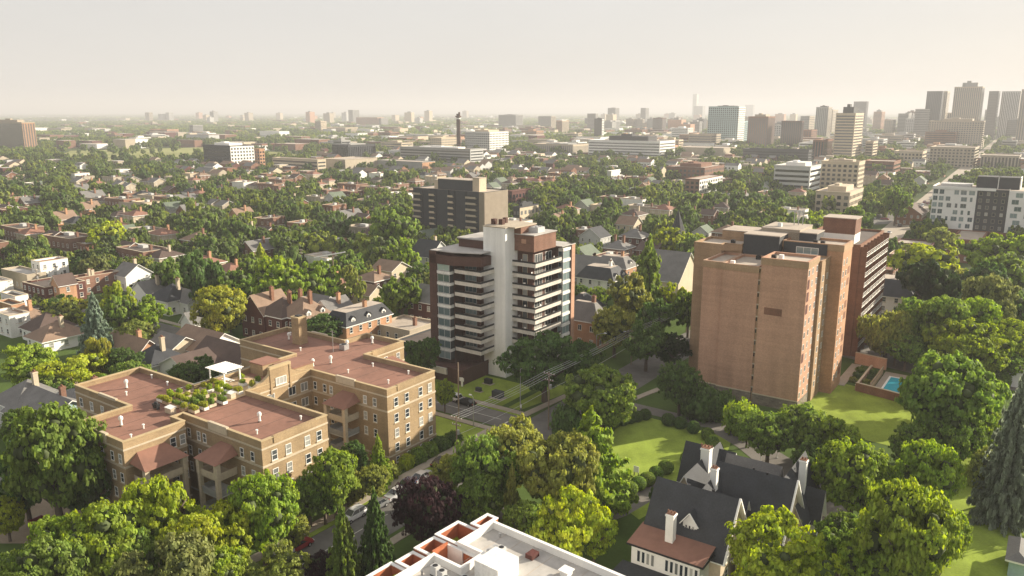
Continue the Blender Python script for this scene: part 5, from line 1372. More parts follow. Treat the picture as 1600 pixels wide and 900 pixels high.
# right side
H(1430, 468, 5.2, 16, 14, 9.6, 'hip', 'white', 'slate', 'white trimmed slate mansard house right of the balconied brick slab', chim=2, chm='white', flat=.45, dorm=2)
H(1395, 425, 6, 12, 10, 6, 'flat', 'brownbrick', 'ybrick_roof', 'brown brick flat-roofed house behind the balconied slab')
H(1398, 452, 6.4, 8, 8, 8.4, 'hip', 'offwhite', 'shingleg', 'small white house with grey roof beside the balconied slab', flat=.3)
H(1455, 405, 5, 14, 12, 5, 'flat', 'brownbrick', 'gravel', 'low brown brick building with grey roof above the lime tree')
H(1545, 398, 4, 24, 10, 4, 'flat', 'brownbrick', 'gravel', 'low brick building with tan roof below the modern block')
H(1440, 335, 6, 12, 18, 10, 'gable', 'brownbrick', 'shingled', 'dark brown gabled house beside the avenue', 'y', 0)
t = H(1604, 880, 2.4, 1.8, 6, 3.2, 'hip', 'teal', 'shingleg', 'corner of a grey-blue shed at the bottom right edge', win=False)
t = H(1625, 590, 3, 5, 10, 4.2, 'gable', 'white', 'shingleb', 'white garage with tan roof at the right edge', 'y', win=False)

# ------------------------------------------------------------------ trees placed one by one (surveyed crown top, width)
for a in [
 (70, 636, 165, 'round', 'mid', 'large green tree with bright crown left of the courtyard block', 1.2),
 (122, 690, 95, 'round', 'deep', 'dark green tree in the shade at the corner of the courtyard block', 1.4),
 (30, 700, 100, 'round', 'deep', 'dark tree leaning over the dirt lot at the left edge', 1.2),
 (245, 742, 135, 'open', 'lime', 'lime green tree in front of the courtyard block porch', 1.15),
 (160, 782, 150, 'round', 'bright', 'bright green tree at the lower left beside the dirt lot', 1.1),
 (55, 838, 150, 'round', 'mid', 'mid green tree in the bottom left corner', 1.1),
 (5, 775, 62, 'round', 'lime', 'lime green branch tree at the left edge by the dirt lot', 1.2),
 (268, 768, 52, 'open', 'brown', 'brownish thinning tree between the two lime trees', 1.4),
 (352, 782, 112, 'open', 'lime', 'lime green tree below the second porch', 1.15),
 (250, 838, 165, 'open', 'pale', 'pale olive tree at the bottom left', 1.0),
 (150, 855, 120, 'round', 'bright', 'bright tree cut by the bottom edge at the left', 1.0),
 (335, 850, 110, 'round', 'bright', 'bright tree cut by the bottom edge under the courtyard block', 1.1),
 (405, 738, 128, 'round', 'bright', 'yellow-green tree under the sunlit corner of the courtyard block', 1.2),
 (448, 752, 52, 'open', 'brown', 'thin bare-looking brown tree beside the sidewalk', 1.5),
 (520, 702, 92, 'round', 'bright', 'fresh green tree between the courtyard wings on the street side', 1.2),
 (480, 735, 70, 'round', 'mid', 'mid green tree behind the bare utility post by the sidewalk', 1.3),
 (590, 680, 46, 'spruce', 'bright', 'small bright conifer at the sunlit corner of the courtyard block', 1.7),
 (582, 722, 56, 'round', 'olive', 'greyish green round tree by the sidewalk', 1.2),
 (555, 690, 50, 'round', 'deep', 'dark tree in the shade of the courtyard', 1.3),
 (435, 852, 95, 'open', 'olive', 'pale olive tree at the bottom edge beside the street', 1.0),
 (380, 870, 70, 'open', 'pale', 'pale green sapling top at the bottom edge left of the street', 1.0),
 (533, 788, 72, 'spruce', 'mid', 'left one of two spruces standing in front of the street', 2.0),
 (583, 766, 66, 'spruce', 'deep', 'right one of two spruces, darker, beside the purple tree', 2.3),
 (500, 862, 62, 'round', 'purple', 'small purple-leaved tree at the bottom edge', 1.0),
 (668, 738, 112, 'round', 'purple', 'large purple-leaved tree beside the street', 1.15),
 (700, 712, 62, 'open', 'olive', 'olive tree behind the purple-leaved tree', 1.3),
 (762, 672, 115, 'round', 'mid', 'dark green side of the tree group by the intersection', 1.2),
 (802, 646, 105, 'round', 'olive', 'tall yellow-green tree at the intersection, highest of the group', 1.35),
 (872, 670, 125, 'round', 'olive', 'broad yellow-green tree right of the tallest one at the intersection', 1.3),
 (748, 738, 88, 'round', 'mid', 'mid green tree above the orange terrace walls', 1.2),
 (800, 724, 48, 'spruce', 'olive', 'narrow olive conifer between the tree group and white roof', 2.6),
 (892, 764, 118, 'open', 'lime', 'bright lime tree behind the pale grey roof', 1.2),
 (925, 640, 138, 'pine', 'bright', 'large pine with layered branches beside the park lawn', 1.2),
 (660, 523, 56, 'round', 'deep', 'dark tree between courtyard block and white-shaft tower', 1.3),
 (694, 590, 34, 'round', 'bright', 'small bright tree at the courtyard block corner by the cross street', 1.6),
 (852, 520, 140, 'open', 'deep', 'wide dark honey locust in front of the white-shaft tower', .75),
 (905, 530, 60, 'open', 'deep', 'dark tree right of the honey locust in the shade', 1.0),
 (940, 572, 140, 'round', 'mid', 'broad green tree at the corner opposite the white-shaft tower', .78),
 (887, 632, 52, 'shrub', 'deep', 'dark shrub under the broad green corner tree', 1.1),
 (1065, 558, 72, 'round', 'deep', 'dark tree at the left foot of the brick tower', 1.25),
 (1100, 600, 60, 'shrub', 'deep', 'dark bush at the stone base of the brick tower', .9),
 (1130, 612, 44, 'shrub', 'deep', 'small dark bush against the stone base of the brick tower', .9),
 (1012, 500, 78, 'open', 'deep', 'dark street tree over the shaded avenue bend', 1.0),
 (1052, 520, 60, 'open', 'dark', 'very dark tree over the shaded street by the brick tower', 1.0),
 (962, 472, 76, 'round', 'olive', 'grey-green tree above the shaded street', 1.1),
 (984, 425, 80, 'round', 'olive', 'round olive tree below the slate mansard house', 1.1),
 (1016, 372, 62, 'pine', 'mid', 'tall feathery conifer between the mansard house and steep roof', 1.9),
 (1048, 438, 56, 'open', 'lime', 'sunlit lime tree below the large steep roof', 1.1),
 (1078, 452, 56, 'round', 'mid', 'green tree tucked against the brick tower left edge', 1.3),
 (1030, 465, 60, 'round', 'deep', 'dark tree under the sunlit lime tree', 1.1),
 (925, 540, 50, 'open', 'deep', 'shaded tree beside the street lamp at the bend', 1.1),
 (1162, 628, 56, 'shrub', 'bright', 'bright bush at the front corner of the brick tower', .9),
 (1205, 640, 90, 'round', 'mid', 'green tree in front of the brick tower lawn, left one', .95),
 (1252, 626, 96, 'round', 'mid', 'green tree in front of the brick tower lawn, middle one', 1.0),
 (1310, 650, 88, 'open', 'bright', 'yellow-green tree in front of the brick tower lawn, right one', 1.0),
 (1486, 548, 168, 'spread', 'mid', 'huge spreading tree beside the swimming pool', .95),
 (1340, 694, 138, 'round', 'bright', 'bright round tree above the car park of the slate-roofed house', 1.0),
 (1458, 686, 108, 'round', 'bright', 'bright tree in the right garden below the huge spreading tree', 1.3),
 (1428, 748, 158, 'round', 'bright', 'tall yellow-green tree at the lower right', 1.4),
 (1318, 802, 98, 'round', 'mid', 'mid green tree between the car park and the bottom edge', 1.2),
 (1212, 808, 172, 'open', 'lime', 'lime green tree overhanging the slate-roofed house', .95),
 (1545, 700, 66, 'round', 'olive', 'olive tree beside the blue spruce', 1.4),
 (1602, 585, 100, 'spruce', 'blue', 'tall blue-grey spruce at the right edge', 2.3),
 (1500, 640, 90, 'round', 'mid', 'mid green tree behind the right garden', 1.1),
 (1392, 470, 92, 'willow', 'olive', 'feathery olive willow beside the balconied slab', 1.0),
 (1440, 462, 80, 'round', 'mid', 'mid green tree right of the willow', 1.0),
 (1478, 458, 100, 'round', 'mid', 'green tree in the right park, third from the slab', 1.1),
 (1552, 424, 92, 'round', 'pale', 'pale green tree rising in the right park', 1.2),
 (1520, 498, 120, 'spread', 'bright', 'bright spreading tree above the right garden wall', .8),
 (1590, 500, 90, 'spread', 'bright', 'bright tree at the right edge above the garden wall', .9),
 (1450, 378, 112, 'spread', 'lime', 'wide lime tree below the modern block', .7),
 (1460, 402, 104, 'round', 'dark', 'dark brownish tree in front of the wide lime tree', 1.0),
 (1568, 358, 104, 'spread', 'bright', 'wide bright tree at the right under the modern block', .8),
 (1585, 392, 84, 'round', 'mid', 'mid green tree at the right edge below the wide bright one', .9),
 (1540, 405, 80, 'round', 'deep', 'dark tree in the right park hollow', 1.0),
 (1500, 415, 70, 'round', 'olive', 'olive tree in the right park behind the pale one', 1.0),
 (1473, 352, 58, 'round', 'olive', 'small olive tree at the foot of the modern block', .8),
 (1590, 450, 70, 'round', 'deep', 'deep green tree at the right edge of the park', 1.1),
 (1420, 520, 64, 'round', 'mid', 'green tree behind the parked silver car', .9),
 (1575, 545, 60, 'round', 'mid', 'green tree above the climbing hedge at the right', .9),
 (1278, 328, 52, 'round', 'lime', 'lime tree behind the roof of the brick tower', .9),
 (1340, 318, 60, 'round', 'mid', 'olive green tree above the brick and white roof house', .9),
 (1404, 290, 42, 'round', 'mid', 'tall green tree standing beside the avenue', 1.4),
 (40, 536, 92, 'open', 'bright', 'bright bushy tree at the left edge above the blue house', .8),
 (112, 548, 110, 'open', 'lime', 'lime bushy tree below the white bungalow', .75),
 (60, 575, 90, 'round', 'mid', 'green tree behind the pale blue house', .8),
 (152, 520, 46, 'tall', 'yellow', 'narrow yellow-green tree in front of the blue-grey spruce', 1.9),
 (190, 540, 60, 'round', 'deep', 'dark green tree left of the slate-blue hip roof', 1.1),
 (143, 458, 66, 'spruce', 'blue', 'blue-grey spruce beside the white bungalow', 1.7),
 (303, 556, 88, 'round', 'deep', 'dark tree behind the roof of the courtyard block', .8),
 (508, 488, 66, 'round', 'deep', 'dark tree between the tall chimney and the orange mansard house', .8),
 (340, 444, 90, 'round', 'yellow', 'large yellow-green round tree in the left middle', 1.0),
 (232, 464, 66, 'open', 'bright', 'bright tree before the slate-blue hip roof', .9),
 (180, 440, 56, 'open', 'lime', 'lime tree in the left gardens', 1.3),
 (112, 460, 42, 'tall', 'yellow', 'yellow leaved small tree beside the left street', 1.1),
 (96, 468, 56, 'round', 'olive', 'olive tree beside the parked white car at the left', .9),
 (212, 500, 66, 'round', 'olive', 'olive tree above the orange brick house chimney', .9),
 (165, 344, 68, 'round', 'lime', 'bright lime rounded tree in the left distance', .75),
 (310, 388, 76, 'round', 'deep', 'tall dark green tree in the left middle', 1.3),
 (365, 418, 70, 'round', 'mid', 'green tree left of the maroon Victorian row', 1.0),
 (268, 400, 70, 'round', 'mid', 'mid green tree left of the tall dark one', 1.0),
 (432, 412, 84, 'round', 'bright', 'bright green tree above the Victorian row, left one', 1.0),
 (490, 406, 80, 'round', 'bright', 'bright green tree above the Victorian row, right one', 1.0),
 (400, 395, 60, 'round', 'mid', 'mid green tree behind the Victorian row', 1.1),
 (545, 414, 50, 'open', 'olive', 'thin olive tree beside the T-shaped pole', 1.4),
 (576, 368, 36, 'round', 'lime', 'bright lime tree in the centre treetops', 1.2),
 (540, 390, 60, 'round', 'mid', 'green tree behind the T-shaped pole', 1.0),
 (626, 424, 76, 'round', 'mid', 'green leafy tree between the centre houses', 1.0),
 (614, 328, 86, 'round', 'mid', 'large green tree left of the charcoal tower', .9),
 (632, 375, 60, 'open', 'bright', 'bright tree below the charcoal tower', 1.0),
 (700, 392, 40, 'round', 'olive', 'olive tree hugging the white-shaft tower left side', 1.2),
 (853, 338, 56, 'round', 'dark', 'very dark tree right of the charcoal tower', .9),
 (882, 375, 56, 'round', 'deep', 'deep green tree behind the white-shaft tower roof', 1.0),
 (935, 395, 48, 'round', 'purple', 'dark purple tree above the sprawling mansard house', .9),
 (1050, 352, 60, 'round', 'lime', 'lime tree beside the slender spire', .9),
 (1090, 362, 50, 'round', 'lime', 'lime tree behind the steep roof by the brick tower', .9),
 (748, 752, 70, 'round', 'mid', 'green tree between narrow conifer and purple-leaved tree', 1.2),
 (300, 800, 120, 'round', 'lime', 'lime green tree in the middle of the bottom left canopy', 1.2),
 (95, 800, 120, 'round', 'bright', 'bright green tree beside the dirt lot, lower one', 1.2),
 (205, 822, 110, 'round', 'mid', 'green tree in the canopy below the brown thinning tree', 1.2),
 (455, 800, 60, 'open', 'olive', 'olive tree beside the sidewalk above the red car', 1.1),
 (505, 745, 70, 'round', 'mid', 'green tree at the courtyard mouth by the sidewalk', 1.1),
 (545, 735, 50, 'shrub', 'olive', 'loose olive bush by the sidewalk next to the courtyard', 1.0),
 (300, 870, 110, 'round', 'lime', 'yellow-green tree top at the bottom edge', 1.0),
 (820, 780, 80, 'round', 'mid', 'green tree directly above the white roof corner', 1.2),
 (720, 770, 60, 'round', 'deep', 'dark tree right of the purple-leaved tree', 1.3),
 (930, 800, 70, 'open', 'lime', 'lime tree near the right slope of the white roof', 1.2),
 (1370, 840, 110, 'round', 'bright', 'bright tree at the bottom edge left of the tall yellow-green tree', 1.1),
 (1480, 790, 90, 'round', 'bright', 'bright tree behind the tall yellow-green tree', 1.3),
 (1430, 660, 74, 'round', 'mid', 'green tree under the huge spreading tree, left side', 1.1),
 (1520, 620, 80, 'round', 'bright', 'bright tree under the huge spreading tree, right side', 1.2),
 (1270, 690, 70, 'round', 'deep', 'dark tree behind the right chimney of the slate-roofed house', 1.2),
 (1170, 645, 50, 'round', 'mid', 'small green tree between flagpoles and brick tower', 1.1),
 (1480, 560, 90, 'round', 'mid', 'green tree behind the huge spreading tree', 1.0),
 (1405, 505, 60, 'open', 'olive', 'olive tree under the willow', 1.1),
 (1530, 460, 90, 'round', 'bright', 'bright tree in the middle of the right park', 1.1),
 (1495, 480, 80, 'round', 'mid', 'mid green tree in the right park beside the bright one', 1.0),
 (20, 640, 60, 'round', 'mid', 'green tree left of the pale blue house', 1.0),
 (205, 560, 70, 'round', 'mid', 'green tree between narrow yellow tree and slate-blue hip roof', 1.0),
 (85, 600, 90, 'round', 'deep', 'dark tree in front of the courtyard block back corner', .8),
 (165, 585, 70, 'round', 'bright', 'bright tree behind the courtyard block back corner', .8),
]:
    T(a[0], a[1], a[2] * 1.08, *a[3:6], ratio=a[6])
for k, (x, y, tone, lab) in enumerate(((2.4, 1.5, 'lime', 'bright bush at the sunlit foot of the courtyard block near the conifer'), (2.2, 4.6, 'mid', 'round bush second along the courtyard block wall'), (2.3, 7.4, 'mid', 'round bush third along the courtyard block wall'), (2.2, 10.4, 'deep', 'shaded bush at the far end of the courtyard block wall'), (2.6, 13.5, 'deep', 'dark bush beyond the courtyard block corner'), (2.4, -2.6, 'olive', 'olive bush by the sidewalk before the conifer'), (1.6, -6, 'mid', 'green bush at the courtyard entrance by the sidewalk'))):
    wx, wy = W(x, y); put_tree(wx, wy, 1.5 + .2 * (k % 2), 2.4, 'shrub', tone, lab)
ordn = ['first', 'second', 'third', 'fourth', 'fifth', 'sixth', 'seventh', 'eighth', 'ninth', 'tenth']
LB = [(938, 662), (951, 664), (960, 657), (973, 654), (984, 651), (995, 648), (1008, 645)]
for k, (a, b_) in enumerate(LB):
    wx, wy = P(a, b_ + 10); put_tree(wx, wy, 1.15, 2.0, 'hedge', 'deep', '%s clipped ball bush from the pine along the shaded lawn edge' % ordn[k], 'clipped ball bushes round the lawn')
for k, (a, b_) in enumerate([(1044, 655), (1063, 660), (1083, 667), (1105, 678), (1112, 690), (1118, 700)]):
    wx, wy = P(a, b_ + 9); put_tree(wx, wy, 1.25, 2.2, 'hedge', 'deep' if k < 3 else 'mid', '%s ball bush from the left beside the park driveway' % ordn[k], 'clipped ball bushes round the lawn')
for k, (a, b_) in enumerate([(1073, 716), (1040, 729), (1025, 738), (1011, 748), (997, 755), (984, 763)]):
    wx, wy = P(a, b_ + 10); put_tree(wx, wy, 1.2, 2.1, 'hedge', 'mid', '%s ball bush from the slate roofs along the sunlit lawn edge' % ordn[k], 'clipped ball bushes round the lawn')
wx, wy = P(1018, 790); put_tree(wx, wy, .5, 3.2, 'tall', 'deep', 'thin dark columnar cedar beside the slate-roofed house')
for k, (a, b_, s) in enumerate([(1545, 660, 1.6), (1552, 640, 1.5), (1560, 622, 1.5), (1566, 606, 1.5), (1572, 590, 1.5), (1540, 700, 1.8), (1534, 730, 1.8), (1528, 760, 1.9)]):
    wx, wy = P(a, b_); put_tree(wx, wy, s, 3.6, 'shrub', 'mid', 'section %s from the far end of the tall climbing hedge at the right' % ['five', 'four', 'three', 'two', 'one', 'six', 'seven', 'eight'][k], 'tall hedge along the right garden')

# ------------------------------------------------------------------ poles, wires, lamps, signs
def pole(px_, py_, h, label, arms=True, lamp=None, m='wood', r=.15, group='utility poles'):
    wx, wy = P(px_, py_) if not isinstance(px_, tuple) else px_
    t = thing('utility_pole', label, 'utility pole', wx, wy, 0, ROT, group)
    b = MB(); b.tube((0, 0, 0), (0, 0, h), r, r * .7, 8); b.obj('pole', [M[m]], t)
    if arms:
        for z, w in ((h - .4, 1.15), (h - 1.6, .9)):
            b = MB(); b.box(-w, w, -.06, .06, z - .06, z + .06, 0); b.obj('crossarm', [M['wood']], t)
            for q in (-w * .9, -w * .35, w * .35, w * .9): b = MB(); b.lathe([(.05, 0), (.07, .1), (.04, .22)], (q, 0, z + .06), 6); b.obj('insulator', [M['white']], t)
        b = MB(); b.lathe([(.22, 0), (.24, .1), (.24, .8), (.12, .9)], (.35, 0, h - 3.2), 8); b.obj('transformer', [M['metal']], t)
    if lamp:
        dx, dy, z = lamp; b = MB(); b.tube((0, 0, z), (dx * .6, dy * .6, z + .5), .04, n=5); b.tube((dx * .6, dy * .6, z + .5), (dx, dy, z + .5), .04, n=5); b.obj('lamp_arm', [M['metal']], t)
        b = MB(); b.box(dx - .28, dx + .28, dy - .12, dy + .12, z + .4, z + .55); b.obj('lamp_head', [M['white']], t)
    return wx, wy, h
tp = lambda a, b_, y: top_h(y, *P(a, b_))
p1 = pole(714, 716, tp(714, 716, 650), 'utility pole with two crossarms and hanging gear behind the yellow-green tree group')
p2 = pole(857, 672, tp(857, 672, 581), 'utility pole with crossarms at the street corner, in the centre')
p3 = pole(986, 570, tp(986, 570, 516), 'utility pole with street lamp arm beside the shaded bend', lamp=(-1.9, 0, 7.2))
p4 = pole(717, 655, tp(717, 655, 566), 'tall plain brown utility pole at the cross street left of the intersection', arms=False)
p5 = pole(1072, 520, tp(1072, 520, 478), 'utility pole with lamp near the left edge of the brick tower', lamp=(-1.9, 0, 7.2))
p0 = (*W(9.0, -62), 9.5)
pole(136, 800, 6, 'short utility pole with lamp arm beside the courtyard block left corner', arms=False, lamp=(-1.8, -.5, 5.2))
pole(475, 822, 7.4, 'thin white utility post by the sidewalk under the courtyard block', arms=False, m='white', r=.07)
TB = tp(524, 487, 397)
pole(524, 487, TB, 'T-shaped pole with a long white top bar in the centre trees', arms=False, r=.2)
wx, wy = P(524, 487); t = thing('siren_bar', 'long pale horizontal bar on top of the pole in the centre trees', 'antenna', wx, wy, TB, .15); b = MB(); b.tube((-5.2, 0, -.9), (3.6, 0, .5), .2, n=6); b.obj('bar', [M['white']], t)
pole(472, 425, tp(472, 425, 389), 'far utility pole with crossarm above the Victorian row')
pole(62, 466, tp(62, 466, 420), 'utility pole beside the parked white car at the left')
pole(118, 470, tp(118, 470, 432), 'utility pole in front of the long red brick block')
pole(208, 402, 8, 'utility pole beyond the lime tree in the left distance')
pole(313, 512, 7, 'leaning utility pole with lamp beside the yellow-green round tree', arms=False, lamp=(-1.6, 0, 5.6))
pole(197, 575, 0.1 + 6, 'thin pole among the bushes behind the courtyard block left wing', arms=False, r=.08)
def wire(a, b_, da, db, sag, label):
    b = MB(); pts = []
    for k in range(15):
        f = k / 14; x = a[0] + (b_[0] - a[0]) * f + (da[0] * (1 - f) + db[0] * f) * CR; y = a[1] + (b_[1] - a[1]) * f + (da[0] * (1 - f) + db[0] * f) * SR
        z = (a[2] + da[1]) * (1 - f) + (b_[2] + db[1]) * f - sag * 4 * f * (1 - f); pts.append((x, y, z))
    for k in range(14): b.tube(pts[k], pts[k + 1], .028, n=4, caps=False)
    o = b.obj('overhead_wire', [M['pgrey']]); tag(o, label, 'wire', 'overhead wires along the main street'); return o
for i, (a, b_, nm) in enumerate(((p1, p2, 'between the tree-group pole and the corner pole'), (p2, p3, 'between the corner pole and the lamp pole at the bend'), (p3, p5, 'between the bend pole and the pole by the brick tower'))):
    for k, (dx, dz, w_) in enumerate(((-1.03, -.15, 'outer left'), (-.4, -.15, 'inner left'), (.4, -.15, 'inner right'), (1.03, -.15, 'outer right'), (0, -3.4, 'lowest'))):
        wire(a, b_, (dx, dz), (dx, dz), .35, '%s overhead wire %s' % (w_, nm))
def street_lamp(px_, py_, h, dx, dy, label, m='metal'):
    wx, wy = P(px_, py_); t = thing('street_lamp', label, 'street lamp', wx, wy, 0, ROT, 'street lamps')
    b = MB(); b.tube((0, 0, 0), (0, 0, h), .1, .07, 8); b.obj('pole', [M[m]], t)
    b = MB(); b.tube((0, 0, h), (dx * .5, dy * .5, h + .35), .045, n=5); b.tube((dx * .5, dy * .5, h + .35), (dx, dy, h + .45), .04, n=5); b.obj('arm', [M[m]], t)
    b = MB(); b.box(dx - .35, dx + .2, dy - .13, dy + .13, h + .36, h + .52); b.obj('lamp_head', [M['white']], t)
street_lamp(813, 642, 8.6, 1.9, 1.0, 'grey street lamp on the corner in front of the white-shaft tower')
street_lamp(740, 666, 5.6, -.6, 0, 'short street lamp by the near sidewalk of the cross street')
street_lamp(931, 578, 8.2, 1.7, 1.0, 'street lamp at the shaded bend right of the white-shaft tower')
for (a, b_, h, lab) in ((1188, 722, 5.6, 'white flagpole behind the slate roofs, left one'), (1214, 716, 5.6, 'white flagpole behind the slate roofs, right one'), (1099, 652, 4.4, 'short white post beside the park driveway')):
    wx, wy = P(a, b_); t = thing('flagpole' if h > 5 else 'lamp_post', lab, 'pole', wx, wy); b = MB(); b.tube((0, 0, 0), (0, 0, h), .08, .05, 8); b.lathe([(.1, 0), (.1, .12)], (0, 0, h), 8); b.obj('pole', [M['white']], t); b = MB(); b.lathe([(.2, 0), (.2, .15)], (0, 0, 0), 8); b.obj('foot', [M['grey']], t)
wx, wy = P(994, 744); t = thing('garden_sign', 'small white board on two posts at the lawn edge', 'sign', wx, wy, 0, ROT)
for x in (-.35, .35): b = MB(); b.box(x - .05, x + .05, -.05, .05, 0, 1.5); b.obj('post', [M['black']], t)
b = MB(); b.box(-.45, .45, -.09, -.05, .7, 1.75); b.obj('board', [M['white']], t)
# notice sign, green boxes near the tower
for (a, b_, lab, s, m) in ((763, 600, 'black utility cabinet on a concrete pad in front of the tower', 1.6, 'black'), (748, 612, 'dark low planter box on the grass before the tower', 1.2, 'dgrey'), (778, 622, 'dark bench-like box beside the cross street sidewalk', 2.2, 'dgrey')):
    wx, wy = P(a, b_); t = thing('utility_cabinet', lab, 'cabinet', wx, wy, 0, ROT)
    b = MB(); b.box(-s * .75, s * .75, -s * .45, s * .45, 0, .15, 0); b.obj('pad', [M['walk']], t)
    b = MB(); b.box(-s * .5, s * .5, -s * .3, s * .3, .15, .15 + s * .6, 0); b.box(-s * .53, s * .53, -s * .33, s * .33, .15 + s * .6, .2 + s * .6, 0); b.obj('body', [M[m]], t)
wx, wy = P(722, 604); t = thing('totem_sign', 'white post sign on the grass beside the tall brown pole', 'sign', wx, wy, 0, ROT); b = MB(); b.box(-.2, .2, -.1, .1, 0, 2.0); b.obj('post', [M['white']], t); b = MB(); b.box(-.6, .6, -.12, -.1, 1.2, 2.0); b.obj('board', [M['white']], t)

# ------------------------------------------------------------------ garden walls, pool
def lwall(name, label, pts, h, m, th=.35, z=0):
    wx, wy = W(*pts[0]); t = thing(name, label, 'wall', wx, wy)
    for a, b_ in zip(pts, pts[1:]):
        b = MB(); a_, c_ = Vector(a) - Vector(pts[0]), Vector(b_) - Vector(pts[0]); d = (c_ - a_).normalized() ; q = Vector((-d.y, d.x)) * th / 2
        P4 = [tuple(a_ - q), tuple(c_ - q), tuple(c_ + q), tuple(a_ + q)]
        b.prism(P4, z, h, 0); b.obj('panel', [M[m]], t)
        b = MB(); q = q * 1.25; P4 = [tuple(a_ - q), tuple(c_ - q), tuple(c_ + q), tuple(a_ + q)]; b.prism(P4, h + .002, h + .12, 0); b.obj('coping', [M['stone']], t)
    return t
lwall('garden_wall', 'pinkish brick retaining wall behind the brick tower lawn', [(50.4, 102), (57.3, 100.6)], 2.6, 'pinkbrick')
lwall('garden_wall', 'low brick wall round the planting bed beside the pool', [(54.6, 82.4), (60.5, 81), (66, 79.4)], 1.8, 'brownbrick')
lwall('garden_wall', 'low kerb wall of the planting bed by the path', [(54.5, 99), (54.5, 83)], 1.0, 'pinkbrick')
wx, wy = W(57.2, 90); t = thing('pool_fence', 'wooden slatted fence along the pool deck', 'fence', wx, wy)
for k in range(30): b = MB(); b.box(-.06, .06, -7 + k * .48, -6.62 + k * .48, 0, 2.0); b.obj('board', [M['orange'] if False else M['palewood']], t)
b = MB(); b.box(.06, .12, -7, 7.4, .4, .5); b.box(.06, .12, -7, 7.4, 1.5, 1.6); b.obj('rail', [M['wood']], t)
slab('pool_deck', M['walk'], [(57.5, 82), (74, 78.5), (75, 98), (57.5, 99)], 0, .18)
wx, wy = W(59.2, 84.4); t = thing('swimming_pool', 'bright turquoise swimming pool behind the huge spreading tree', 'pool', wx, wy)
b = MB(); b.box(0, 10, 0, 11, .1, .22); b.obj('water', [M['pool']], t); b = MB(); b.ring([(-.4, -.4), (10.4, -.4), (10.4, 11.4), (-.4, 11.4)], [(0, 0), (10, 0), (10, 11), (0, 11)], .1, .3); b.obj('rim', [M['white']], t)
for k, (x, y) in enumerate(((52.6, 96), (52.8, 92), (52.9, 88), (55.6, 96), (55.8, 92), (55.7, 88), (56, 84.6), (55.4, 83.6))):
    wx, wy = W(x, y); put_tree(wx, wy, .9, 1.2, 'shrub', ['mid', 'deep', 'olive'][k % 3], '%s low shrub from the back wall in the beds beside the brick tower' % ordn[k], 'low shrubs in the beds by the pool')

# ------------------------------------------------------------------ vehicles
def wheel_mesh():
    b = MB(); n = 14
    for y0, y1, r, m in ((-.11, .11, .31, 0), (-.115, .118, .18, 1)):
        i = len(b.v)
        for y in (y0, y1):
            for k in range(n): a = 6.28318 * k / n; b.v.append((r * math.cos(a), y, r * math.sin(a)))
        for k in range(n): j = (k + 1) % n; b.f.append((i + k, i + j, i + n + j, i + n + k)); b.m.append(m)
        b.f.append(tuple(range(i, i + n))); b.m.append(m); b.f.append(tuple(range(i + 2 * n - 1, i + n - 1, -1))); b.m.append(m)
    return b.mesh('wheel', [M['black'], M['metal']])
WHEEL = wheel_mesh()
def carpaint(name, col):
    if name not in MATS:
        m = bpy.data.materials.new(name); b = nt(m).nodes['Principled BSDF']; b.inputs['Base Color'].default_value = (*col, 1); b.inputs['Roughness'].default_value = .3; b.inputs['Coat Weight'].default_value = .6; b.inputs['Coat Roughness'].default_value = .06; b.inputs['Metallic'].default_value = .15; MATS[name] = m
    return MATS[name]
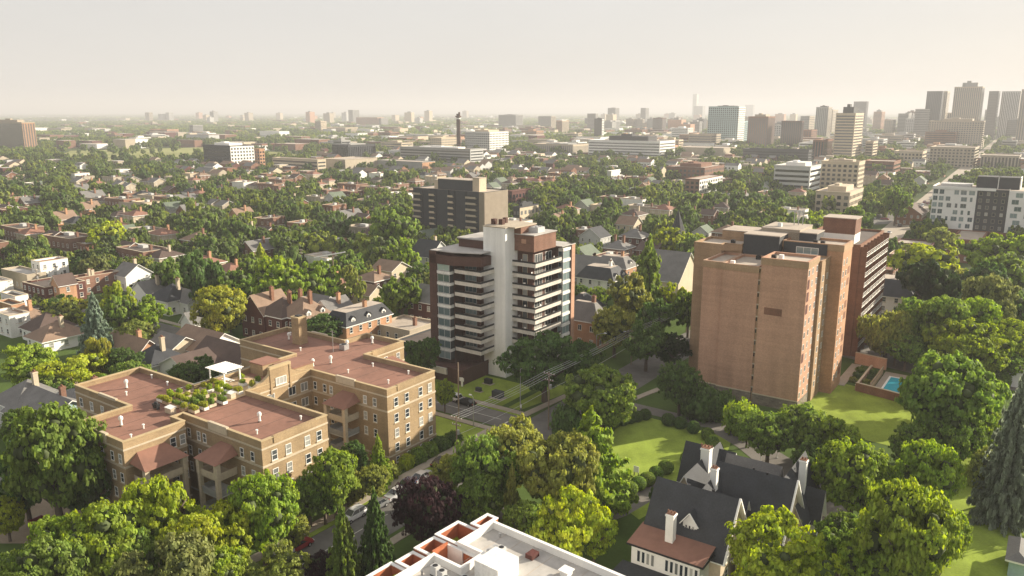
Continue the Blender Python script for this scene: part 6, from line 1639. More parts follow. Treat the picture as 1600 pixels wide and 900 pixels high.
def car(wx, wy, rz, paint, kind, label, group=None, s=.92):
    """body shell lofted along the length, glass house, wheels, lamps"""
    t = thing('parked_car' if 'truck' not in kind else 'pickup_truck', label, 'car' if kind != 'pickup_truck' else 'truck', wx, wy, .07, rz, group)
    L_ = {'sedan': 4.6, 'suv': 4.5, 'pickup_truck': 5.3}[kind]; Wd = .9
    top = {'sedan': [(-2.3, .45, .62), (-2.25, .45, .78), (-1.5, .42, .95), (1.2, .4, .98), (2.15, .42, .82), (2.3, .45, .6)],
           'suv': [(-2.25, .45, .7), (-2.2, .45, .95), (-1.2, .42, 1.05), (1.15, .4, 1.05), (2.1, .42, .92), (2.25, .45, .65)],
           'pickup_truck': [(-2.65, .5, .8), (-2.6, .5, 1.05), (-.9, .5, 1.1), (1.3, .5, 1.08), (2.5, .5, .98), (2.65, .5, .7)]}[kind]
    b = MB(); secs = []
    for x, z0, z1 in top:
        w = Wd * (1 if abs(x) < L_ * .42 else .9)
        secs.append([(x, -w * .94, .28), (x, -w, z0 + .1), (x, -w * .93, z1), (x, w * .93, z1), (x, w, z0 + .1), (x, w * .94, .28)])
    for a, c in zip(secs, secs[1:]):
        for k in range(6):
            j = (k + 1) % 6; b.quad(a[k], c[k], c[j], a[j], 0)
    b.ngon(secs[0], 0); b.ngon(secs[-1][::-1], 0)
    b.obj('body', [M_ := paint], t, smooth=False)
    if kind == 'sedan': cab = [(-1.75, .95), (-1.0, 1.42), (.35, 1.42), (1.15, .97)]
    elif kind == 'suv': cab = [(-2.1, 1.0), (-1.75, 1.62), (.3, 1.62), (1.15, 1.04)]
    else: cab = [(-.75, 1.08), (-.6, 1.75), (.7, 1.75), (1.4, 1.07)]
    g = MB(); wl, wt = Wd * .9, Wd * .72
    lo0, hi0, hi1, lo1 = cab
    A = [(lo0[0], -wl, lo0[1]), (lo1[0], -wl, lo1[1]), (hi1[0], -wt, hi1[1]), (hi0[0], -wt, hi0[1])]
    B_ = [(p[0], -p[1], p[2]) for p in A]
    g.quad(*A, 0); g.quad(*B_[::-1], 0); g.quad(A[1], B_[1], B_[2], A[2], 0); g.quad(A[0], A[3], B_[3], B_[0], 0)
    g.obj('windows', [M['glassd']], t)
    r = MB(); r.box(hi0[0] - .05, hi1[0] + .05, -wt - .02, wt + .02, hi0[1] - .01, hi0[1] + .045, 0)
    for sgn in (-1, 1):
        for (pa, pb) in ((lo0, hi0), (hi1, lo1), ((hi0[0] * .35 + hi1[0] * .65 - .25, lo0[1]), (hi0[0] * .35 + hi1[0] * .65 - .2, hi0[1]))):
            ya = wl if pa[1] < pb[1] else wt; yb = wt if pa[1] < pb[1] else wl
            r.tube((pa[0], sgn * ya, pa[1]), (pb[0], sgn * yb, pb[1]), .045, n=4)
    r.obj('roof', [M_], t)
    if kind == 'pickup_truck':
        q = MB(); q.box(-2.5, -.85, -.72, .72, 1.02, 1.12); q.obj('bed', [M['black']], t)
    for x in (-L_ * .3, L_ * .3):
        for y in (-.84, .84): link('wheel', WHEEL, t, (x, y, .31))
    for y in (-.62, .62):
        q = MB(); q.box(L_ / 2 - .07, L_ / 2 + .01, y - .2, y + .2, .58, .72); q.obj('headlight', [M['white']], t)
        q = MB(); q.box(-L_ / 2 - .02, -L_ / 2 + .06, y - .2, y + .2, .62, .78); q.obj('tail_light', [M['redlamp']], t)
    t.scale = (s, s, s)
    return t
M['redlamp'] = mat('red_lamp', (.35, .02, .02), rough=.3)
RA, RB = ROT + math.pi / 2, ROT
cw, cb, cr, cs, cn, cg = carpaint('white_car_paint', (.8, .8, .8)), carpaint('black_car_paint', (.015, .015, .018)), carpaint('dark_red_car_paint', (.28, .015, .02)), carpaint('silver_car_paint', (.5, .5, .52)), carpaint('navy_car_paint', (.03, .04, .08)), carpaint('grey_car_paint', (.16, .165, .17))
def carp(px_, py_, rz, paint, kind, label, **k): wx, wy = P(px_, py_, .5); return car(wx, wy, rz, paint, kind, label, **k)
carp(619, 772, RA + math.pi, cs, 'sedan', 'silver white car parked at the kerb, farther one of the street cars')
carp(552, 806, RA + math.pi, cw, 'suv', 'white car driving in the lane behind the left spruce')
carp(466, 853, RA, cr, 'sedan', 'dark red car parked at the kerb near the bottom edge')
carp(640, 755, RA, cn, 'sedan', 'car at the kerb half hidden by the purple-leaved tree')
carp(690, 722, RA, cb, 'sedan', 'black car at the kerb under the olive tree top', s=.9)
carp(440, 868, RA, cs, 'suv', 'silver car behind the dark red one at the bottom edge')
carp(588, 790, RA + math.pi, cg, 'sedan', 'grey car in the lane between the two white cars')
carp(660, 745, RA, cs, 'sedan', 'pale car at the kerb above the purple-leaved tree')
carp(728, 629, RB + math.pi, cb, 'sedan', 'black car on the cross street by the tall brown pole')
carp(708, 622, RB + math.pi, cw, 'suv', 'white car on the cross street behind the black one')
carp(1396, 549, RB, cs, 'sedan', 'silver car parked under the willow')
carp(1420, 548, RB, cg, 'sedan', 'grey car parked right of the silver one')
carp(61, 474, RB + .2, cw, 'pickup_truck', 'white pickup truck in the street at the left')
carp(1038, 538, RA, cw, 'suv', 'white car under the dark trees on the shaded street')
carp(1245, 838, RA, cn, 'sedan', 'dark car beside the slate-roofed house yard')
rc = random.Random(9)
ave = []
for k in range(22):
    f = rc.random(); x0, y0 = 1392 + (1500 - 1392) * f, 366 + (272 - 366) * f
    wx, wy = P(x0 + rc.uniform(-4, 4), y0); car(wx, wy, RA + (math.pi if rc.random() < .5 else 0), rc.choice([cw, cb, cs, cg, cr]), rc.choice(['sedan', 'suv']), 'small distant car on the sunlit avenue at the right', group='cars on the sunlit avenue')
for k in range(26):
    wx, wy = P(1335 + rc.uniform(0, 50), 318 + rc.uniform(0, 26)); car(wx, wy, RB + (math.pi if k % 2 else 0), rc.choice([cw, cb, cs, cg, cr, cn]), rc.choice(['sedan', 'suv']), 'distant car in the crowded lot left of the avenue', group='cars in the crowded lot')
sheet('parking_lot', M['asphalt'], [P(1330, 318), P(1400, 312), P(1395, 350), P(1340, 352)], .11, False)
# dirt lot: trailer, small digger, cones
wx, wy = P(70, 828); t = thing('trailer', 'dark red dump trailer standing on the dirt lot', 'trailer', wx, wy, .09, RB + .15)
b = MB(); b.box(-1.9, 1.9, -.95, -.85, .55, 1.35); b.box(-1.9, 1.9, .85, .95, .55, 1.35); b.box(-1.9, -1.8, -.85, .85, .55, 1.35); b.box(1.8, 1.9, -.85, .85, .55, 1.35); b.box(-1.9, 1.9, -.95, .95, .48, .55); b.obj('box', [cr], t)
for x in (-.5, .5):
    for y in (-1.02, 1.02): link('wheel', WHEEL, t, (x, y, .31))
b = MB(); b.tube((1.9, 0, .5), (3.1, 0, .45), .06); b.obj('drawbar', [M['black']], t)
wx, wy = P(20, 800); t = thing('mini_excavator', 'small orange digger with dark cab on the dirt lot', 'excavator', wx, wy, .09, .4)
for y in (-.65, .65):
    b = MB(); b.prism([(-1.0, y - .18), (1.0, y - .18), (1.0, y + .18), (-1.0, y + .18)], .05, .5); b.tube((-1.0, y - .18, .28), (-1.0, y + .18, .28), .24); b.tube((1.0, y - .18, .28), (1.0, y + .18, .28), .24); b.obj('track', [M['black']], t)
b = MB(); b.prism([(-1.1, -.7), (.4, -.7), (.8, -.4), (.8, .4), (.4, .7), (-1.1, .7)], .6, 1.15); b.obj('body', [M['orange']], t)
b = MB(); b.prism([(-.5, -.6), (.4, -.6), (.4, .2), (-.5, .2)], 1.15, 2.2); b.box(-.6, .5, -.7, .3, 2.2, 2.3); b.obj('cab', [M['glassd']], t)
b = MB(); b.tube((.7, .45, .9), (1.7, .45, 2.2), .13); b.tube((1.7, .45, 2.2), (2.6, .45, 1.0), .1); b.obj('arm', [M['orange']], t)
b = MB(); b.prism([(2.35, .2), (2.8, .2), (2.8, .7), (2.35, .7)], .55, 1.05); b.obj('bucket', [M['dgrey']], t)
for k, (a, b_) in enumerate(((30, 820), (48, 842), (42, 858))):
    wx, wy = P(a, b_); t = thing('traffic_cone', ['orange cone nearest the digger', 'orange cone left of the red trailer', 'orange cone in front of the red trailer'][k], 'traffic cone', wx, wy, .09, 0, 'cones on the dirt lot'); b = MB(); b.lathe([(.2, .03), (.05, .65)], (0, 0, 0), 10); b.obj('cone', [M['orange']], t); b = MB(); b.box(-.25, .25, -.25, .25, 0, .04); b.obj('base', [M['orange']], t)

# ------------------------------------------------------------------ two people on foot
def person(px_, py_, rz, shirt, legs, label):
    wx, wy = P(px_, py_)
    t = thing('person', label, 'person', wx, wy, .14, rz)
    V, E, R = [], [], []
    def v(p, r, par=None):
        V.append(p); R.append(r)
        if par is not None: E.append((par, len(V) - 1))
        return len(V) - 1
    pel = v((0, 0, .92), .13); ch_ = v((0, 0, 1.12), .125, pel); sh_ = v((0, 0, 1.38), .14, ch_); nk = v((0, 0, 1.5), .05, sh_); hd = v((.01, 0, 1.6), .085, nk); v((.015, 0, 1.7), .08, hd)
    for s in (-1, 1):
        hp = v((0, s * .09, .86), .095, pel); kn = v((s * .12 + .04, s * .1, .48), .06, hp); an = v((s * .22, s * .1, .08), .04, kn); v((s * .22 + .14, s * .1, .03), .035, an)
        so = v((0, s * .19, 1.38), .055, sh_); el = v((-s * .06, s * .24, 1.1), .042, so); wr = v((-s * .1 + .06, s * .24, .87), .028, el); pm = v((-s * .1 + .08, s * .24, .8), .03, wr)
        for q in range(4): v((-s * .1 + .06 + q * .018, s * .24, .71 + .008 * abs(q - 1.5)), .009, pm)
        v((-s * .1 + .12, s * .23, .77), .009, pm)
    b = MB()
    for (a, c) in E: b.tube(V[a], V[c], R[a], R[c], 8)
    for p, r in zip(V, R):
        if r > .05:
            i = len(b.v); b.v += [tuple(Vector(x) * r + Vector(p)) for x in ICO_V]; b.f += [tuple(int(j) + i for j in f) for f in ICO_F]; b.m += [0] * 20
    b.obj('body', [M[shirt]], t, smooth=True)
    h = MB(); i = 0; h.v += [tuple(Vector(x) * .098 + Vector((0, 0, 1.71))) for x in ICO_V]; h.f += [tuple(int(j) for j in f) for f in ICO_F]; h.m += [0] * 20; h.obj('hair', [M['black']], t, smooth=True)
    g = MB()
    for s in (-1, 1): g.tube((0, s * .09, .95), (s * .12 + .04, s * .1, .48), .115, .078, 8); g.tube((s * .12 + .04, s * .1, .48), (s * .22, s * .1, .1), .078, .06, 8)
    g.obj('trousers', [M[legs]], t, smooth=True)
person(814, 645, RB, 'white', 'dgrey', 'person in a white top walking at the street corner by the lamp')
person(372, 888, RA, 'dgrey', 'black', 'person in dark clothes on the sidewalk at the bottom edge')

# ------------------------------------------------------------------ the rest of the neighbourhood
fr = random.Random(21)
RECTS = []      # (x0, y0, x1, y1, distance): views that nearer filler must leave open
for k in FB:
    RECTS.append((k[0] - 1, k[3], k[2] + 1, k[4] - .22 * (k[4] - k[3]), P(k[1], k[4])[1]))
for cx, cy, rr, ze, zr in PROT:
    a = proj(cx, cy, zr); e = proj(cx, cy, ze * .55); w_ = rr * F_PX / a[2] * .75
    RECTS.append((a[0] - w_, a[1], a[0] + w_, e[1], cy))
RECTS += [(645, 285, 795, 368, 300), (682, 345, 893, 480, 150), (1092, 345, 1380, 470, 140), (1452, 262, 1600, 345, 290), (118, 510, 680, 600, 100), (711, 180, 722, 236, 950), (1385, 275, 1500, 372, 340), (1500, 208, 1572, 262, 700), (1335, 318, 1395, 345, 420), (85, 232, 470, 249, 850)]
def blocked(wx, wy, rad, ht):
    t_ = proj(wx, wy, ht); b_ = proj(wx, wy, 0); w_ = rad * F_PX / t_[2] * .8
    for x0, y0, x1, y1, yy in RECTS:
        if wy < yy - 2 and t_[0] + w_ > x0 and t_[0] - w_ < x1 and t_[1] + 2 < y1 and b_[1] > y0: return True
    return False
FIELDPX = [(78, 230, 480, 255)]
def pt_line(px_, py_, a, b_):
    a, b_ = Vector(a), Vector(b_); p = Vector((px_, py_)); d = b_ - a; u = max(0, min(1, (p - a).dot(d) / d.dot(d))); return (p - (a + d * u)).length
AV = (P(1370, 388), P(1565, 214)); AV2 = (P(1565, 214), P(1600, 203))
def taken(wx, wy, r):
    x, y = L(wx, wy)
    if pt_line(wx, wy, *AV) < 9 + r * .5 or pt_line(wx, wy, *AV2) < 16: return True
    if CY0 - 2.5 - r * .4 < y < CY1 + 2.5 + r * .4 and x < 16: return True
    if y > 30 and y < 160 and MX0 - r * .4 < x < MX1 + 2.5 + r * .4: return True
    for cx, cy, w_, d_ in FARB:
        dx, dy = wx - cx, wy - cy; lx, ly = dx * CR + dy * SR, -dx * SR + dy * CR
        if -w_ - r - 1 < lx < r + 1 and -r - 1 < ly < d_ + r + 1: return True
    for cx, cy, rr, _, _ in PROT:
        if (cx - wx) ** 2 + (cy - wy) ** 2 < (rr * .9 + r * .8) ** 2: return True
    for x0, x1, y0, y1 in ((-46, 2, -38, 24), (-24, 10, 38, 70), (-30 + 20, 16, 44, 70), (30, 96, 60, 75)):
        if x0 - r < x < x1 + r and y0 - r < y < y1 + r: return True
    q = (DSX, DSY)
    if q[0] - 42 - r < x < q[0] + 4 + r and q[1] - 2 - r < y < q[1] + 19 + r: return True
    if bx0 - 28 - r < x < bx0 + 5 + r and by0 - 5 - r < y < by0 + 74 + r: return True
    return False
def lim(px_):
    return 520 if px_ < 380 else 478 if px_ < 640 else 500 if px_ < 700 else 470 if px_ < 1000 else 445 if px_ < 1090 else 400
# prototypes: one of each kind with its parts
PROTO = []
def proto(kind, w, d, ze, zr, wall, roof, desc, axis='x', chim=1, chm='redbrick', flat=0.0, dorm=0, trim='white', porch=False):
    t = link('house', None, None, (0, 0, 0), ROT)
    if kind == 'hip': r = hip_part(t, -w / 2, w / 2, -d / 2, d / 2, ze, zr, wall, roof, flat=flat, trim=trim)
    elif kind == 'gable': r = gable_part(t, -w / 2, w / 2, -d / 2, d / 2, ze, zr, axis, wall, roof, trim=trim)
    else: shell(t, [(-w / 2, -d / 2), (w / 2, -d / 2), (w / 2, d / 2), (-w / 2, d / 2)], ze + .5, ze, wall, roof, cap='stone' if trim == 'white' else trim, par=.3, capt=.12); r = t
    if chim: chimney(r, w * .2, d * .1, ze, max(zr, ze) + 1.3, chm, .4, 1)
    if kind == 'flat':
        b = MB(); b.box(-w * .3, -w * .1, d * .1, d * .3, ze, ze + 1.0); b.obj('roof_hatch', [M['pgrey']], t)
    if porch:
        b = MB(); b.box(w / 2, w / 2 + 1.8, -d * .35, d * .35, 2.5, 2.7, 0); b.box(w / 2 + 1.6, w / 2 + 1.8, -d * .35, -d * .35 + .2, 0, 2.5, 1); b.box(w / 2 + 1.6, w / 2 + 1.8, d * .35 - .2, d * .35, 0, 2.5, 1); b.obj('porch', [M[roof], M['white']], t)
    nf = 2 if ze > 4.5 else 1
    zs = [.9 + k * 2.7 for k in range(nf)]
    edge_windows(t, (-w / 2, -d / 2), (w / 2, -d / 2), zs, max(1, int(w / 3)), w=1.1, h=1.4, pane=False)
    edge_windows(t, (w / 2, -d / 2), (w / 2, d / 2), zs, max(1, int(d / 3)), w=1.1, h=1.4, pane=False)
    kids = []
    for o in list(t.children): kids.append((o, list(o.children)))
    PROTO.append((t, kids, desc, max(w, d) * .55, ze, zr)); return t
proto('hip', 8.5, 10, 5.6, 8.2, 'redbrick', 'shingleb', 'red brick house with brown hip roof')
proto('flat', 8, 12, 6.2, 6.4, 'maroon', 'gravel', 'dark red flat-roofed duplex with pale roof', porch=True)
proto('flat', 9, 11, 6.0, 6.4, 'brownbrick', 'membrane', 'brown brick flat-roofed duplex with grey roof', porch=True)
proto('gable', 7.5, 10, 5.4, 7.8, 'beige', 'shingleg', 'beige sided house with grey gable roof', 'x')
proto('flat', 8.5, 13, 6, 6.4, 'redbrick', 'gravel', 'red brick flat-roofed duplex with gravel roof', porch=True)
proto('flat', 16, 9, 5.8, 6.2, 'beige', 'darkroof', 'beige terrace with dark flat roof')
proto('gable', 8, 10, 5.2, 7.8, 'brownbrick', 'shingled', 'brown brick house with dark gable roof', 'x')
proto('gable', 8, 9, 5.2, 8.4, 'orbrick', 'shingleb', 'orange brick house with tan gable roof', 'y', chm='orbrick')
proto('flat', 12, 10, 5.8, 6.0, 'cream', 'gravel', 'cream stucco flat-roofed house', trim='cap')
proto('hip', 9, 9, 4.8, 7.4, 'white', 'slate', 'white house with dark slate hip roof', flat=.2)
proto('gable', 8, 9, 5.0, 8.0, 'pgrey', 'shinglen', 'grey house with green-grey gable roof', 'y', chim=0)
proto('flat', 18, 10, 6.4, 6.8, 'redbrick', 'darkroof', 'long red brick walk-up with dark flat roof')
proto('hip', 9, 10, 5.4, 7.8, 'beige', 'shingled', 'beige house with dark hip roof', chm='stone')
proto('flat', 14, 11, 6.4, 6.8, 'offwhite', 'gravel', 'white walk-up with pale flat roof')
proto('gable', 9, 12, 5.2, 8.6, 'redbrick', 'shingleg', 'red brick house with grey front gable', 'y')
proto('hip', 10, 9, 5.4, 7.6, 'cream', 'ybrick_roof', 'cream house with rusty hip roof', chm='orbrick')
def stamp(pr, wx, wy, rz, label, group, s):
    t0, kids, desc, r_, ze, zr = pr
    t = t0.copy(); COL.objects.link(t); t.location = (wx, wy, 0); t.rotation_euler = (0, 0, rz); t.scale = (s, s, s)
    tag(t, label, 'house', group)
    for o, subs in kids:
        c = o.copy(); COL.objects.link(c); c.parent = t
        for q in subs: e_ = q.copy(); COL.objects.link(e_); e_.parent = c
    return t
def area(px_, py_):
    d = 'near' if py_ > 420 else 'middle' if py_ > 330 else 'far' if py_ > 285 else 'farthest'
    s = 'at the far left' if px_ < 200 else 'left of centre' if px_ < 420 else 'above the Victorian row' if px_ < 640 else 'behind the charcoal tower' if px_ < 800 else 'right of the charcoal tower' if px_ < 950 else 'above the steep hall' if px_ < 1120 else 'behind the brick tower' if px_ < 1400 else 'at the right'
    return d, s
cand = []
for j in range(-4, 60):
    for i in range(-75, 50):
        y = 46 + (j // 2) * 58 + (j % 2) * 27 + fr.uniform(-2.5, 2.5); x = i * 12.5 + fr.uniform(-2, 2) + (6 if j % 3 else 0)
        if i % 9 == 0: continue
        wx, wy = W(x, y)
        if wy < 165 or wy > 1150: continue
        a = proj(wx, wy, 0)
        if not (-50 < a[0] < 1650): continue
        cand.append((wy, wx, a[0], a[1]))
cand.sort()
HOUSES = []; hcount = 0; far_h = []
for wy, wx, pxx, pyy in cand:
    if pyy > lim(pxx): continue
    if any(x0 < pxx < x1 and y0 < pyy < y1 + 4 for x0, y0, x1, y1 in FIELDPX): continue
    if pxx > 1330 and pyy > 300: continue
    if fr.random() < (.48 if pxx < 900 else .55): continue
    pr = fr.choice(PROTO)
    if taken(wx, wy, pr[3] + 1.5): continue
    if blocked(wx, wy, pr[3], pr[5]): continue
    s = fr.uniform(.9, 1.12)
    if hcount < 250:
        d, sd = area(pxx, pyy)
        stamp(pr, wx, wy, ROT + (math.pi if fr.random() < .0 else 0) + fr.uniform(-.06, .06) + (math.pi / 2 * 0), '%s in %s trees %s' % (pr[2], d, sd), 'houses of the %s neighbourhood %s' % (d, sd), s)
        hcount += 1
    else: far_h.append((wx, wy, s))
    HOUSES.append((wx, wy, pr[3]))
for t, kids, *_ in PROTO:
    for o, subs in kids:
        for q in subs: bpy.data.objects.remove(q)
        bpy.data.objects.remove(o)
    bpy.data.objects.remove(t)
# farther houses and low city blocks as one mesh
b = MB(); wallm = ['white', 'redbrick', 'cream', 'beige', 'brownbrick', 'pgrey', 'maroon', 'offwhite']; roofm = ['gravel', 'darkroof', 'membrane', 'shingleb', 'shingleg']
mats_ = [M[k] for k in wallm] + [M[k] for k in roofm]
def simple(cx, cy, w_, d_, h_, mw, mr_, pitched):
    def q(x, y): return (cx + x * CR - y * SR, cy + x * SR + y * CR)
    c = [q(-w_ / 2, -d_ / 2), q(w_ / 2, -d_ / 2), q(w_ / 2, d_ / 2), q(-w_ / 2, d_ / 2)]
    b.sides(c, 0, h_, mw)
    if pitched:
        e0, e1 = q(-w_ / 2, 0), q(w_ / 2, 0); z = h_ + d_ * .28
        b.quad((*c[0], h_), (*c[1], h_), (*e1, z), (*e0, z), mr_); b.quad((*c[2], h_), (*c[3], h_), (*e0, z), (*e1, z), mr_); b.tri((*c[1], h_), (*c[2], h_), (*e1, z), mw); b.tri((*c[3], h_), (*c[0], h_), (*e0, z), mw)
    else:
        b.quad(*[(*p, h_) for p in c], mr_)
    for k in range(int(w_ / 3.5)):
        for z in ([1] if h_ < 5 else [1, 3.8]):
            x = -w_ / 2 + 1 + k * 3.4; p, r_ = q(x, -d_ / 2 - .08), q(x + 1.4, -d_ / 2 - .08); b.quad((*p, z), (*r_, z), (*r_, z + 1.4), (*p, z + 1.4), len(mats_) - 1)
mats_.append(M['glassd'])
for wx, wy, s in far_h:
    pitched = fr.random() < .5
    simple(wx, wy, fr.uniform(8, 15), fr.uniform(8, 12), fr.uniform(4.5, 7), fr.randrange(8), 8 + (fr.randrange(3) if not pitched else 3 + fr.randrange(2)), pitched)
b.obj('distant_houses', mats_, kind='stuff')
for wx, wy, r_ in HOUSES:
    if fr.random() < .27:
        a = proj(wx, wy, 8); e = proj(wx, wy, 3.2); w_ = r_ * F_PX / a[2] * .7; RECTS.append((a[0] - w_, a[1], a[0] + w_, e[1], wy))
# low city blocks in the middle and far distance, each a thing
LOW = []
for k in range(900):
    pxx = fr.uniform(120, 1600); pyy = 197 + 62 * fr.random() ** 1.2
    if pxx < 520 and fr.random() < .75: continue
    if 520 < pxx < 800 and fr.random() < .35: continue
    wx, wy = P(pxx, pyy)
    if pxx > 1200 and fr.random() < .2: continue
    if taken(wx, wy, 16): continue
    if any(x0 - 10 < pxx < x1 + 10 and y0 < pyy < y1 + 4 for x0, y0, x1, y1 in FIELDPX): continue
    w_, d_, h_ = fr.uniform(16, 48), fr.uniform(14, 30), fr.choice([6, 8, 9, 12, 14, 18]) * (1.5 if pxx > 950 and pyy < 235 else 1)
    if any((wx - a) ** 2 + (wy - c) ** 2 < (r_ + w_ * .6) ** 2 for a, c, r_ in LOW): continue
    if blocked(wx, wy, w_ * .4, h_): continue
    LOW.append((wx, wy, w_ * .6))
    wl = fr.choice(['cream', 'beige', 'pgrey', 'brownbrick', 'offwhite', 'grey', 'redbrick', 'white', 'orbrick'])
    col = {'cream': 'cream', 'beige': 'beige', 'pgrey': 'pale grey', 'brownbrick': 'brown', 'offwhite': 'off-white', 'grey': 'grey', 'redbrick': 'red brick', 'white': 'white', 'orbrick': 'orange brick'}[wl]
    sec = 'beyond the park field' if pxx < 420 else 'left of the power stack' if pxx < 700 else 'around the pale hospital block' if pxx < 920 else 'between hospital and teal tower' if pxx < 1100 else 'around the ribbed office tower' if pxx < 1400 else 'below downtown'
    sz = 'tall' if h_ > 15 else 'mid-rise' if h_ > 9 else 'low'
    t = thing('city_block', '%s %s flat-roofed city building in the haze %s' % (sz, col, sec), 'building', wx, wy, 0, ROT, '%s city buildings in the haze %s' % (sz, sec))
    m_ = MB(); m_.box(-w_ / 2, w_ / 2, -d_ / 2, d_ / 2, 0, h_, 0, top=1); m_.obj('wall', [M[wl], M[fr.choice(['gravel', 'membrane', 'darkroof'])]], t)
    m_ = MB(); m_.box(-w_ * .2, w_ * .15, -d_ * .2, d_ * .2, h_, h_ + 2.6); m_.obj('roof_house', [M[wl]], t)
    m_ = MB()
    for z in range(max(1, int(h_ / 3.3))):
        m_.box(-w_ / 2 + 1, w_ / 2 - 1, -d_ / 2 - .1, -d_ / 2, 1 + z * 3.3, 2.5 + z * 3.3); m_.box(w_ / 2, w_ / 2 + .1, -d_ / 2 + 1, d_ / 2 - 1, 1 + z * 3.3, 2.5 + z * 3.3)
    o = m_.obj('window_rows', [M['glassd']], t); o['kind'] = 'stuff'
    if len(LOW) >= 230: break
# hazy towers on the horizon
hz_t = 0
for k in range(120):
    pxx = fr.choice([fr.uniform(280, 800), fr.uniform(850, 1420), fr.uniform(930, 1250), fr.uniform(1150, 1600)]); pyy = fr.uniform(186, 196) if pxx < 930 else fr.uniform(187, 216); wx, wy = P(pxx, pyy)
    w_, d_, h_ = fr.uniform(22, 40), fr.uniform(18, 30), fr.uniform(22, 62) if pxx < 930 else fr.uniform(22, 50)
    if any(x0 - 3 < pxx < x1 + 3 and wy > yy and y0 < 186 for x0, y0, x1, y1, yy in RECTS[:len(FB)]) and fr.random() < .6: continue
    if any((wx - a) ** 2 + (wy - c) ** 2 < 3600 for a, c, r_ in LOW): continue
    LOW.append((wx, wy, 20))
    t = thing('horizon_tower', 'faint hazy %s tower on the horizon %s' % ('tall' if h_ > 42 else 'short', 'left of the stack' if pxx < 716 else 'in the middle' if pxx < 1090 else 'right of the tallest hazy tower'), 'tower', wx, wy, 0, ROT, 'hazy towers on the horizon')
    m_ = MB(); m_.box(-w_ / 2, w_ / 2, -d_ / 2, d_ / 2, 0, h_); m_.obj('wall', [M[fr.choice(['grey', 'beige', 'pgrey', 'cream', 'pinkbrick'])]], t); m_ = MB(); m_.box(-w_ * .2, w_ * .2, -d_ * .2, d_ * .2, h_, h_ + 4); m_.obj('roof_house', [M['grey']], t)

dt = random.Random(77)
for k in range(60):
    pxx = dt.choice([dt.uniform(1150, 1610), dt.uniform(1290, 1610), dt.uniform(880, 1200)]); pyy = dt.uniform(203, 226) if pxx > 1200 else dt.uniform(198, 212); wx, wy = P(pxx, pyy)
    w_, d_ = dt.uniform(18, 30), dt.uniform(16, 26); h_ = dt.uniform(28, 60) if pxx > 1380 else dt.uniform(18, 44)
    if taken(wx, wy, 14) or any((wx - a) ** 2 + (wy - c) ** 2 < (r_ + 12) ** 2 for a, c, r_ in LOW): continue
    if any(x0 < pxx < x1 and wy < yy and top_p < y1 - 6 for x0, y0, x1, y1, yy in RECTS[:len(FB)] for top_p in (proj(wx, wy, h_)[1],)) : continue
    LOW.append((wx, wy, 15)); wl = dt.choice(['beige', 'grey', 'taupe', 'pgrey', 'brownbrick', 'dgrey'])
    t = thing('office_tower', '%s hazy %s office tower filling in %s' % ('tall' if h_ > 40 else 'shorter', {'pgrey': 'pale', 'dgrey': 'dark grey', 'brownbrick': 'brown'}.get(wl, wl), 'the downtown group' if pxx > 1380 else 'around the ribbed office tower' if pxx > 1200 else 'the middle skyline'), 'tower', wx, wy, 0, ROT, 'office towers of the skyline')
    m_ = MB(); m_.box(-w_, 0, 0, d_, 0, h_); m_.obj('wall', [M[wl]], t); m_ = MB(); m_.box(-w_ * .7, -w_ * .3, d_ * .2, d_ * .7, h_, h_ + 3.5); m_.obj('roof_house', [M['grey']], t)
    slab_windows(t, w_, d_, h_, dt.choice(['fin', 'band', 'grid']), 3.6, 'glassd')
# filler trees: nearest ones single, the rest one mass
def near_any(lst, wx, wy, r, grow=.75):
    return any((a - wx) ** 2 + (c - wy) ** 2 < ((q + r) * grow) ** 2 for a, c, q in lst)
CELL = {}
def addc(wx, wy, r): CELL.setdefault((int(wx // 20), int(wy // 20)), []).append((wx, wy, r))
def hit(wx, wy, r, grow):
    a, c = int(wx // 20), int(wy // 20)
    for i in (-1, 0, 1):
        for j in (-1, 0, 1):
            if near_any(CELL.get((a + i, c + j), ()), wx, wy, r, grow): return True
    return False
for q in TREES_AT: addc(*q)
HC = {}
for q in HOUSES: HC.setdefault((int(q[0] // 20), int(q[1] // 20)), []).append(q)
def hhit(wx, wy, r):
    a, c = int(wx // 20), int(wy // 20)
    for i in (-1, 0, 1):
        for j in (-1, 0, 1):
            for (x, y, q) in HC.get((a + i, c + j), ()):
                if (x - wx) ** 2 + (y - wy) ** 2 < (q * .72 + r * .62) ** 2: return True
    return False
fill = []
for k in range(42000):
    wy = math.sqrt(fr.uniform(160 ** 2, 1500 ** 2)) if k > 9000 else fr.uniform(160, 520)
    wx = wy * fr.uniform(-.72, .74)
    rad = fr.uniform(2.8, 5.4) if fr.random() < .75 else fr.uniform(5.4, 8.8); ht = rad * fr.uniform(1.8, 2.6); ht = min(ht, 13.5)
    a = proj(wx, wy, 0)
    if a[1] > lim(a[0]) + 12: continue
    if any(x0 < a[0] < x1 and y0 < a[1] < y1 for x0, y0, x1, y1 in FIELDPX) and fr.random() < .96: continue
    if a[0] > 950 and a[1] < 250 and fr.random() < .35: continue
    if hit(wx, wy, rad, .5) or hhit(wx, wy, rad): continue
    if taken(wx, wy, rad * .8): continue
    if any((wx - x) ** 2 + (wy - y) ** 2 < (q + rad * .5) ** 2 for x, y, q in LOW if abs(wy - y) < 60): continue
    if blocked(wx, wy, rad, ht):
        rad, ht = rad * .5, ht * .45
        if blocked(wx, wy, rad, ht): continue
    # street canyons
    x, y = L(wx, wy); ph = (y - 46) % 58
    if 38 < ph < 47 and fr.random() < .7: continue
    if 9 < ph < 18 and fr.random() < .12: continue
    addc(wx, wy, rad); fill.append((wy, wx, rad, ht, a[0], a[1]))
fill.sort()
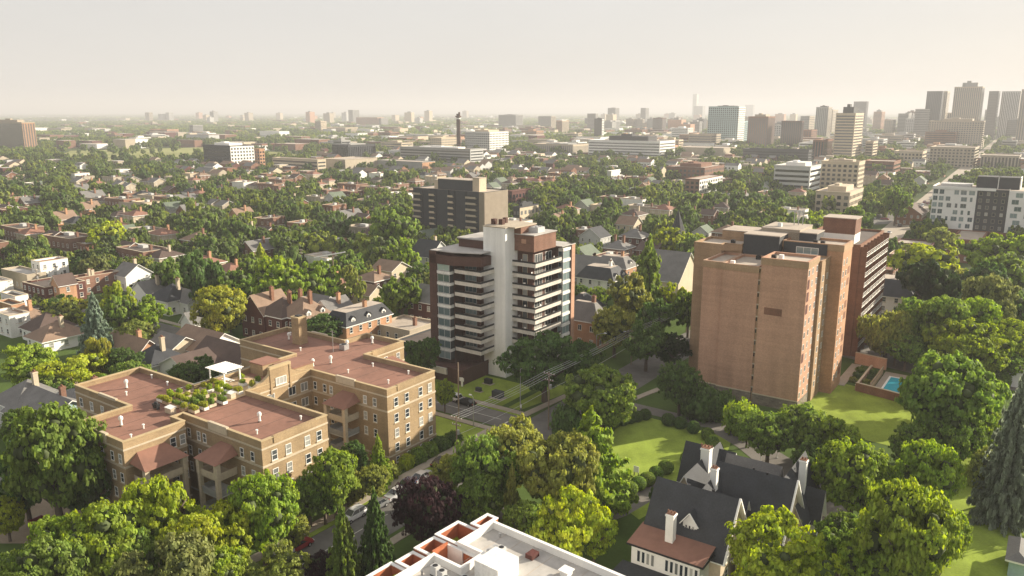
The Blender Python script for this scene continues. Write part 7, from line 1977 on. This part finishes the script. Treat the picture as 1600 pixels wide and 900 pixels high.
for k, (wy, wx, rad, ht, pxx, pyy) in enumerate(fill[:180]):
    tone = fr.choice(['mid', 'mid', 'deep', 'deep', 'bright', 'olive', 'bright', 'lime', 'pale', 'dark']) if pxx < 1100 else fr.choice(['mid', 'bright', 'bright', 'mid', 'deep', 'olive'])
    kind = fr.choices(['round', 'open', 'spread', 'spruce', 'tall'], [10, 5, 2, .7, .8])[0]
    d, sd = area(pxx, pyy); szn = 'large' if rad > 5 else 'small' if rad < 3.4 else 'medium'
    kn = {'spruce': 'spruce', 'tall': 'narrow tree', 'spread': 'spreading tree'}.get(kind, 'rounded tree')
    ton = {'mid': 'green', 'deep': 'deep green', 'bright': 'bright green', 'olive': 'olive', 'lime': 'lime green', 'pale': 'pale green', 'dark': 'dark'}[tone]
    put_tree(wx, wy, rad, ht * (1.3 if kind in ('spruce', 'tall') else 1), kind, tone, '%s %s %s between the %s houses %s' % (szn, ton, kn, d, sd), 'trees between the %s houses %s' % (d, sd), 1 if wy < 360 else 2)
def scatter(name, arr, meshes, seed=0):
    """one object: trees of a mass nobody could count, instanced on points"""
    arr = np.array(arr, dtype=np.float32)
    me = bpy.data.meshes.new(name); me.vertices.add(len(arr)); me.vertices.foreach_set('co', arr[:, :3].ravel())
    at = me.attributes.new('size', 'FLOAT_VECTOR', 'POINT'); at.data.foreach_set('vector', arr[:, 3:6].ravel())
    o = link(name, me, kind='stuff')
    col = bpy.data.collections.new(name + '_sources')
    for i, m in enumerate(meshes): col.objects.link(bpy.data.objects.new('%s_source' % name, m))
    ng = bpy.data.node_groups.new(name, 'GeometryNodeTree'); N_ = ng.nodes
    ng.interface.new_socket('Geometry', in_out='INPUT', socket_type='NodeSocketGeometry'); ng.interface.new_socket('Geometry', in_out='OUTPUT', socket_type='NodeSocketGeometry')
    gi, go = N_.new('NodeGroupInput'), N_.new('NodeGroupOutput')
    ip = N_.new('GeometryNodeInstanceOnPoints'); ci = N_.new('GeometryNodeCollectionInfo'); ci.inputs['Collection'].default_value = col
    ci.inputs['Separate Children'].default_value = True; ci.inputs['Reset Children'].default_value = True
    ip.inputs['Pick Instance'].default_value = True
    ri = N_.new('FunctionNodeRandomValue'); ri.data_type = 'INT'; ri.inputs['Min'].default_value if False else None
    for s_ in ri.inputs:
        if s_.type == 'INT' and s_.name == 'Min': s_.default_value = 0
        if s_.type == 'INT' and s_.name == 'Max': s_.default_value = len(meshes) - 1
    rr = N_.new('FunctionNodeRandomValue'); rr.data_type = 'FLOAT_VECTOR'; rr.inputs[0].default_value = (0, 0, 0); rr.inputs[1].default_value = (0, 0, 6.283)
    na = N_.new('GeometryNodeInputNamedAttribute'); na.data_type = 'FLOAT_VECTOR'; na.inputs['Name'].default_value = 'size'
    lk = ng.links.new
    lk(gi.outputs[0], ip.inputs['Points']); lk(ci.outputs[0], ip.inputs['Instance'])
    lk([s_ for s_ in ri.outputs if s_.type == 'INT'][0], ip.inputs['Instance Index'])
    lk(rr.outputs[0], ip.inputs['Rotation']); lk(na.outputs[0], ip.inputs['Scale']); lk(ip.outputs[0], go.inputs[0])
    md = o.modifiers.new('scatter', 'NODES'); md.node_group = ng
    return o
mixm = [crown('crown_mass', kd, 1500, 300 + i, .17, [LEAFMIX]) for i, kd in enumerate(['round', 'round', 'open', 'spread', 'round', 'tall'])]
low = [crown('crown_far', 'round', 260, 400 + i, .42, [LEAFMIX]) for i in range(4)]
scatter('tree_canopy', [(wx, wy, ht * .06, rad, rad, ht * .94) for wy, wx, rad, ht, _, _ in fill[180:]], mixm)
# distant woods
far = []
for k in range(26000):
    wy = math.sqrt(fr.uniform(1450 ** 2, 4200 ** 2)); wx = wy * fr.uniform(-.72, .74)
    s = fr.uniform(5, 10); a = proj(wx, wy, 0)
    if math.sin(wx * .004 + 1.3) * math.sin(wy * .0031 + wx * .001) > .45 and fr.random() < .8: continue
    if a[0] > 1050 and fr.random() < .45: continue
    if any((wx - x) ** 2 + (wy - y) ** 2 < (q + 4) ** 2 for x, y, q in LOW if abs(wy - y) < 60): continue
    if taken(wx, wy, s * .5): continue
    far.append((wx, wy, 0, s, s, fr.uniform(8, 14) if not blocked(wx, wy, s, 12) else 4))
scatter('distant_woods', far, low)
ff = []
for k in range(14000):
    wy = 4200 * (20000 / 4200) ** fr.random(); wx = wy * fr.uniform(-.72, .74); s = fr.uniform(16, 34) * (1 + wy / 9000)
    if math.sin(wx * .0015 + 2) * math.sin(wy * .0011) > .5: continue
    ff.append((wx, wy, -2, s, s, fr.uniform(10, 17)))
scatter('horizon_woods', ff, low)
# pale roofs scattered through the distance
b = MB()
for k in range(1500):
    wy = 1200 * (9000 / 1200) ** fr.random(); wx = wy * fr.uniform(-.7, .74)
    if wx < -.2 * wy and fr.random() < .6: continue
    if taken(wx, wy, 12): continue
    w_ = fr.uniform(14, 60) * (1 + wy / 8000); h_ = fr.uniform(7, 16)
    simple(wx, wy, w_, fr.uniform(14, 30), h_, fr.randrange(8), 8 + fr.randrange(3), False)
b.obj('distant_roofs', mats_, kind='stuff')

# ------------------------------------------------------------------ haze
HZ = bpy.data.materials.new('haze'); t = nt(HZ); t.nodes.remove(t.nodes['Principled BSDF'])
pv = t.nodes.new('ShaderNodeVolumePrincipled'); pv.inputs['Density'].default_value = .00021; pv.inputs['Color'].default_value = (.77, .775, .80, 1); pv.inputs['Anisotropy'].default_value = .1
t.links.new(pv.outputs[0], t.nodes['Material Output'].inputs['Volume'])
b = MB(); b.box(-26100, 26100, -650, 26500, -2, 190); b.obj('haze', [HZ], kind='stuff')
